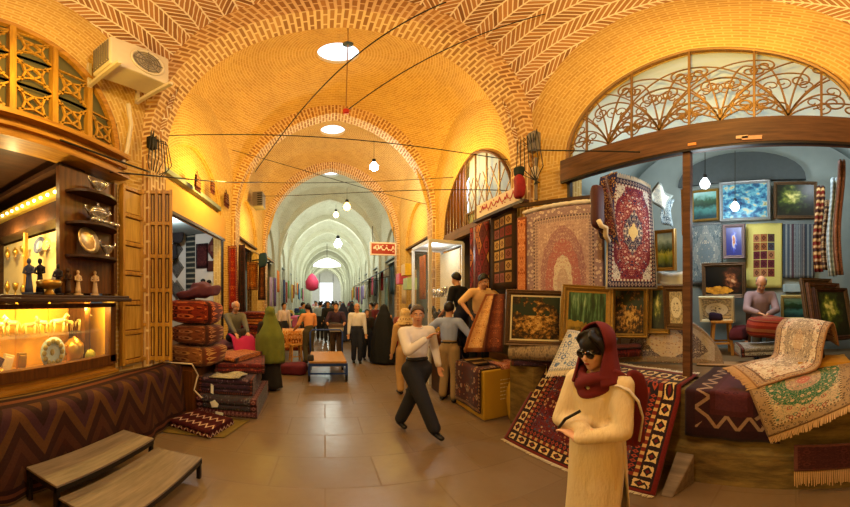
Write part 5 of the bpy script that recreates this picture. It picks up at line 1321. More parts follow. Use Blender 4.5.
# patchwork kilims of bay one
def wallrug(px0, py0, px1, py1, X_, mat, label, name='patchwork_kilim', off=0):
    p, q = on_x(px0, py0, X_), on_x(px1, py1, X_); z1, z0 = p.z, on_x(px0, py1, X_).z
    fn = lambda u, v: V((X_+.02*sin(u*7)+off*u, p.y+(q.y-p.y)*u, z0+(z1-z0)*v)); return sheet(name, mat, fn, label, 'rug', 10, 14, .016)
wallrug(491, 216, 516, 290, 2.72, patch_mat('olive_patchwork', .9, 1.4, 3, 6, [(150,112,66),(120,50,40),(176,140,84),(96,60,40),(134,80,70)], (60,44,30), .1, .2, (90,50,34)), 'patchwork kilim of small olive and red squares beside the narrow orange rug')
wallrug(470, 228, 489, 292, 2.86, patch_mat('maroon_patchwork', 1.0, 1.3, 3, 3, [(110,36,30),(190,140,74),(90,40,34),(160,96,50),(122,44,40)], (70,34,24), .02, .12, (70,30,24), rot=True), 'patchwork kilim of maroon and gold diamonds behind the leaning man')
# glass kiosk
ki = empty('glass_kiosk', (2.52, 6.47, 0), 0, 'tall white framed glass kiosk full of small goods on the right of the aisle', 'kiosk')
M_WFR = plain('white_enamel', (214,210,200), .4, var=.05)
w, d, h = .76, 1.2, 3.05; b = MB()
for sx in (-1, 1):
    for sy in (-1, 1): b.box((sx*w/2, sy*d/2, h/2), (.06, .06, h))
for z in (.9, h): 
    b.box((0,-d/2,z), (w,.05,.07)); b.box((0,d/2,z), (w,.05,.07)); b.box((-w/2,0,z), (.05,d,.07)); b.box((w/2,0,z), (.05,d,.07))
b.build('frame', M_WFR, ki)
b = MB(); b.box((0,0,.45), (w-.02,d-.02,.88)); b.build('base_panel', M_WFR, ki)
MB().box((0,0,h+.02), (w,d,.05)).build('roof', M_WFR, ki)
for nm, c, dd in (('pane',(0,-d/2,1.95),(w-.06,.008,2.0)), ('pane',(-w/2,0,1.95),(.008,d-.06,2.0))): MB().box(c, dd).build(nm, M_GLASS, ki)
MB().box((.34,0,1.95),(.02,d-.06,2.0)).build('back_panel', plain('cream_board', (222,206,170), .7, var=.08), ki)
for z in (1.35, 1.85): MB().box((.1,0,z),(.45,d-.1,.012)).build('shelf', M_GLASS, ki)
rnd = random.Random(8)
for k in range(18):
    b = MB(); vase(b, (0,0,0), rnd.uniform(.18,.30), rnd.uniform(.05,.08), k % 4, n=12); o = b.build('copper_vessel', (M_BRASS, M_DKSTAT, M_SILVER)[k % 3], smooth=True)
    o.location = (2.46+.16*((k//3) % 2), 5.98+.19*(k//3), (.945, 1.365, 1.865)[k % 3]); tag(o, '%s vessel number %s along a shelf of the glass kiosk' % ('', '') if False else 'small %s pot on the %s board of the glass kiosk, %s from the front' % (('brass','dark','silvery')[k % 3], ('lowest','middle','upper')[k % 3], ('first','second','third','fourth','fifth','last')[k//3]), 'pot', 'pots in the glass kiosk')
# counter of dark copperware between kiosk and crate
ct = empty('goods_counter', (2.26, 5.32, 0), 0, 'low dark counter heaped with copperware before the glass kiosk', 'counter')
MB().box((0,0,.45), (.38,.54,.9)).build('body', M_DARKWOOD, ct); MB().box((0,0,.915), (.42,.58,.03)).build('top', M_BROWNWOOD, ct)
for k in range(7):
    b = MB(); vase(b, (0,0,0), rnd.uniform(.14,.3), rnd.uniform(.055,.08), k % 4, n=12); o = b.build('copper_pot', (plain('dull_copper', (120,74,44), .4, .6), M_BRASS, M_DKSTAT)[k % 3], smooth=True)
    o.location = (2.13+.13*(k % 3), 5.12+.19*(k//3), .932); tag(o, '%s pot in the %s row on the low dark counter, %s from the aisle' % (('copper','brass','blackened')[k % 3], ('near','middle','far')[k//3], ('first','second','third')[k % 3]), 'pot', 'copperware on the low counter')
# yellow crate with the rugs
cr = empty('crate', (2.43, 4.06, 0), 0, 'large yellow wrapped crate with pale lettering at the foot of the brick pier', 'crate')
M_YEL = plain('yellow_wrap', (176,136,36), .5, var=.12, scale=5)
MB().box((0,0,.4), (.64,.92,.76)).build('carton', M_YEL, cr, bevel=.015)
MB().box((0,0,.03), (.6,.88,.06)).build('pallet', M_GREYBOARD, cr)
b = MB(); rn = random.Random(12)
for r_ in range(6):
    x = -.05
    while x < .25: l = rn.uniform(.02,.05); b.box((x+l/2, -.464, .62-.06*r_), (l,.006,.014)); x += l+.012
b.build('lettering', plain('pale_print', (214,196,130), .6), cr)
M_BOXRUG = rug_mat('dark_red_saddle_rug', .9, .8, (74,30,26), ((140,80,50),(170,140,110),(50,40,50)), 12, [(.06,(50,26,26),(150,110,80),'d')])
def boxrug(u, v):
    y = 3.66+.82*u; s_ = v*1.15
    return V((2.085-.012*sin(u*9), y, .12+s_)) if s_ < .66 else V((2.085+(s_-.66), y, .795+.006*sin(u*12)))
sheet('saddle_rug', M_BOXRUG, boxrug, 'dark red patterned rug hanging over the aisle side of the yellow crate', 'rug', 16, 24, .012)
sheet('striped_cloth', stripe_mat('black_tan_stripe', .6, .4, [(40,30,26),(150,116,76),(60,36,28)], .2), quad((2.16,3.85,.825),(2.36,3.85,.825),(2.16,4.4,.825),(2.5,4.4,.825)), 'black and tan striped cloth lying on the yellow crate', 'cloth', 8, 8, .012)
def orangecorner(u, v):
    p = V((2.40+.36*u, 3.95-.5*v, .825))
    if v > .62: p.y = 3.95-.5*.68; p.z = .825-(v-.62)*.55*(1-.4*abs(u-.4)); 
    p.z += .015*sin(u*9)*(1-v); return p
sheet('orange_rug_corner', rug_mat('salmon_rug', .4, .5, (186,104,66), ((150,60,40),(216,160,120)), 14, [(.04,(120,56,40),(200,140,100),'d')]), orangecorner, 'salmon rug corner folded over the lettered face of the yellow crate', 'rug', 14, 18, .014)
# long cloths pulled up from the crate by the leaning man
def pulled(x0, x1, d0, d1, mat, label):
    def fn(u, v):
        px = x0[0]*(1-v)+x0[1]*v+((x1[0]-x0[0])*(1-v)+(x1[1]-x0[1])*v)*u
        py = 352-58*v**.8; d = d0+(d1-d0)*v+.06*sin(u*6)
        p = at(px, py, d); p.z = max(p.z, .84); return p
    return sheet('draped_cloth', mat, fn, label, 'cloth', 12, 18, .014)
pulled((464, 486), (484, 497), 4.6, 4.95, rug_mat('tan_orange_cloth', .4, 1.2, (196,146,90), ((160,104,60),(214,176,120)), 14, [(.05,(150,90,50),None,'')]), 'tan and orange long cloth drawn up from the yellow crate')
pulled((484, 494), (503, 505), 4.5, 4.85, rug_mat('rust_brown_cloth', .4, 1.2, (120,62,40), ((160,90,56),(84,44,34)), 14, [(.05,(90,44,30),None,'')]), 'rust brown long cloth hanging right of the tan one')
b = MB(); pillow(b, (0,0,0), (.34,.4,.66), lump=.04, seed=3); o = b.build('yellow_bale', M_YEL, smooth=True); o.location = (2.98, 3.62, .33); o.location = (2.58, 3.36, .33); tag(o, 'yellow wrapped bale squeezed between the crate and the big red rug', 'bale')
# hanging shop sign
sg = empty('hanging_sign', on_y(383, 249, 11.2), 0, 'red shop sign with white lettering hanging over the right of the aisle', 'sign')
MB().box((0,0,0), (1.0,.10,.5)).build('frame', plain('pink_white_frame', (226,196,190), .5), sg)
MB().box((0,-.052,0), (.9,.012,.4)).build('panel', plain('crimson_panel', (140,26,34), .4), sg)
b = MB(); rn = random.Random(21)
b.M = Matrix.Rotation(-pi/2, 4, 'Z'); strokes(b, -.38, -.02, .74, .15, rn, .066, 1, .02); b.build('lettering', plain('sign_white', (240,214,206), .5), sg)
for x in (-.4, .4): MB().tube([(x,0,.25),(x,0,.9)], .012, 6).build('hanger', M_DARKIRON, sg)
# ---- lamps along the vault
def aisle_lamp(px, py, Y, r, rgb, st, label, up=.6):
    p = on_y(px, py, Y); return bulb(p, r, glow('glow_%d_%d' % (px, py), rgb, st), label, p+V((0,0,up)), 'hanging_lamp')
LW = aisle_lamp(374, 167, 8.8, .13, (240,248,255), 26, 'brilliant white lamp hanging under the second vault', 1.0)
LO = aisle_lamp(347, 207, 12.2, .15, (255,190,80), 16, 'orange glowing lamp hanging beyond the brilliant white lamp', .9)
aisle_lamp(345, 169, 12.0, .10, (250,244,230), 3, 'small pale globe lamp left of the brilliant white lamp', .6)
aisle_lamp(336, 215, 15, .14, (255,220,150), 8, 'small amber lamp just left of the orange one', .6)
aisle_lamp(338, 244, 20, .26, (236,248,255), 18, 'white lamp hanging above the wide glowing canopy', .8)
aisle_lamp(331, 226, 24, .18, (240,248,250), 6, 'faint white lamp deep in the vault above the aisle centre', .8)
cn = empty('dome_glow', on_y(327, 266, 21), 0, 'wide white glowing canopy put in for the overbright dome over the far aisle', 'lamp')
MB().lathe([(.98,-.0),(.9,.16),(.6,.36),(.3,.48),(.06,.56)], n=24).build('canopy', glow('dome_glow_white', (250,252,255), 2.2), cn, smooth=True)  # glowing shell added in place of the overexposed far dome
MB().tube([(0,0,.5),(0,0,1.6)], .02, 6).build('cord', M_CABLE, cn)
o = empty('pink_lantern', on_y(312, 283, 19), 0, 'pink hanging lantern left of the wide white canopy', 'lantern')
MB().lathe([(.12,-.5),(.4,-.35),(.42,.1),(.22,.45),(.05,.6)], n=16).build('shade', plain('pink_paper', (226,70,110), .6), o, smooth=True); MB().tube([(0,0,.55),(0,0,1.4)], .012, 5).build('cord', M_CABLE, o)
# long pendant in bay one: metal cap and a red cup lower down
pd = empty('pendant_cord', on_y(348, 20, 3.9), 0, 'long cord falling from the vault crown with a dark cap and a red cup', 'pendant')
p0 = on_y(348, 44, 4.2); p1 = on_y(346, 111, 4.4); b0 = pd.location
MB().tube([V((b0.x,3.9,6.95))-b0, p0-b0, p1-b0], .008, 6).build('cord', plain('tan_cord', (150,110,60), .8), pd)
MB().lathe([(.075,-.02),(.08,0),(.03,.03),(.015,.06)], p0-b0, 14).build('cap', plain('blue_grey_metal', (70,84,104), .5, .3), pd, smooth=True)
MB().lathe([(.03,-.06),(.045,-.05),(.05,.02),(.02,.05)], p1-b0, 12).build('cup', plain('red_plastic', (190,44,30), .5), pd, smooth=True)
# overhead cables
def wire(a, c, sag, label, r=.009): return cable('hanging_cable', [a, c], r, label, sag)
wire(on_x(110,172,-2.4), at(262,182,7.6), .12, 'slack black cable from the lattice lunette towards the far left pier', .012)
wire(on_x(60,140,-2.38), on_x(150,172,-2.3), .03, 'black cable crossing below the lattice lunette', .014)
wire(on_y(255,172,7.6), on_y(446,2,2.6), .10, 'long black cable rising diagonally across the first vault to the upper right', .012)
wire(on_y(345,112,4.6), on_y(545,14,2.6), .10, 'cable running from the red cup to the upper right corner of the first vault', .010)
wire(V((-2.28,3.98,4.6)), V((2.78,3.98,4.25)), .25, 'thin cable slung straight across the aisle below the first vault', .008)
wire(on_y(262,196,9.5), on_y(540,192,3.55), .2, 'cable slung from the far left pier to the brick pier', .009)
wire(on_y(250,182,7.8), on_y(470,176,6.5), .3, 'slack cable crossing under the second arch', .008)
wire(on_y(232,150,6.8), on_y(430,205,8.4), .25, 'thin cable dipping across the second vault', .008)
wire(at(533,150,4.0), at(640,152,3.25), .03, 'cable leading from the pier junction box along the rusty beam', .010)
# junction clutter on the piers
jb = empty('junction_box', on_x(534, 142, 2.72), 0, 'grey junction box with wires high on the brick pier', 'junction box')
MB().box((0,0,0), (.12,.16,.34)).build('box', M_GREYPL, jb, bevel=.01)
b = MB(); rn = random.Random(2)
for k in range(7): b.tube([(-.03,-.05+.02*k,-.1), (-.12,-.2+.07*k,.05+.05*rn.random()), (-.05,-.25+.1*k,-.35-.2*rn.random()), (-.0,-.02*k,-.75)], .007, 5)
b.build('wires', M_CABLE, jb)
MB().box((.02,.0,-.55), (.06,.1,.2)).build('switch', M_WHITEPL, jb)
tag(MB().tube([on_x(536,158,2.75), on_x(536,200,2.75)], .025, 8).build('conduit', M_GREYPL), 'grey conduit running down the brick pier under the junction box', 'pipe')
jb2 = empty('junction_box', on_x(152, 143, -2.25), 0, 'tangle of dark wires and fittings above the golden door leaves', 'junction box')
MB().box((0,0,0), (.1,.14,.2)).build('box', M_BLACK, jb2, bevel=.01)
b = MB()
for k in range(8): b.tube([(.02,-.05+.015*k,.05), (.12,-.2+.06*k,.12*rn.random()), (.08,-.22+.09*k,-.25-.2*rn.random()), (.02,.05*k-.1,-.5)], .008, 5)
b.build('wires', M_CABLE, jb2)
# ---- handcart on the aisle
ca = empty('handcart', (.05, 7.0, 0), .02, 'blue metal handcart with a tan covered flat bed standing on the aisle', 'cart')
M_BLUE = plain('blue_paint', (34,58,120), .5)
b = MB(); b.box((0,0,.40), (.84,1.3,.06))
for sx in (-1,1): b.bar((sx*.4,-.62,.38), (sx*.4,-.62,.12), .05); b.bar((sx*.4,.62,.38), (sx*.4,.62,.12), .05); b.bar((sx*.4,-.62,.15),(sx*.4,.62,.15),.035)
b.bar((-.4,-.62,.2),(.4,-.62,.2),.035); b.build('frame', M_BLUE, ca)
MB().box((0,0,.455), (.8,1.28,.05)).build('bed', plain('tan_board', (166,122,70), .7), ca, bevel=.01)
b = MB(); b.tube([(-.4,.64,.4),(-.42,.78,.95),(-.36,.82,1.02),(.36,.82,1.02),(.42,.78,.95),(.4,.64,.4)], .022, 8); b.build('push_bar', M_BLUE, ca, smooth=True)
for sx in (-1,1):
    for sy in (-1,1): MB().lathe([(.04,-.02),(.10,-.022),(.11,0),(.10,.022),(.04,.02)], (sx*.4, sy*.56, .11), 16, M=Ry(pi/2)).build('wheel', M_BLACK, ca, smooth=True)
b = MB(); pillow(b, (.05,7.75,.60), (.5,.34,.24), lump=.04, seed=3); 
b = MB(); pillow(b, (0,0,0), (.14,.16,.14), lump=.02, seed=1); o = b.build('dark_sack', plain('dark_grey_cloth', (54,50,50), .9), smooth=True); o.location = (-.30, 6.45, .545); tag(o, 'small dark sack on the near left corner of the handcart bed', 'sack')
# ---- left stall with orange cloth and stool
def table_stall(loc, dx, dy, h, m, label, rz=0):
    o = empty('stall_table', (*loc, 0), rz, label, 'stall'); MB().box((0,0,h-.02), (dx,dy,.04)).build('table_top', M_BROWNWOOD, o)
    for sx in (-1,1):
        for sy in (-1,1): MB().box((sx*(dx/2-.05), sy*(dy/2-.05), (h-.04)/2), (.05,.05,h-.04)).build('leg', M_DARKWOOD, o)
    def fn(u, v):
        y = -dy/2-.012; z = h+.006-(.02+.55*(1-v) if v < 1 else 0)
        t = v*1.6
        return V((-dx/2-.01+(dx+.02)*u, y-.012*sin(u*14)*(t < .6), h-.6+t)) if t < .6 else V((-dx/2-.01+(dx+.02)*u, y+(t-.6)*dy, h+.008))
    MB().grid(fn, 14, 16).build('cloth', m, o, smooth=True, solid=.008); return o
M_ORC = rug_mat('orange_print', 1, 1, (206,130,58), ((120,60,30),(232,190,120)), 7, [(.06,(150,76,36),None,'')])
table_stall((-.95, 9.4), .95, .8, .86, M_ORC, 'stall table under an orange printed cloth by the left of the aisle', .1)
stool((-.86, 8.75, 0), .5, .34, 'small wooden stool before the orange clothed stall')
b = MB(); pillow(b, (0,0,0), (.62,.5,.26), lump=.06, seed=5); o = b.build('wine_bundle', plain('wine_red_bundle', (92,28,40), .95, var=.35, scale=8), smooth=True); o.location = (-.75, 7.2, .125); tag(o, 'wine red bundle lying on the aisle floor left of the handcart', 'bundle')
b = MB(); pillow(b, (0,0,0), (.5,.45,.4), lump=.06, seed=15); o = b.build('dark_bundle', plain('dark_brown_bundle', (58,40,36), .95), smooth=True); o.location = (-1.25, 7.35, .19); tag(o, 'dark brown bundle on the floor behind the woman in the olive shawl', 'bundle')
# ---- far stalls: counters, hanging cloths, awnings on both sides
cols = [('crimson',(150,40,44)),('mustard',(196,150,50)),('teal',(60,116,116)),('rose',(206,96,120)),('violet',(96,70,120)),('leaf green',(96,130,70)),('cream',(214,196,160)),('navy',(40,50,84)),('rust',(150,80,44)),('sky blue',(110,150,180)),('olive',(112,110,60)),('orange',(206,120,50)),('charcoal',(56,56,58)),('lilac',(160,140,176)),('brick',(140,64,50)),('sand',(186,160,120))]
ordn = ['second','third','fourth','fifth','sixth','seventh','eighth','ninth']
rn = random.Random(17); ci = 0
for k in range(2, 8):
    for s_ in (-1, 1):
        y = 1.7+4*k; x = -1.95 if s_ < 0 else 2.35; side = 'left' if s_ < 0 else 'right'
        if k == 2 and s_ < 0: continue
        nm, c = cols[ci % 16]; ci += 1
        table_stall((x, y+rn.uniform(-.3,.3)), .8, 1.7, .85, plain('%s_cloth' % nm.replace(' ', '_'), c, .9, var=.3, scale=7), 'market counter under a %s cloth in the %s bay on the %s' % (nm, ordn[k-2], side))
        for j in range(3):
            nm2, c2 = cols[(ci*3+j*5) % 16]; p = V((x+.1*s_, y-.5+.5*j, .862)); hh = rn.uniform(.16, .4)
            b = MB(); pillow(b, (0,0,hh/2), (.34,.36,hh), lump=.04, seed=k*3+j); o = b.build('goods_bundle', plain('%s_cloth' % nm2.replace(' ', '_'), c2, .9, var=.3, scale=7), smooth=True); o.location = p
            tag(o, '%s goods bundle, %s on the counter in the %s bay on the %s' % (nm2, ('first','second','third')[j], ordn[k-2], side), 'bundle', 'goods on the far counters')
        for j in range(3):
            nm2, c2 = cols[(ci*5+j*7+3) % 16]; X_ = (XR-.02 if s_ > 0 else XL+.02); yy = y-1.75+1.0*j+rn.uniform(-.1,.1); zt_ = rn.uniform(2.7,3.2); L = rn.uniform(.9,1.4)
            fn = lambda u, v, X_=X_, yy=yy, zt_=zt_, L=L, s_=s_: V((X_-s_*(.12+.04*sin(u*9)), yy+.5*(u-.5), zt_-L+L*v))
            sheet('hanging_textile', plain('%s_cloth' % nm2.replace(' ', '_'), c2, .9, var=.3, scale=7), fn, '%s cloth hung up, %s along the front of the %s bay on the %s' % (nm2, ('first','second','third')[j], ordn[k-2], side), 'textile', 8, 4, .012, group='cloths hung along the far stalls')
for k, (y, m, nm) in enumerate(((14.2, plain('slate_awning', (96,112,124), .8), 'slate blue'), (18.2, plain('sand_awning', (180,164,136), .8), 'sand coloured'))):
    aw = empty('awning', (2.45, y, 2.95), 0, '%s sloping awning over a right-hand stall' % nm, 'awning')
    MB().grid(lambda u, v: (.4-1.0*u, -1.2+2.4*v, .3-.55*u+.02*sin(v*25)), 8, 24).build('cloth', m, aw, smooth=True, solid=.015)
    for s_ in (-1,1): MB().bar((.4,s_*1.15,-.1),(-.55,s_*1.15,-.26),.03).build('arm', M_DARKIRON, aw)
# small coloured boxes at the right stall front
for k, (px, py, nm, c) in enumerate(((408,270,'yellow',(220,180,40)),(402,279,'pink',(220,100,130)),(410,284,'pale green',(170,196,140)))):
    p = on_x(px, py, 2.45); tag(MB().box((0,0,0), (.3,.45,.34)).build('hanging_carton', plain('%s_carton' % nm.replace(' ','_'), c, .6), bevel=.01), '%s carton hung up at the stall front below the red sign' % nm, 'carton').location = p
# ---------------------------------------------------------------- people
SKIN = plain('skin', (196,142,106), .55, var=.06); SKINL = plain('fair_skin', (226,178,150), .5, var=.05); HAIRK = plain('black_hair', (24,18,16), .5); HAIRG = plain('white_hair', (206,200,190), .7); SHOE = plain('black_shoe', (24,20,18), .4)
def ccap(b, p0, r0, p1, r1, flat=1.0, ref=(1,0,0), n=12):
    """tapered limb with rounded ends"""
    p0, p1 = V(p0), V(p1); d = (p1-p0); L = d.length or 1e-6; d = d/L
    pts, rs = [], []
    for k in range(5): a = pi/2*k/4; pts.append(p0-d*r0*cos(a)*.95); rs.append(max(.004, r0*sin(a)))
    for k in range(1, 4): pts.append(p0.lerp(p1, k/4)); rs.append(r0+(r1-r0)*k/4)
    for k in range(5): a = pi/2*k/4; pts.append(p1+d*r1*sin(a)*.95); rs.append(max(.004, r1*cos(a)))
    b.tube(pts, rs, n, flat=flat, ref=ref)
def ik(a, c, l1, l2, pole):
    a, c, pole = V(a), V(c), V(pole); d = c-a; L = min(d.length, (l1+l2)*.999); dn = d.normalized(); c = a+dn*L
    x = (l1*l1-l2*l2+L*L)/(2*L); h = sqrt(max(0, l1*l1-x*x)); pp = (pole-dn*pole.dot(dn)).normalized()
    return a+dn*x+pp*h, c
def hand(b, w, d, up, s=1.0, side=1, curl=.5):
    """palm, four unequal curled fingers and a side thumb"""
    w, d, up = V(w), V(d).normalized(), V(up); up = (up-d*up.dot(d)).normalized(); sd = d.cross(up)*side
    pc = w+d*.075*s
    ccap(b, w, .026*s, pc, .034*s, flat=.5, ref=sd)
    for k, (o, L) in enumerate(((-.027,.068),(-.009,.078),(.009,.073),(.026,.058))):
        p = pc+sd*o*s+d*.012*s; q = p+(d-up*curl*.35).normalized()*L*.5*s; r = q+(d*(1-curl*.6)-up*curl).normalized()*L*.5*s
        ccap(b, p, .0095*s, q, .0088*s, n=7); ccap(b, q, .0088*s, r, .0074*s, n=7)
    t0 = w+d*.025*s-sd*.026*s; t1 = t0+(d*.6-sd*.7-up*.15).normalized()*.035*s; t2 = t1+(d*.95-sd*.15-up*.3*curl).normalized()*.03*s
    ccap(b, t0, .012*s, t1, .0105*s, n=7); ccap(b, t1, .0105*s, t2, .0085*s, n=7)
def head_shape(b, c, M, s=1.0, detail=True):
    """skull, jaw, nose, brow, ears"""
    c = V(c); T = lambda x, y, z: c+M @ V((x*s, y*s, z*s))
    b.ball(T(0,-.012,.03), (.076*s,.094*s,.092*s), 20, 14, M)             # skull
    b.ball(T(0,.022,-.038), (.060*s,.070*s,.075*s), 18, 12, M)            # face
    b.ball(T(0,.058,-.088), (.028*s,.026*s,.024*s), 12, 8, M)             # chin
    if detail:
        ccap(b, T(0,.088,.012), .009*s, T(0,.106,-.024), .015*s, n=8)     # nose
        for q in (-1, 1):
            b.ball(T(q*.030,.070,-.028), (.026*s,.020*s,.024*s), 10, 7, M)  # cheek
            b.ball(T(q*.030,.078,.026), (.026*s,.012*s,.010*s), 10, 6, M)   # brow
            b.ball(T(q*.078,-.008,-.006), (.010*s,.022*s,.032*s), 10, 7, M) # ear
        b.ball(T(0,.088,-.052), (.024*s,.009*s,.007*s), 10, 6, M); b.ball(T(0,.086,-.064), (.021*s,.010*s,.008*s), 10, 6, M)
def face_bits(o, c, M, s=1.0, brow=HAIRK, glasses=False, lipcol=(150,70,64)):
    c = V(c); T = lambda x, y, z: c+M @ V((x*s, y*s, z*s))
    if not glasses:
        for q in (-1, 1):
            e = MB(); e.ball(T(q*.030,.083,.006), (.013*s,.008*s,.008*s), 10, 6, M); eo = e.build('eye', plain('eye_white', (226,220,212), .3), o, smooth=True)
            MB().ball(T(q*.030,.0895,.006), (.006*s,.004*s,.006*s), 8, 6, M).build('iris', HAIRK, eo, smooth=True)
    for q in (-1, 1): MB().tube([T(q*.014,.090,.028), T(q*.032,.090,.034), T(q*.048,.078,.028)], .0038*s, 6).build('eyebrow', brow, o, smooth=True)
    MB().ball(T(0,.0935,-.057), (.020*s,.006*s,.007*s), 12, 6, M).build('lips', plain('lips_%d' % lipcol[0], lipcol, .5), o, smooth=True)
class Pose: pass
def person(name, loc, rz, H=1.70, lean=0.0, side=0.0, twist=0.0, feet=((-.1,0),(.1,0)), hands=(None,None), poles=((-.4,-1,-.2),(.4,-1,-.2)), pelvis=None, footz=(0,0), knees=((0,1,0),(0,1,0)), look=(0,0),
           top=None, bottom=None, sleeves='long', hair='short', hairm=None, beard=False, skirt=None, label='', group=None, detail=True, voxel=.016, shoes=True, sc_w=1.0, untuck=False, skin=None, legw=1.0, handdir=(None,None)):
    k = H/1.70; o = empty(name, loc, rz, label, 'person', group); S = lambda p: V(p)*k
    pz = pelvis[1] if pelvis else .943; py = pelvis[0] if pelvis else 0.0
    P = V((0, py, pz)); RT = Matrix.Rotation(twist, 3, 'Z') @ Matrix.Rotation(-lean, 3, 'X') @ Matrix.Rotation(side, 3, 'Y')
    B = lambda x, y, z: P+RT @ V((x, y, z))
    waist, chest, neck0 = B(0,0,.17), B(0,.0,.36), B(0,-.015,.50)
    RH = RT @ Matrix.Rotation(look[0], 3, 'Z') @ Matrix.Rotation(lean*.55-look[1], 3, 'X') if True else RT
    hc = neck0+RT @ V((0,.012,.07))+RH @ V((0,.018,.09))
    sh = [B(-.185*sc_w,-.01,.445), B(.185*sc_w,-.01,.445)]; hp = [P+V((-.088,0,-.03)), P+V((.088,0,-.03))]
    an = [V((feet[i][0], feet[i][1]-.02, footz[i]+.085)) for i in (0,1)]
    kn = []
    for i in (0,1): q, a_ = ik(hp[i], an[i], .425, .415, knees[i]); kn.append(q); an[i] = a_
    el, wr = [], []
    for i in (0,1):
        tgt = V(hands[i]) if hands[i] else B((-.25,.25)[i], .06, -.10)
        q, w = ik(sh[i], tgt, .285, .255, RT @ V(poles[i])); el.append(q); wr.append(w)
    b = MB()
    ccap(b, S(P+V((0,0,-.02))), .135*k, S(waist), .125*k, flat=.70); ccap(b, S(waist), .125*k, S(chest), .150*k, flat=.66); ccap(b, S(chest), .150*k, S(B(0,-.01,.43)), .12*k, flat=.62)
    ccap(b, S(sh[0]+ (sh[1]-sh[0])*.08), .062*k, S(sh[1]+(sh[0]-sh[1])*.08), .062*k); ccap(b, S(B(0,-.01,.44)), .07*k, S(hc-RH @ V((0,.02,.05))), .05*k)
    for i in (0,1):
        ccap(b, S(sh[i]), .055*k, S(el[i]), .041*k); ccap(b, S(el[i]), .041*k, S(wr[i]), .028*k)
        dr = V(handdir[i]) if handdir[i] else (wr[i]-el[i]); hand(b, S(wr[i]), dr, (0,-.3,1) if abs(dr.normalized().z) < .8 else (0,-1,0), k, 1 if i else -1)
        ccap(b, S(hp[i]), .092*k, S(kn[i]), .058*k); ccap(b, S(kn[i]), .058*k, S(an[i]), .038*k)
        ccap(b, S(an[i]+V((0,.0,-.045))), .036*k, S(an[i]+V((0,.13,-.055))), .03*k, flat=.8)
    head_shape(b, S(hc), RH, k, detail)
    body = b.build('body', skin or SKIN, o, smooth=True); smooth_join(body, voxel if not detail else min(voxel, .009), 3 if not detail else 2)
    if detail: face_bits(o, S(hc), RH, k)
    T = lambda x, y, z: S(hc)+RH @ (V((x, y, z))*k)
    if hair in ('short', 'bald', 'long'):
        hb = MB()
        def hf(u, v):
            a = 2*pi*u; t = v*pi*(.62 if hair == 'short' else .5); front = max(0, cos(a-pi/2)); back = max(0, -cos(a-pi/2))
            t *= (1-.46*front+.22*back)
            r = (.083, .102, .098); return (lambda w_: T(w_*r[0]*sin(t)*cos(a), -.014+w_*r[1]*sin(t)*sin(a), .032+w_*r[2]*cos(t)))(1+.03*sin(a*5+t*4)+.02*sin(a*13))
        if hair == 'bald':
            def hf(u, v):
                a = pi*(1.0+u)+0; t = (.38+.27*v)*pi; r = (.083,.100,.095); return T(r[0]*sin(t)*cos(a), -.014+r[1]*sin(t)*sin(a), .03+r[2]*cos(t))
        hb.grid(hf, 22, 9); hb.build('hair', hairm or HAIRK, o, smooth=True, solid=.012*k)
    if beard: MB().ball(T(0,.06,-.085), (.045*k,.035*k,.035*k), 12, 8).build('beard', hairm or HAIRG, o, smooth=True)
    if bottom:
        t = MB(); ccap(t, S(P+V((0,0,-.01))), .148*k, S(P+V((0,0,.09))), .146*k, flat=.74)
        for i in (0,1):
            ccap(t, S(hp[i]), .108*k*legw, S(kn[i]), .082*k*legw); e = kn[i].lerp(an[i], .93); ccap(t, S(kn[i]), .082*k*legw, S(e), .072*k*legw)
        smooth_join(t.build('trousers', bottom, o, smooth=True), voxel, 3)
    if shoes:
        for i in (0,1):
            s_ = MB(); ccap(s_, S(an[i]+V((0,-.025,-.042))), .043*k, S(an[i]+V((0,.15,-.052))), .036*k, flat=.85); s_.build('shoe', SHOE, o, smooth=True)
    if top:
        t = MB(); z0_ = .0 if untuck else .135
        ccap(t, S(P+RT @ V((0,0,z0_))), (.155 if untuck else .12)*k, S(waist), .142*k, flat=.74); ccap(t, S(waist), .145*k, S(chest), .166*k, flat=.70); ccap(t, S(chest), .166*k, S(B(0,-.01,.42)), .13*k, flat=.68)
        ccap(t, S(sh[0]), .076*k, S(sh[1]), .076*k); ccap(t, S(B(0,-.01,.45)), .085*k, S(B(0,-.012,.505)), .062*k)
        for i in (0,1):
            ccap(t, S(sh[i]), .074*k, S(el[i]), .060*k)
            if sleeves == 'long': ccap(t, S(el[i]), .058*k, S(el[i].lerp(wr[i], .93)), .044*k)
            else: pass
        smooth_join(t.build('shirt', top, o, smooth=True), voxel, 3)
    if top and detail and hair:
        cr_ = MB()
        for j in (0, 1): cr_.tube([S(B(.064*cos(a), -.004+.060*sin(a), .500+.018*j-.022*max(0, sin(a)))) for a in [2*pi*i/20 for i in range(20)]], (.014-.003*j)*k, 7, close=True)
        cr_.build('collar', top, o, smooth=True)
    o2 = Pose(); o2.o, o2.hc, o2.RH, o2.k, o2.B, o2.P, o2.sh, o2.el, o2.wr, o2.T, o2.S, o2.RT, o2.neck, o2.an, o2.kn = o, S(hc), RH, k, B, P, sh, el, wr, T, S, RT, neck0, an, kn
    return o2
def face_to(px_d, dx=0.0):     # heading so that local +y points from loc to the viewer
    return atan2(-px_d.x, -px_d.y)*-1
def gpos(px, d): a = (px-CX)/F; return V((d*sin(a), d*cos(a), 0))
def turn(p, off=0.0): return atan2(p.x, -p.y)+off      # local +y towards the camera
C_ = lambda n, rgb: plain(n, rgb, .85, var=.1, scale=8)
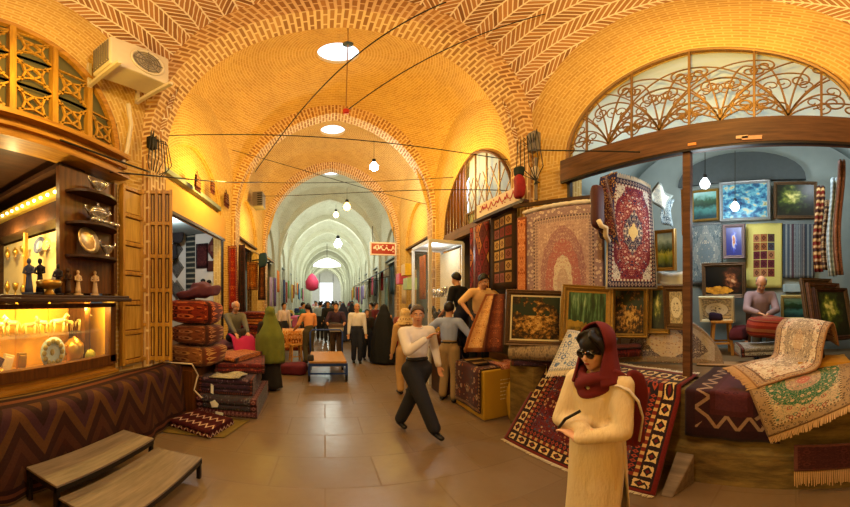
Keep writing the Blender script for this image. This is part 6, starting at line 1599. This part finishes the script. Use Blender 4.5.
WHITE, NAVY, DKTR, KHAKI, LBLUE, TANS = C_('white_cotton', (222,214,210)), C_('navy_cotton', (34,36,50)), C_('charcoal_trouser', (38,38,44)), C_('khaki_cotton', (150,124,88)), C_('pale_blue_cotton', (150,164,206)), C_('tan_cotton', (220,176,120))
# -- man walking down the aisle
p = gpos(417, 3.78)
w = person('person', p, turn(p, .45), 1.71, lean=.02, feet=((.14,-.22),(-.10,.36)), footz=(.03,0), hands=((-.30,.02,.92),(.02,.28,1.33)), poles=((-.6,-1,0),(.8,.1,-1)), legw=1.14, look=(-.35,.05), top=WHITE, bottom=DKTR, hair='short', hairm=plain('grey_brown_hair', (84,70,60), .6), label='man in a white shirt and black trousers striding down the aisle, hand on his chest')
MB().lathe([(.142,-.02),(.148,0),(.142,.02)], w.S(w.P+V((0,0,.10))), 20, sy=.74).build('belt', SHOE, w.o, smooth=True)
# -- man in blue shirt seen from behind
p = gpos(449, 5.2)
w = person('person', p, turn(p, pi-.35), 1.74, feet=((-.11,0),(.13,-.08)), hands=((-.36,.05,.98),(.28,.12,.98)), poles=((-1,-.4,0),(1,-.5,0)), top=LBLUE, bottom=KHAKI, sleeves='short', label='man in a pale blue short-sleeved shirt seen from behind by the yellow crate')
MB().lathe([(.142,-.02),(.15,0),(.142,.02)], w.S(w.P+V((0,0,.10))), 20, sy=.74).build('belt', SHOE, w.o, smooth=True)
# -- leaning seller in tan shirt, and one in black behind him
p = gpos(479, 5.3); p.z = .6
person('person', p, turn(p, .3), 1.66, lean=.35, feet=((-.12,0),(.12,0)), hands=((-.42,.42,1.0),(.30,.40,1.02)), poles=((-1,-.3,0),(1,-.3,0)), look=(.3,.25), top=TANS, bottom=NAVY, sleeves='short', label='seller in a tan shirt leaning over the long cloths behind the crate')
p = gpos(462, 5.75); p.z = .6
person('person', p, turn(p, -2.2), 1.72, lean=.22, feet=((-.12,0),(.12,0)), hands=((-.2,.32,.95),(.2,.32,.95)), top=C_('black_cotton', (22,22,26)), bottom=NAVY, sleeves='short', label='man in black bending over the goods behind the seller in tan', detail=False)
# -- aisle: woman in chador, man in white, boy, porter, man in orange
p = gpos(384, 8.4)
w = person('person', p, turn(p, pi-.3), 1.64, hair=None, label='woman in a long black chador walking away on the right of the aisle', detail=False, shoes=True)
CH = plain('black_chador', (20,20,22), .8, var=.2)
def chador(w, m, s=1.0, h0=.05, wide=.36, hood=True, part='chador'):
    k = w.k
    prof = [(0, wide), (.18, wide*.98), (.42, wide*.86), (.68, .27), (.80, .215), (.86, .15), (.91, .118), (.96, .098), (1.0, .02)]
    def fn(u, v):
        i = 0
        while i < len(prof)-2 and prof[i+1][0] < v: i += 1
        (v0, r0), (v1, r1) = prof[i], prof[i+1]; t = (v-v0)/(v1-v0); r = (r0+(r1-r0)*t)
        a = 2*pi*u; top_ = w.hc.z/k+.145
        fold = 1+.07*sin(a*9+v*5)*(1-v)
        z = (h0+(top_-h0)*v); cen = V((0,0,0)).lerp(w.hc/k, max(0, min(1, (v-.45)/.45)))
        rr = r*fold; 
        if hood and v > .86 and sin(a) > .55: rr *= .72
        return V((cen.x+rr*cos(a), cen.y+rr*.78*sin(a)-(.02 if v > .8 else 0), z))*k
    return MB().grid(fn, 44, 40).build(part, m, w.o, smooth=True, solid=.01)
chador(w, CH, wide=.40)
p = gpos(357, 8.5)
person('person', p, turn(p, .1), 1.68, feet=((-.08,.06),(.09,-.06)), hands=((-.25,.05,.80),(.25,.06,.80)), top=WHITE, bottom=NAVY, hair='bald', hairm=plain('grey_hair', (130,124,118), .7), label='balding man in a white shirt and dark trousers beside the chador woman')
p = gpos(367, 9.0)
w = person('person', p, turn(p, .2), 1.50, top=C_('black_brown_top', (40,34,34)), bottom=NAVY, label='small figure in black between the balding man and the chador woman', detail=False)
p = gpos(336, 9.0)
person('person', p, turn(p, 0), 1.70, lean=.12, feet=((-.1,.12),(.1,-.12)), hands=((-.16,.34,1.0),(.16,.34,1.0)), poles=((-1,-.2,-.3),(1,-.2,-.3)), top=C_('aubergine_shirt', (62,42,58)), bottom=C_('brown_trousers', (84,66,52)), sleeves='short', label='man in an aubergine shirt standing behind the blue handcart', detail=False)
b = MB(); pillow(b, (0,0,0), (.42,.34,.26), lump=.04, seed=6); o = b.build('striped_bag', stripe_mat('grey_white_bag', .4, .4, [(60,56,54),(170,160,146),(90,70,60)], .3), smooth=True); q = gpos(336, 8.55); o.location = (q.x, q.y, 1.02); tag(o, 'grey and white striped bag held by the man behind the handcart', 'bag')
p = gpos(309, 8.5)
person('person', p, turn(p, pi+.5), 1.66, lean=.1, hands=((-.3,.3,1.0),(.2,.3,1.0)), top=C_('apricot_shirt', (222,150,96)), bottom=C_('olive_trousers', (76,66,44)), label='man in an apricot shirt standing with his back turned by the orange stall', detail=False)
p = gpos(284, 10.6)
person('person', p, turn(p, .6), 1.68, top=C_('pale_pink_shirt', (206,186,180)), bottom=DKTR, label='man in a pale shirt behind the orange clothed stall', detail=False)
# blond-scarfed woman and orange-shirted man behind the walking man
p = gpos(405, 5.6)
w = person('person', p, turn(p, pi+.4), 1.60, hair=None, top=C_('beige_coat', (190,150,96)), bottom=C_('beige_coat', (190,150,96)), label='woman in a beige patterned headscarf just behind the striding man', detail=False)
def scarf(w, m, part='headscarf', open_=.55):
    k = w.k
    def fn(u, v):
        a = -pi/2+(u-.5)*2*pi*(1-open_*.38); t = v
        if t < .6: th = t/.6*pi*.62; r = V((.097*sin(th)*cos(a), -.012+.118*sin(th)*sin(a), .036+.112*cos(th)))
        else:
            q = (t-.6)/.4; th = pi*.62; r = V(((.097*sin(th)+.10*q)*cos(a), -.02+(.118*sin(th)+.045*q)*sin(a), .036+.112*cos(th)-.17*q))
        return w.hc+w.RH @ (r*k)
    return MB().grid(fn, 30, 20).build(part, m, w.o, smooth=True, solid=.012)
scarf(w, rug_mat('beige_print_scarf', 1, 1, (206,170,110), ((120,80,50),(230,206,160)), 9))
p = gpos(412, 8.2)
person('person', p, turn(p, .9), 1.66, top=C_('orange_shirt', (206,130,60)), bottom=NAVY, label='dark-haired man in an orange shirt by the stall front left of the kiosk', detail=False)
# -- seated old man on the rug pile, woman in olive shawl
p = V((-1.84, 6.02, 0)); 
w = person('person', p, turn(p, .35), 1.66, lean=.12, pelvis=(-.12,1.05), feet=((-.12,.42),(.12,.44)), footz=(.70,.70), hands=((-.12,.42,1.12),(.14,.42,1.12)), top=C_('grey_wool', (104,98,84)), bottom=C_('dark_brown_trouser', (50,40,34)), hair='bald', hairm=HAIRG, look=(.1,.25), beard=False, label='white-haired man in a grey jumper seated on the rug pile')
def lapcloth(u, v):
    q = w.o.matrix_world if False else None
    y = .18+.5*v; x = -.22+.48*u
    return V((x, y, (1.075 if v < .55 else 1.075-(v-.55)*.9)+.03*sin(u*8)+.02*sin(v*9)))
o = sheet('pink_cloth', plain('magenta_cloth', (176,36,84), .9, var=.2, scale=7), lapcloth, 'magenta cloth spread over the lap of the seated white-haired man', 'cloth', 14, 14, .014); o.location = p+V((0,0,-.0)); o.rotation_euler = (0,0,turn(p, .35))
p = gpos(270, 5.85)
w = person('person', p, turn(p, pi+.3), 1.62, hair=None, bottom=None, top=C_('black_brown_dress', (38,32,28)), label='woman in a dark skirt with an olive green shawl over head and back', detail=False)
def skirt(w, m, r0=.17, r1=.26, z0=.06, part='skirt', zt_=.98):
    k = w.k
    def fn(u, v):
        a = 2*pi*u; z = zt_+(z0-zt_)*v; r = (r0+(r1-r0)*v)*(1+.06*sin(a*8)*v); return V((w.P.x+r*cos(a), w.P.y*(1-v)+r*.8*sin(a), z))*k
    return MB().grid(fn, 36, 14).build(part, m, w.o, smooth=True, solid=.01)
skirt(w, C_('black_skirt', (34,30,28)))
def shawl(w, m):
    k = w.k
    def fn(u, v):
        a = -pi/2+(u-.5)*2*pi*.72
        if v < .3: th = v/.3*pi*.6; r = V((.1*sin(th)*cos(a), -.012+.12*sin(th)*sin(a), .036+.115*cos(th))); return w.hc+w.RH @ (r*k)
        q = (v-.3)/.7; rr = .1+.17*min(1, q*2.2)+.03*q; f = 1+.06*sin(a*9)*q
        return V((w.hc.x+rr*f*cos(a)*k, w.hc.y-.02+rr*.85*f*sin(a)*k, w.hc.z+(-.0)*k+(.036-.04)*k-q*.98*k))
    return MB().grid(fn, 36, 26).build('shawl', m, w.o, smooth=True, solid=.012)
shawl(w, plain('olive_green_shawl', (104,110,44), .9, var=.35, scale=6))
# -- shopkeeper seated in the carpet shop
p = at(761, 300, 4.62); p.z = PZ
w = person('person', p, turn(p, .15), 1.68, lean=.22, pelvis=(-.15,.50), feet=((-.12,.30),(.12,.28)), hands=((-.06,.30,.66),(.08,.32,.68)), poles=((-1,-.4,-.4),(1,-.4,-.4)), top=C_('pink_grey_shirt', (140,116,118)), bottom=C_('grey_trousers', (74,70,66)), hair='bald', hairm=plain('grey_hair', (130,124,118), .7), look=(0,.5), label='balding shopkeeper in a pinkish shirt seated before the patchwork panel, looking down')
q = empty('chair', p, turn(p, .15), 'dark wooden chair under the seated shopkeeper', 'chair')
MB().box((0,-.15,.33),(.42,.42,.04)).build('seat', M_DARKWOOD, q)
for sx in (-1,1):
    for y in (-.34,.04): MB().bar((sx*.18,y,.31),(sx*.2,y+(-.02 if y<-.1 else .02),0),.04).build('leg', M_DARKWOOD, q)
MB().box((0,-.36,.66),(.40,.03,.4)).build('backrest', M_DARKWOOD, q)
# -- woman in the foreground: cream tunic, maroon scarf, sunglasses, arms folded
p = gpos(598, 1.72)
CREAM = None
def tunic_mat():
    g = G('cream_tunic'); n = g.noise(g.obj(), 5, 5); n2 = g.noise(g.obj(), 60, 2)
    n3 = g.noise(g.vec(*[q*w_ for q, w_ in zip(g.sep(g.obj()), (9.,9.,2.2))]), 1.6, 3)
    return g.out(g.mix(n, c8(214,190,150), c8(232,214,180)), .85, bump=n*.4+n2*.08+n3*1.2, bstr=.55, bdist=.03)
CREAM = tunic_mat()
RZ = turn(p, -.50)
w = person('person', p, RZ, 1.61, feet=((-.08,.02),(.09,-.02)), hands=((.01,.225,1.09),(-.02,.175,1.14)), poles=((-.9,.05,-1),(.9,.05,-1)), handdir=((.95,-.25,.2),(-.95,-.2,-.1)), look=(-.12,.16), skin=SKINL, top=CREAM, bottom=C_('blue_jeans', (70,104,150)), hair=None, label='woman in a cream tunic, maroon headscarf and sunglasses standing with folded arms', sc_w=.86, untuck=True, legw=.80)
k = w.k
T = w.T
sg_ = MB()
for q in (-1, 1): sg_.ball(T(q*.034,.097,.004), (.031*k,.010*k,.027*k), 16, 10, w.RH)
lens = sg_.build('sunglasses', plain('black_lens', (14,12,12), .12, spec=.6), w.o, smooth=True)
MB().tube([T(-.012,.106,.008), T(.012,.106,.008)], .004, 6).build('bridge', HAIRK, lens, smooth=True)
for q in (-1, 1): MB().tube([T(q*.06,.092,.012), T(q*.082,.02,.014)], .0035, 6).build('temple', HAIRK, lens, smooth=True)
# hair parted at the side and swept under the scarf
hb = MB()
for j in range(15):
    t = j/14; s_ = -1 if j < 5 else 1
    x1 = -.082 if s_ < 0 else .084
    a0 = V((-.03+.02*t, .05-.06*t, .132-.0*t)); a1 = V((x1*.55, .098-.07*(t if s_ > 0 else t*2.2), .112-.01*t)); a2 = V((x1, .055-.06*(t if s_ > 0 else t*2.2), .045)); a3 = V((x1*.98, .03-.05*t, -.035))
    hb.tube([T(*p_) for p_ in (a0, a0.lerp(a1,.5)+V((0,.006,.006)), a1, a1.lerp(a2,.55)+V((x1*.12,.008,.006)), a2, a3)], [.010,.012,.013,.012,.011,.006], 8)
hb.ball(T(0,.0,.045), (.084*k,.098*k,.094*k), 18, 12, w.RH)
hr = hb.build('hair', HAIRK, w.o, smooth=True); smooth_join(hr, .007, 2)
SC_M = plain('maroon_scarf', (104,32,38), .9, var=.22, scale=9)
sf = MB()
def sc1(u, v):                                        # hood set back on the crown, down to the shoulders
    s_ = (u-.5)*2; a = -pi/2+s_*pi*(.66 if v < .45 else .66+.12*min(1, (v-.45)*3))
    fold = 1+.02*sin(a*11)*v
    if v < .5: th = v/.5*pi*.60; r = V(((.106*sin(th)*cos(a))*fold, -.030+.122*sin(th)*sin(a), .050+.112*cos(th)))
    else:
        q = (v-.5)/.5; th = pi*.60; r = V(((.106*sin(th)+.055*q**1.3)*cos(a)*fold, -.034+(.122*sin(th)+.015*q)*sin(a)+.045*q, .050-.035-.20*q))
    return w.hc+w.RH @ (r*k)
sf.grid(sc1, 44, 28); hood = sf.build('headscarf', SC_M, w.o, smooth=True, solid=.012)
wr_ = MB()
nk = w.S(w.neck)
for j, (rr, z, tl, rad) in enumerate(((.088,-.012,.035,.028), (.106,-.045,-.045,.030), (.094,-.075,.03,.026))):   # folds wrapped round the neck
    pts = [nk+V((rr*cos(a)*k*1.08, (.03+rr*.92*sin(a))*k, (z+tl*cos(a+j)-.012*sin(a*2))*k)) for a in [2*pi*i/28 for i in range(28)]]
    wr_.tube(pts, rad*k, 9, close=True, flat=1.3)
smooth_join(wr_.build('scarf_wrap', SC_M, w.o, smooth=True), .011, 3)
def tail(u, v):                                       # end of the scarf falling over her shoulder
    q = v; x = -(.175+.06*(u-.5)*2*(1-.1*q)+.035*q*(1-q)); y = -.095-.07*(u-.5)*1.6-.045*sin(q*2.8)+.05*(1-q)*(1-u); z = 1.375-.47*q+.03*(1-q)*(1-u)+.015*sin(u*11+q*4)
    return V((x-.012*sin(q*7)+.012*sin(u*13), y+.045, z))
MB().grid(tail, 16, 22).build('scarf_end', SC_M, w.o, smooth=True, solid=.020)
# tunic skirt, slit at her left side
def tun(u, v):
    gp = .02+.85*max(0, v-.38); a = pi-.10+gp+(2*pi-2*gp)*u; z = 1.04+(.26-1.04)*v; r = .158+.034*v; f = 1+.022*sin(a*6+v*4)*v
    return V((r*f*cos(a), .005+r*.86*f*sin(a), z))
tn = MB().grid(tun, 48, 22).build('tunic_skirt', CREAM, w.o, smooth=True, solid=.010)
# bag strap and dark tassel
MB().tube([V((-.10,.06,1.40))*k, V((-.17,.06,1.405))*k, V((-.225,.05,1.38))*k, V((-.262,.0,1.30))*k, V((-.27,-.05,1.18))*k, V((-.24,-.07,1.0))*k], .014, 8, flat=.5).build('bag_strap', plain('white_strap', (222,210,196), .6), w.o, smooth=True)
MB().tube([V((.02,.17,1.25))*k, V((.10,.20,1.19))*k, V((.17,.17,1.10))*k], .009, 7).build('cross_strap', HAIRK, w.o, smooth=True)
# -- crowd deeper in the aisle
tops = [('black',(30,30,34)),('white',(214,210,204)),('grey',(110,110,112)),('navy',(40,46,70)),('maroon',(96,36,44)),('light blue',(140,164,196)),('brown',(96,70,50)),('olive',(96,98,66)),('cream',(206,190,160)),('teal',(50,104,104)),('pink',(206,140,150)),('dark green',(36,64,50))]
proto = {}
def crowd_person(i, px, d, H, chad, ti, off):
    p = gpos(px, d); nm, c = tops[ti]
    key = 'c' if chad else 'm'
    if key not in proto:
        w = person('person', p, turn(p, off), 1.68, feet=((-.09,.08),(.09,-.08)), top=None if chad else C_('%s_top' % nm.replace(' ','_'), c), bottom=None if chad else DKTR, hair=None if chad else 'short', label='x', detail=False, voxel=.03)
        if chad: chador(w, C_('%s_top' % nm.replace(' ','_'), c), wide=.33)
        o = proto[key] = w.o
    else:
        o = copy_tree(proto[key]); o.location = p; o.rotation_euler = (0, 0, turn(p, off))
    o.scale = (H/1.68,)*3
    for ch in kids(o):
        if ch.name.split('.')[0] in ('shirt', 'chador'):
            ch.material_slots[0].link = 'OBJECT'; ch.material_slots[0].material = C_('%s_top' % nm.replace(' ','_'), c)
    lab = ('figure in a %s chador' if chad else 'man in a %s shirt')
    o['label'] = (lab % nm)+CRL[i]; o['group'] = 'crowd deeper in the aisle'
CRL = []
crd = [(328,12.5,1.72,0,0,0),(320,13.5,1.70,0,5,pi),(343,13,1.62,1,3,pi),(352,14.5,1.72,0,2,.3),(303,12.2,1.68,0,9,1.2),(371,11.9,1.66,0,6,-1),(352,13.8,1.62,1,0,2.2),(376,11.2,1.68,0,4,1),(316,17,1.7,0,1,0),(325,18,1.62,1,0,pi),(333,16.2,1.72,0,7,pi),(340,19,1.7,0,8,0),(308,16.5,1.6,1,0,.5),(349,20,1.6,1,4,pi),(351,17,1.7,0,11,0),(322,23,1.7,0,6,pi),(329,24.5,1.62,1,2,0),(336,26,1.7,0,3,pi),(315,26,1.7,0,10,0),(343,28,1.62,1,0,0),(326,31,1.7,0,1,0),(332,34,1.7,0,0,pi),(320,33,1.62,1,9,0),(350,24,1.7,0,1,.4)]
wh = ['just beyond the handcart','walking behind the apricot shirted man','right behind the aubergine shirted man','between the balding man and the far stalls','at the left stalls beyond the orange cloth','beyond the small figure in black','at the right stall past the chador woman','by the right stall near the red sign','left of centre in the middle crowd','mid-aisle under the white canopy','right of centre in the middle crowd','right of the canopy in the middle crowd','near the left wall in the middle crowd','towards the right wall in the middle crowd','beside the right-hand counters in the middle crowd','left of centre in the far crowd','centre of the far crowd','right of centre in the far crowd','by the left wall in the far crowd','by the right wall in the far crowd','near the end arch, centre','near the end arch, slightly right','near the end arch, slightly left','against the right counters in the far crowd']
CRL = [', '+q for q in wh]
for i, (px, d, H, ch, ti, off) in enumerate(crd): crowd_person(i, px, d, H, ch, ti, off)
# ---------------------------------------------------------------- camera, light, colour
cam = bpy.data.cameras.new('camera'); co = bpy.data.objects.new('camera', cam); COL.objects.link(co)
cam.type = 'PANO'; cam.panorama_type = 'EQUIRECTANGULAR'
cam.longitude_min = -CX/F; cam.longitude_max = (850-CX)/F
cam.latitude_max = CY/F; cam.latitude_min = -(507-CY)/F
co.location = (0, 0, HC); co.rotation_euler = (pi/2, 0, 0); cam.clip_start = .02; cam.clip_end = 300
SC.camera = co
W = bpy.data.worlds.new('sky'); SC.world = W; W.use_nodes = True
bg = W.node_tree.nodes['Background']; bg.inputs[0].default_value = (.86, .93, 1, 1); bg.inputs[1].default_value = 2.0
def lamp(name, loc, power, rgb, r=.08, spot=None, aim=None):
    l = bpy.data.lights.new(name, 'SPOT' if spot else 'POINT'); l.energy = power; l.color = c8(*rgb); l.shadow_soft_size = r
    o = bpy.data.objects.new(name, l); COL.objects.link(o); o.location = loc
    if spot:
        l.spot_size = radians(spot); l.spot_blend = .6
        o.rotation_euler = (V(aim)-V(loc)).to_track_quat('-Z', 'Y').to_euler()
    return o
WARM, YEL, COOL, MINT = (255,226,178), (255,212,92), (232,244,250), (228,240,226)
# unseen point lights without fittings, added to gild the vaults and fill the aisle
NEUT = (255,234,200)
lamp('warm_fill', (-1.75, 1.4, 4.4), 75, YEL, .15)
lamp('warm_fill', (1.9, .9, 4.7), 95, YEL, .12)
lamp('aisle_lamp', (.3, .9, 4.7), 150, NEUT, .12)  # unseen fill, added to brighten the foreground
lamp('warm_fill', (-1.9, 5.5, 4.3), 130, YEL, .15)
lamp('warm_fill', (2.2, 5.7, 4.6), 140, YEL, .15)
lamp('aisle_lamp', (.3, 5.6, 4.7), 75, (255,214,120), .12)  # unseen fill added for the first bay, no bulb there
lamp('warm_fill', (-1.8, 9.6, 4.3), 80, YEL, .15)
lamp('warm_fill', (2.2, 9.6, 4.4), 90, YEL, .15)
for k, (y, p) in enumerate(((13.7, 130), (17.7, 300), (21.7, 320), (26, 350), (31, 380), (37, 410), (43, 440), (50, 500))):
    lamp('cool_fill', (.3, y, 4.9), p, MINT, .15)  # unseen point lights added to pale and cool the far bays
vs_ = SC.view_settings; vs_.view_transform = 'Standard'; vs_.look = 'None'; vs_.gamma = 1; vs_.exposure = 0.0; vs_.use_curve_mapping = False
SC.cycles.use_denoising = True
SC.cycles.max_bounces = 8; SC.cycles.diffuse_bounces = 4; SC.cycles.sample_clamp_indirect = 6
lamp('shop_lamp', B1_+V((-.0,-.0,-.22)), 42, COOL, .07); lamp('shop_lamp', B2_+V((-.25,0,-.2)), 34, COOL, .07); lamp('shop_lamp', (3.9, 2.2, 4.2), 32, COOL, .1); lamp('shop_lamp', (4.0, -.3, 4.0), 28, COOL, .1)  # the B2_ one belongs to the bulb added for a reflection
lamp('case_lamp', (-2.62, 1.5, 1.70), 20, (255,220,120), .04); lamp('case_lamp', (-2.62, 2.1, 1.70), 20, (255,220,120), .04); lamp('case_lamp', (-2.62, 2.6, 1.70), 18, (255,220,120), .04)
lamp('cabinet_lamp', (-2.95, 2.0, 2.68), 30, (255,226,150), .04); lamp('cabinet_lamp', (-3.5, 2.0, 2.68), 30, (255,226,150), .04)
lamp('rugshop_lamp', (-3.2, 5.6, 3.4), 55, COOL, .1)
lamp('cabinet_lamp', (-3.0, 1.75, 3.25), 8, (255,226,150), .04)  # small unseen lamp added to lift the dark gilt strip
lamp('aisle_lamp', (1.46, 8.8, 5.8), 120, COOL, .13)
lamp('kiosk_lamp', (2.4, 6.25, 2.9), 14, COOL, .06)
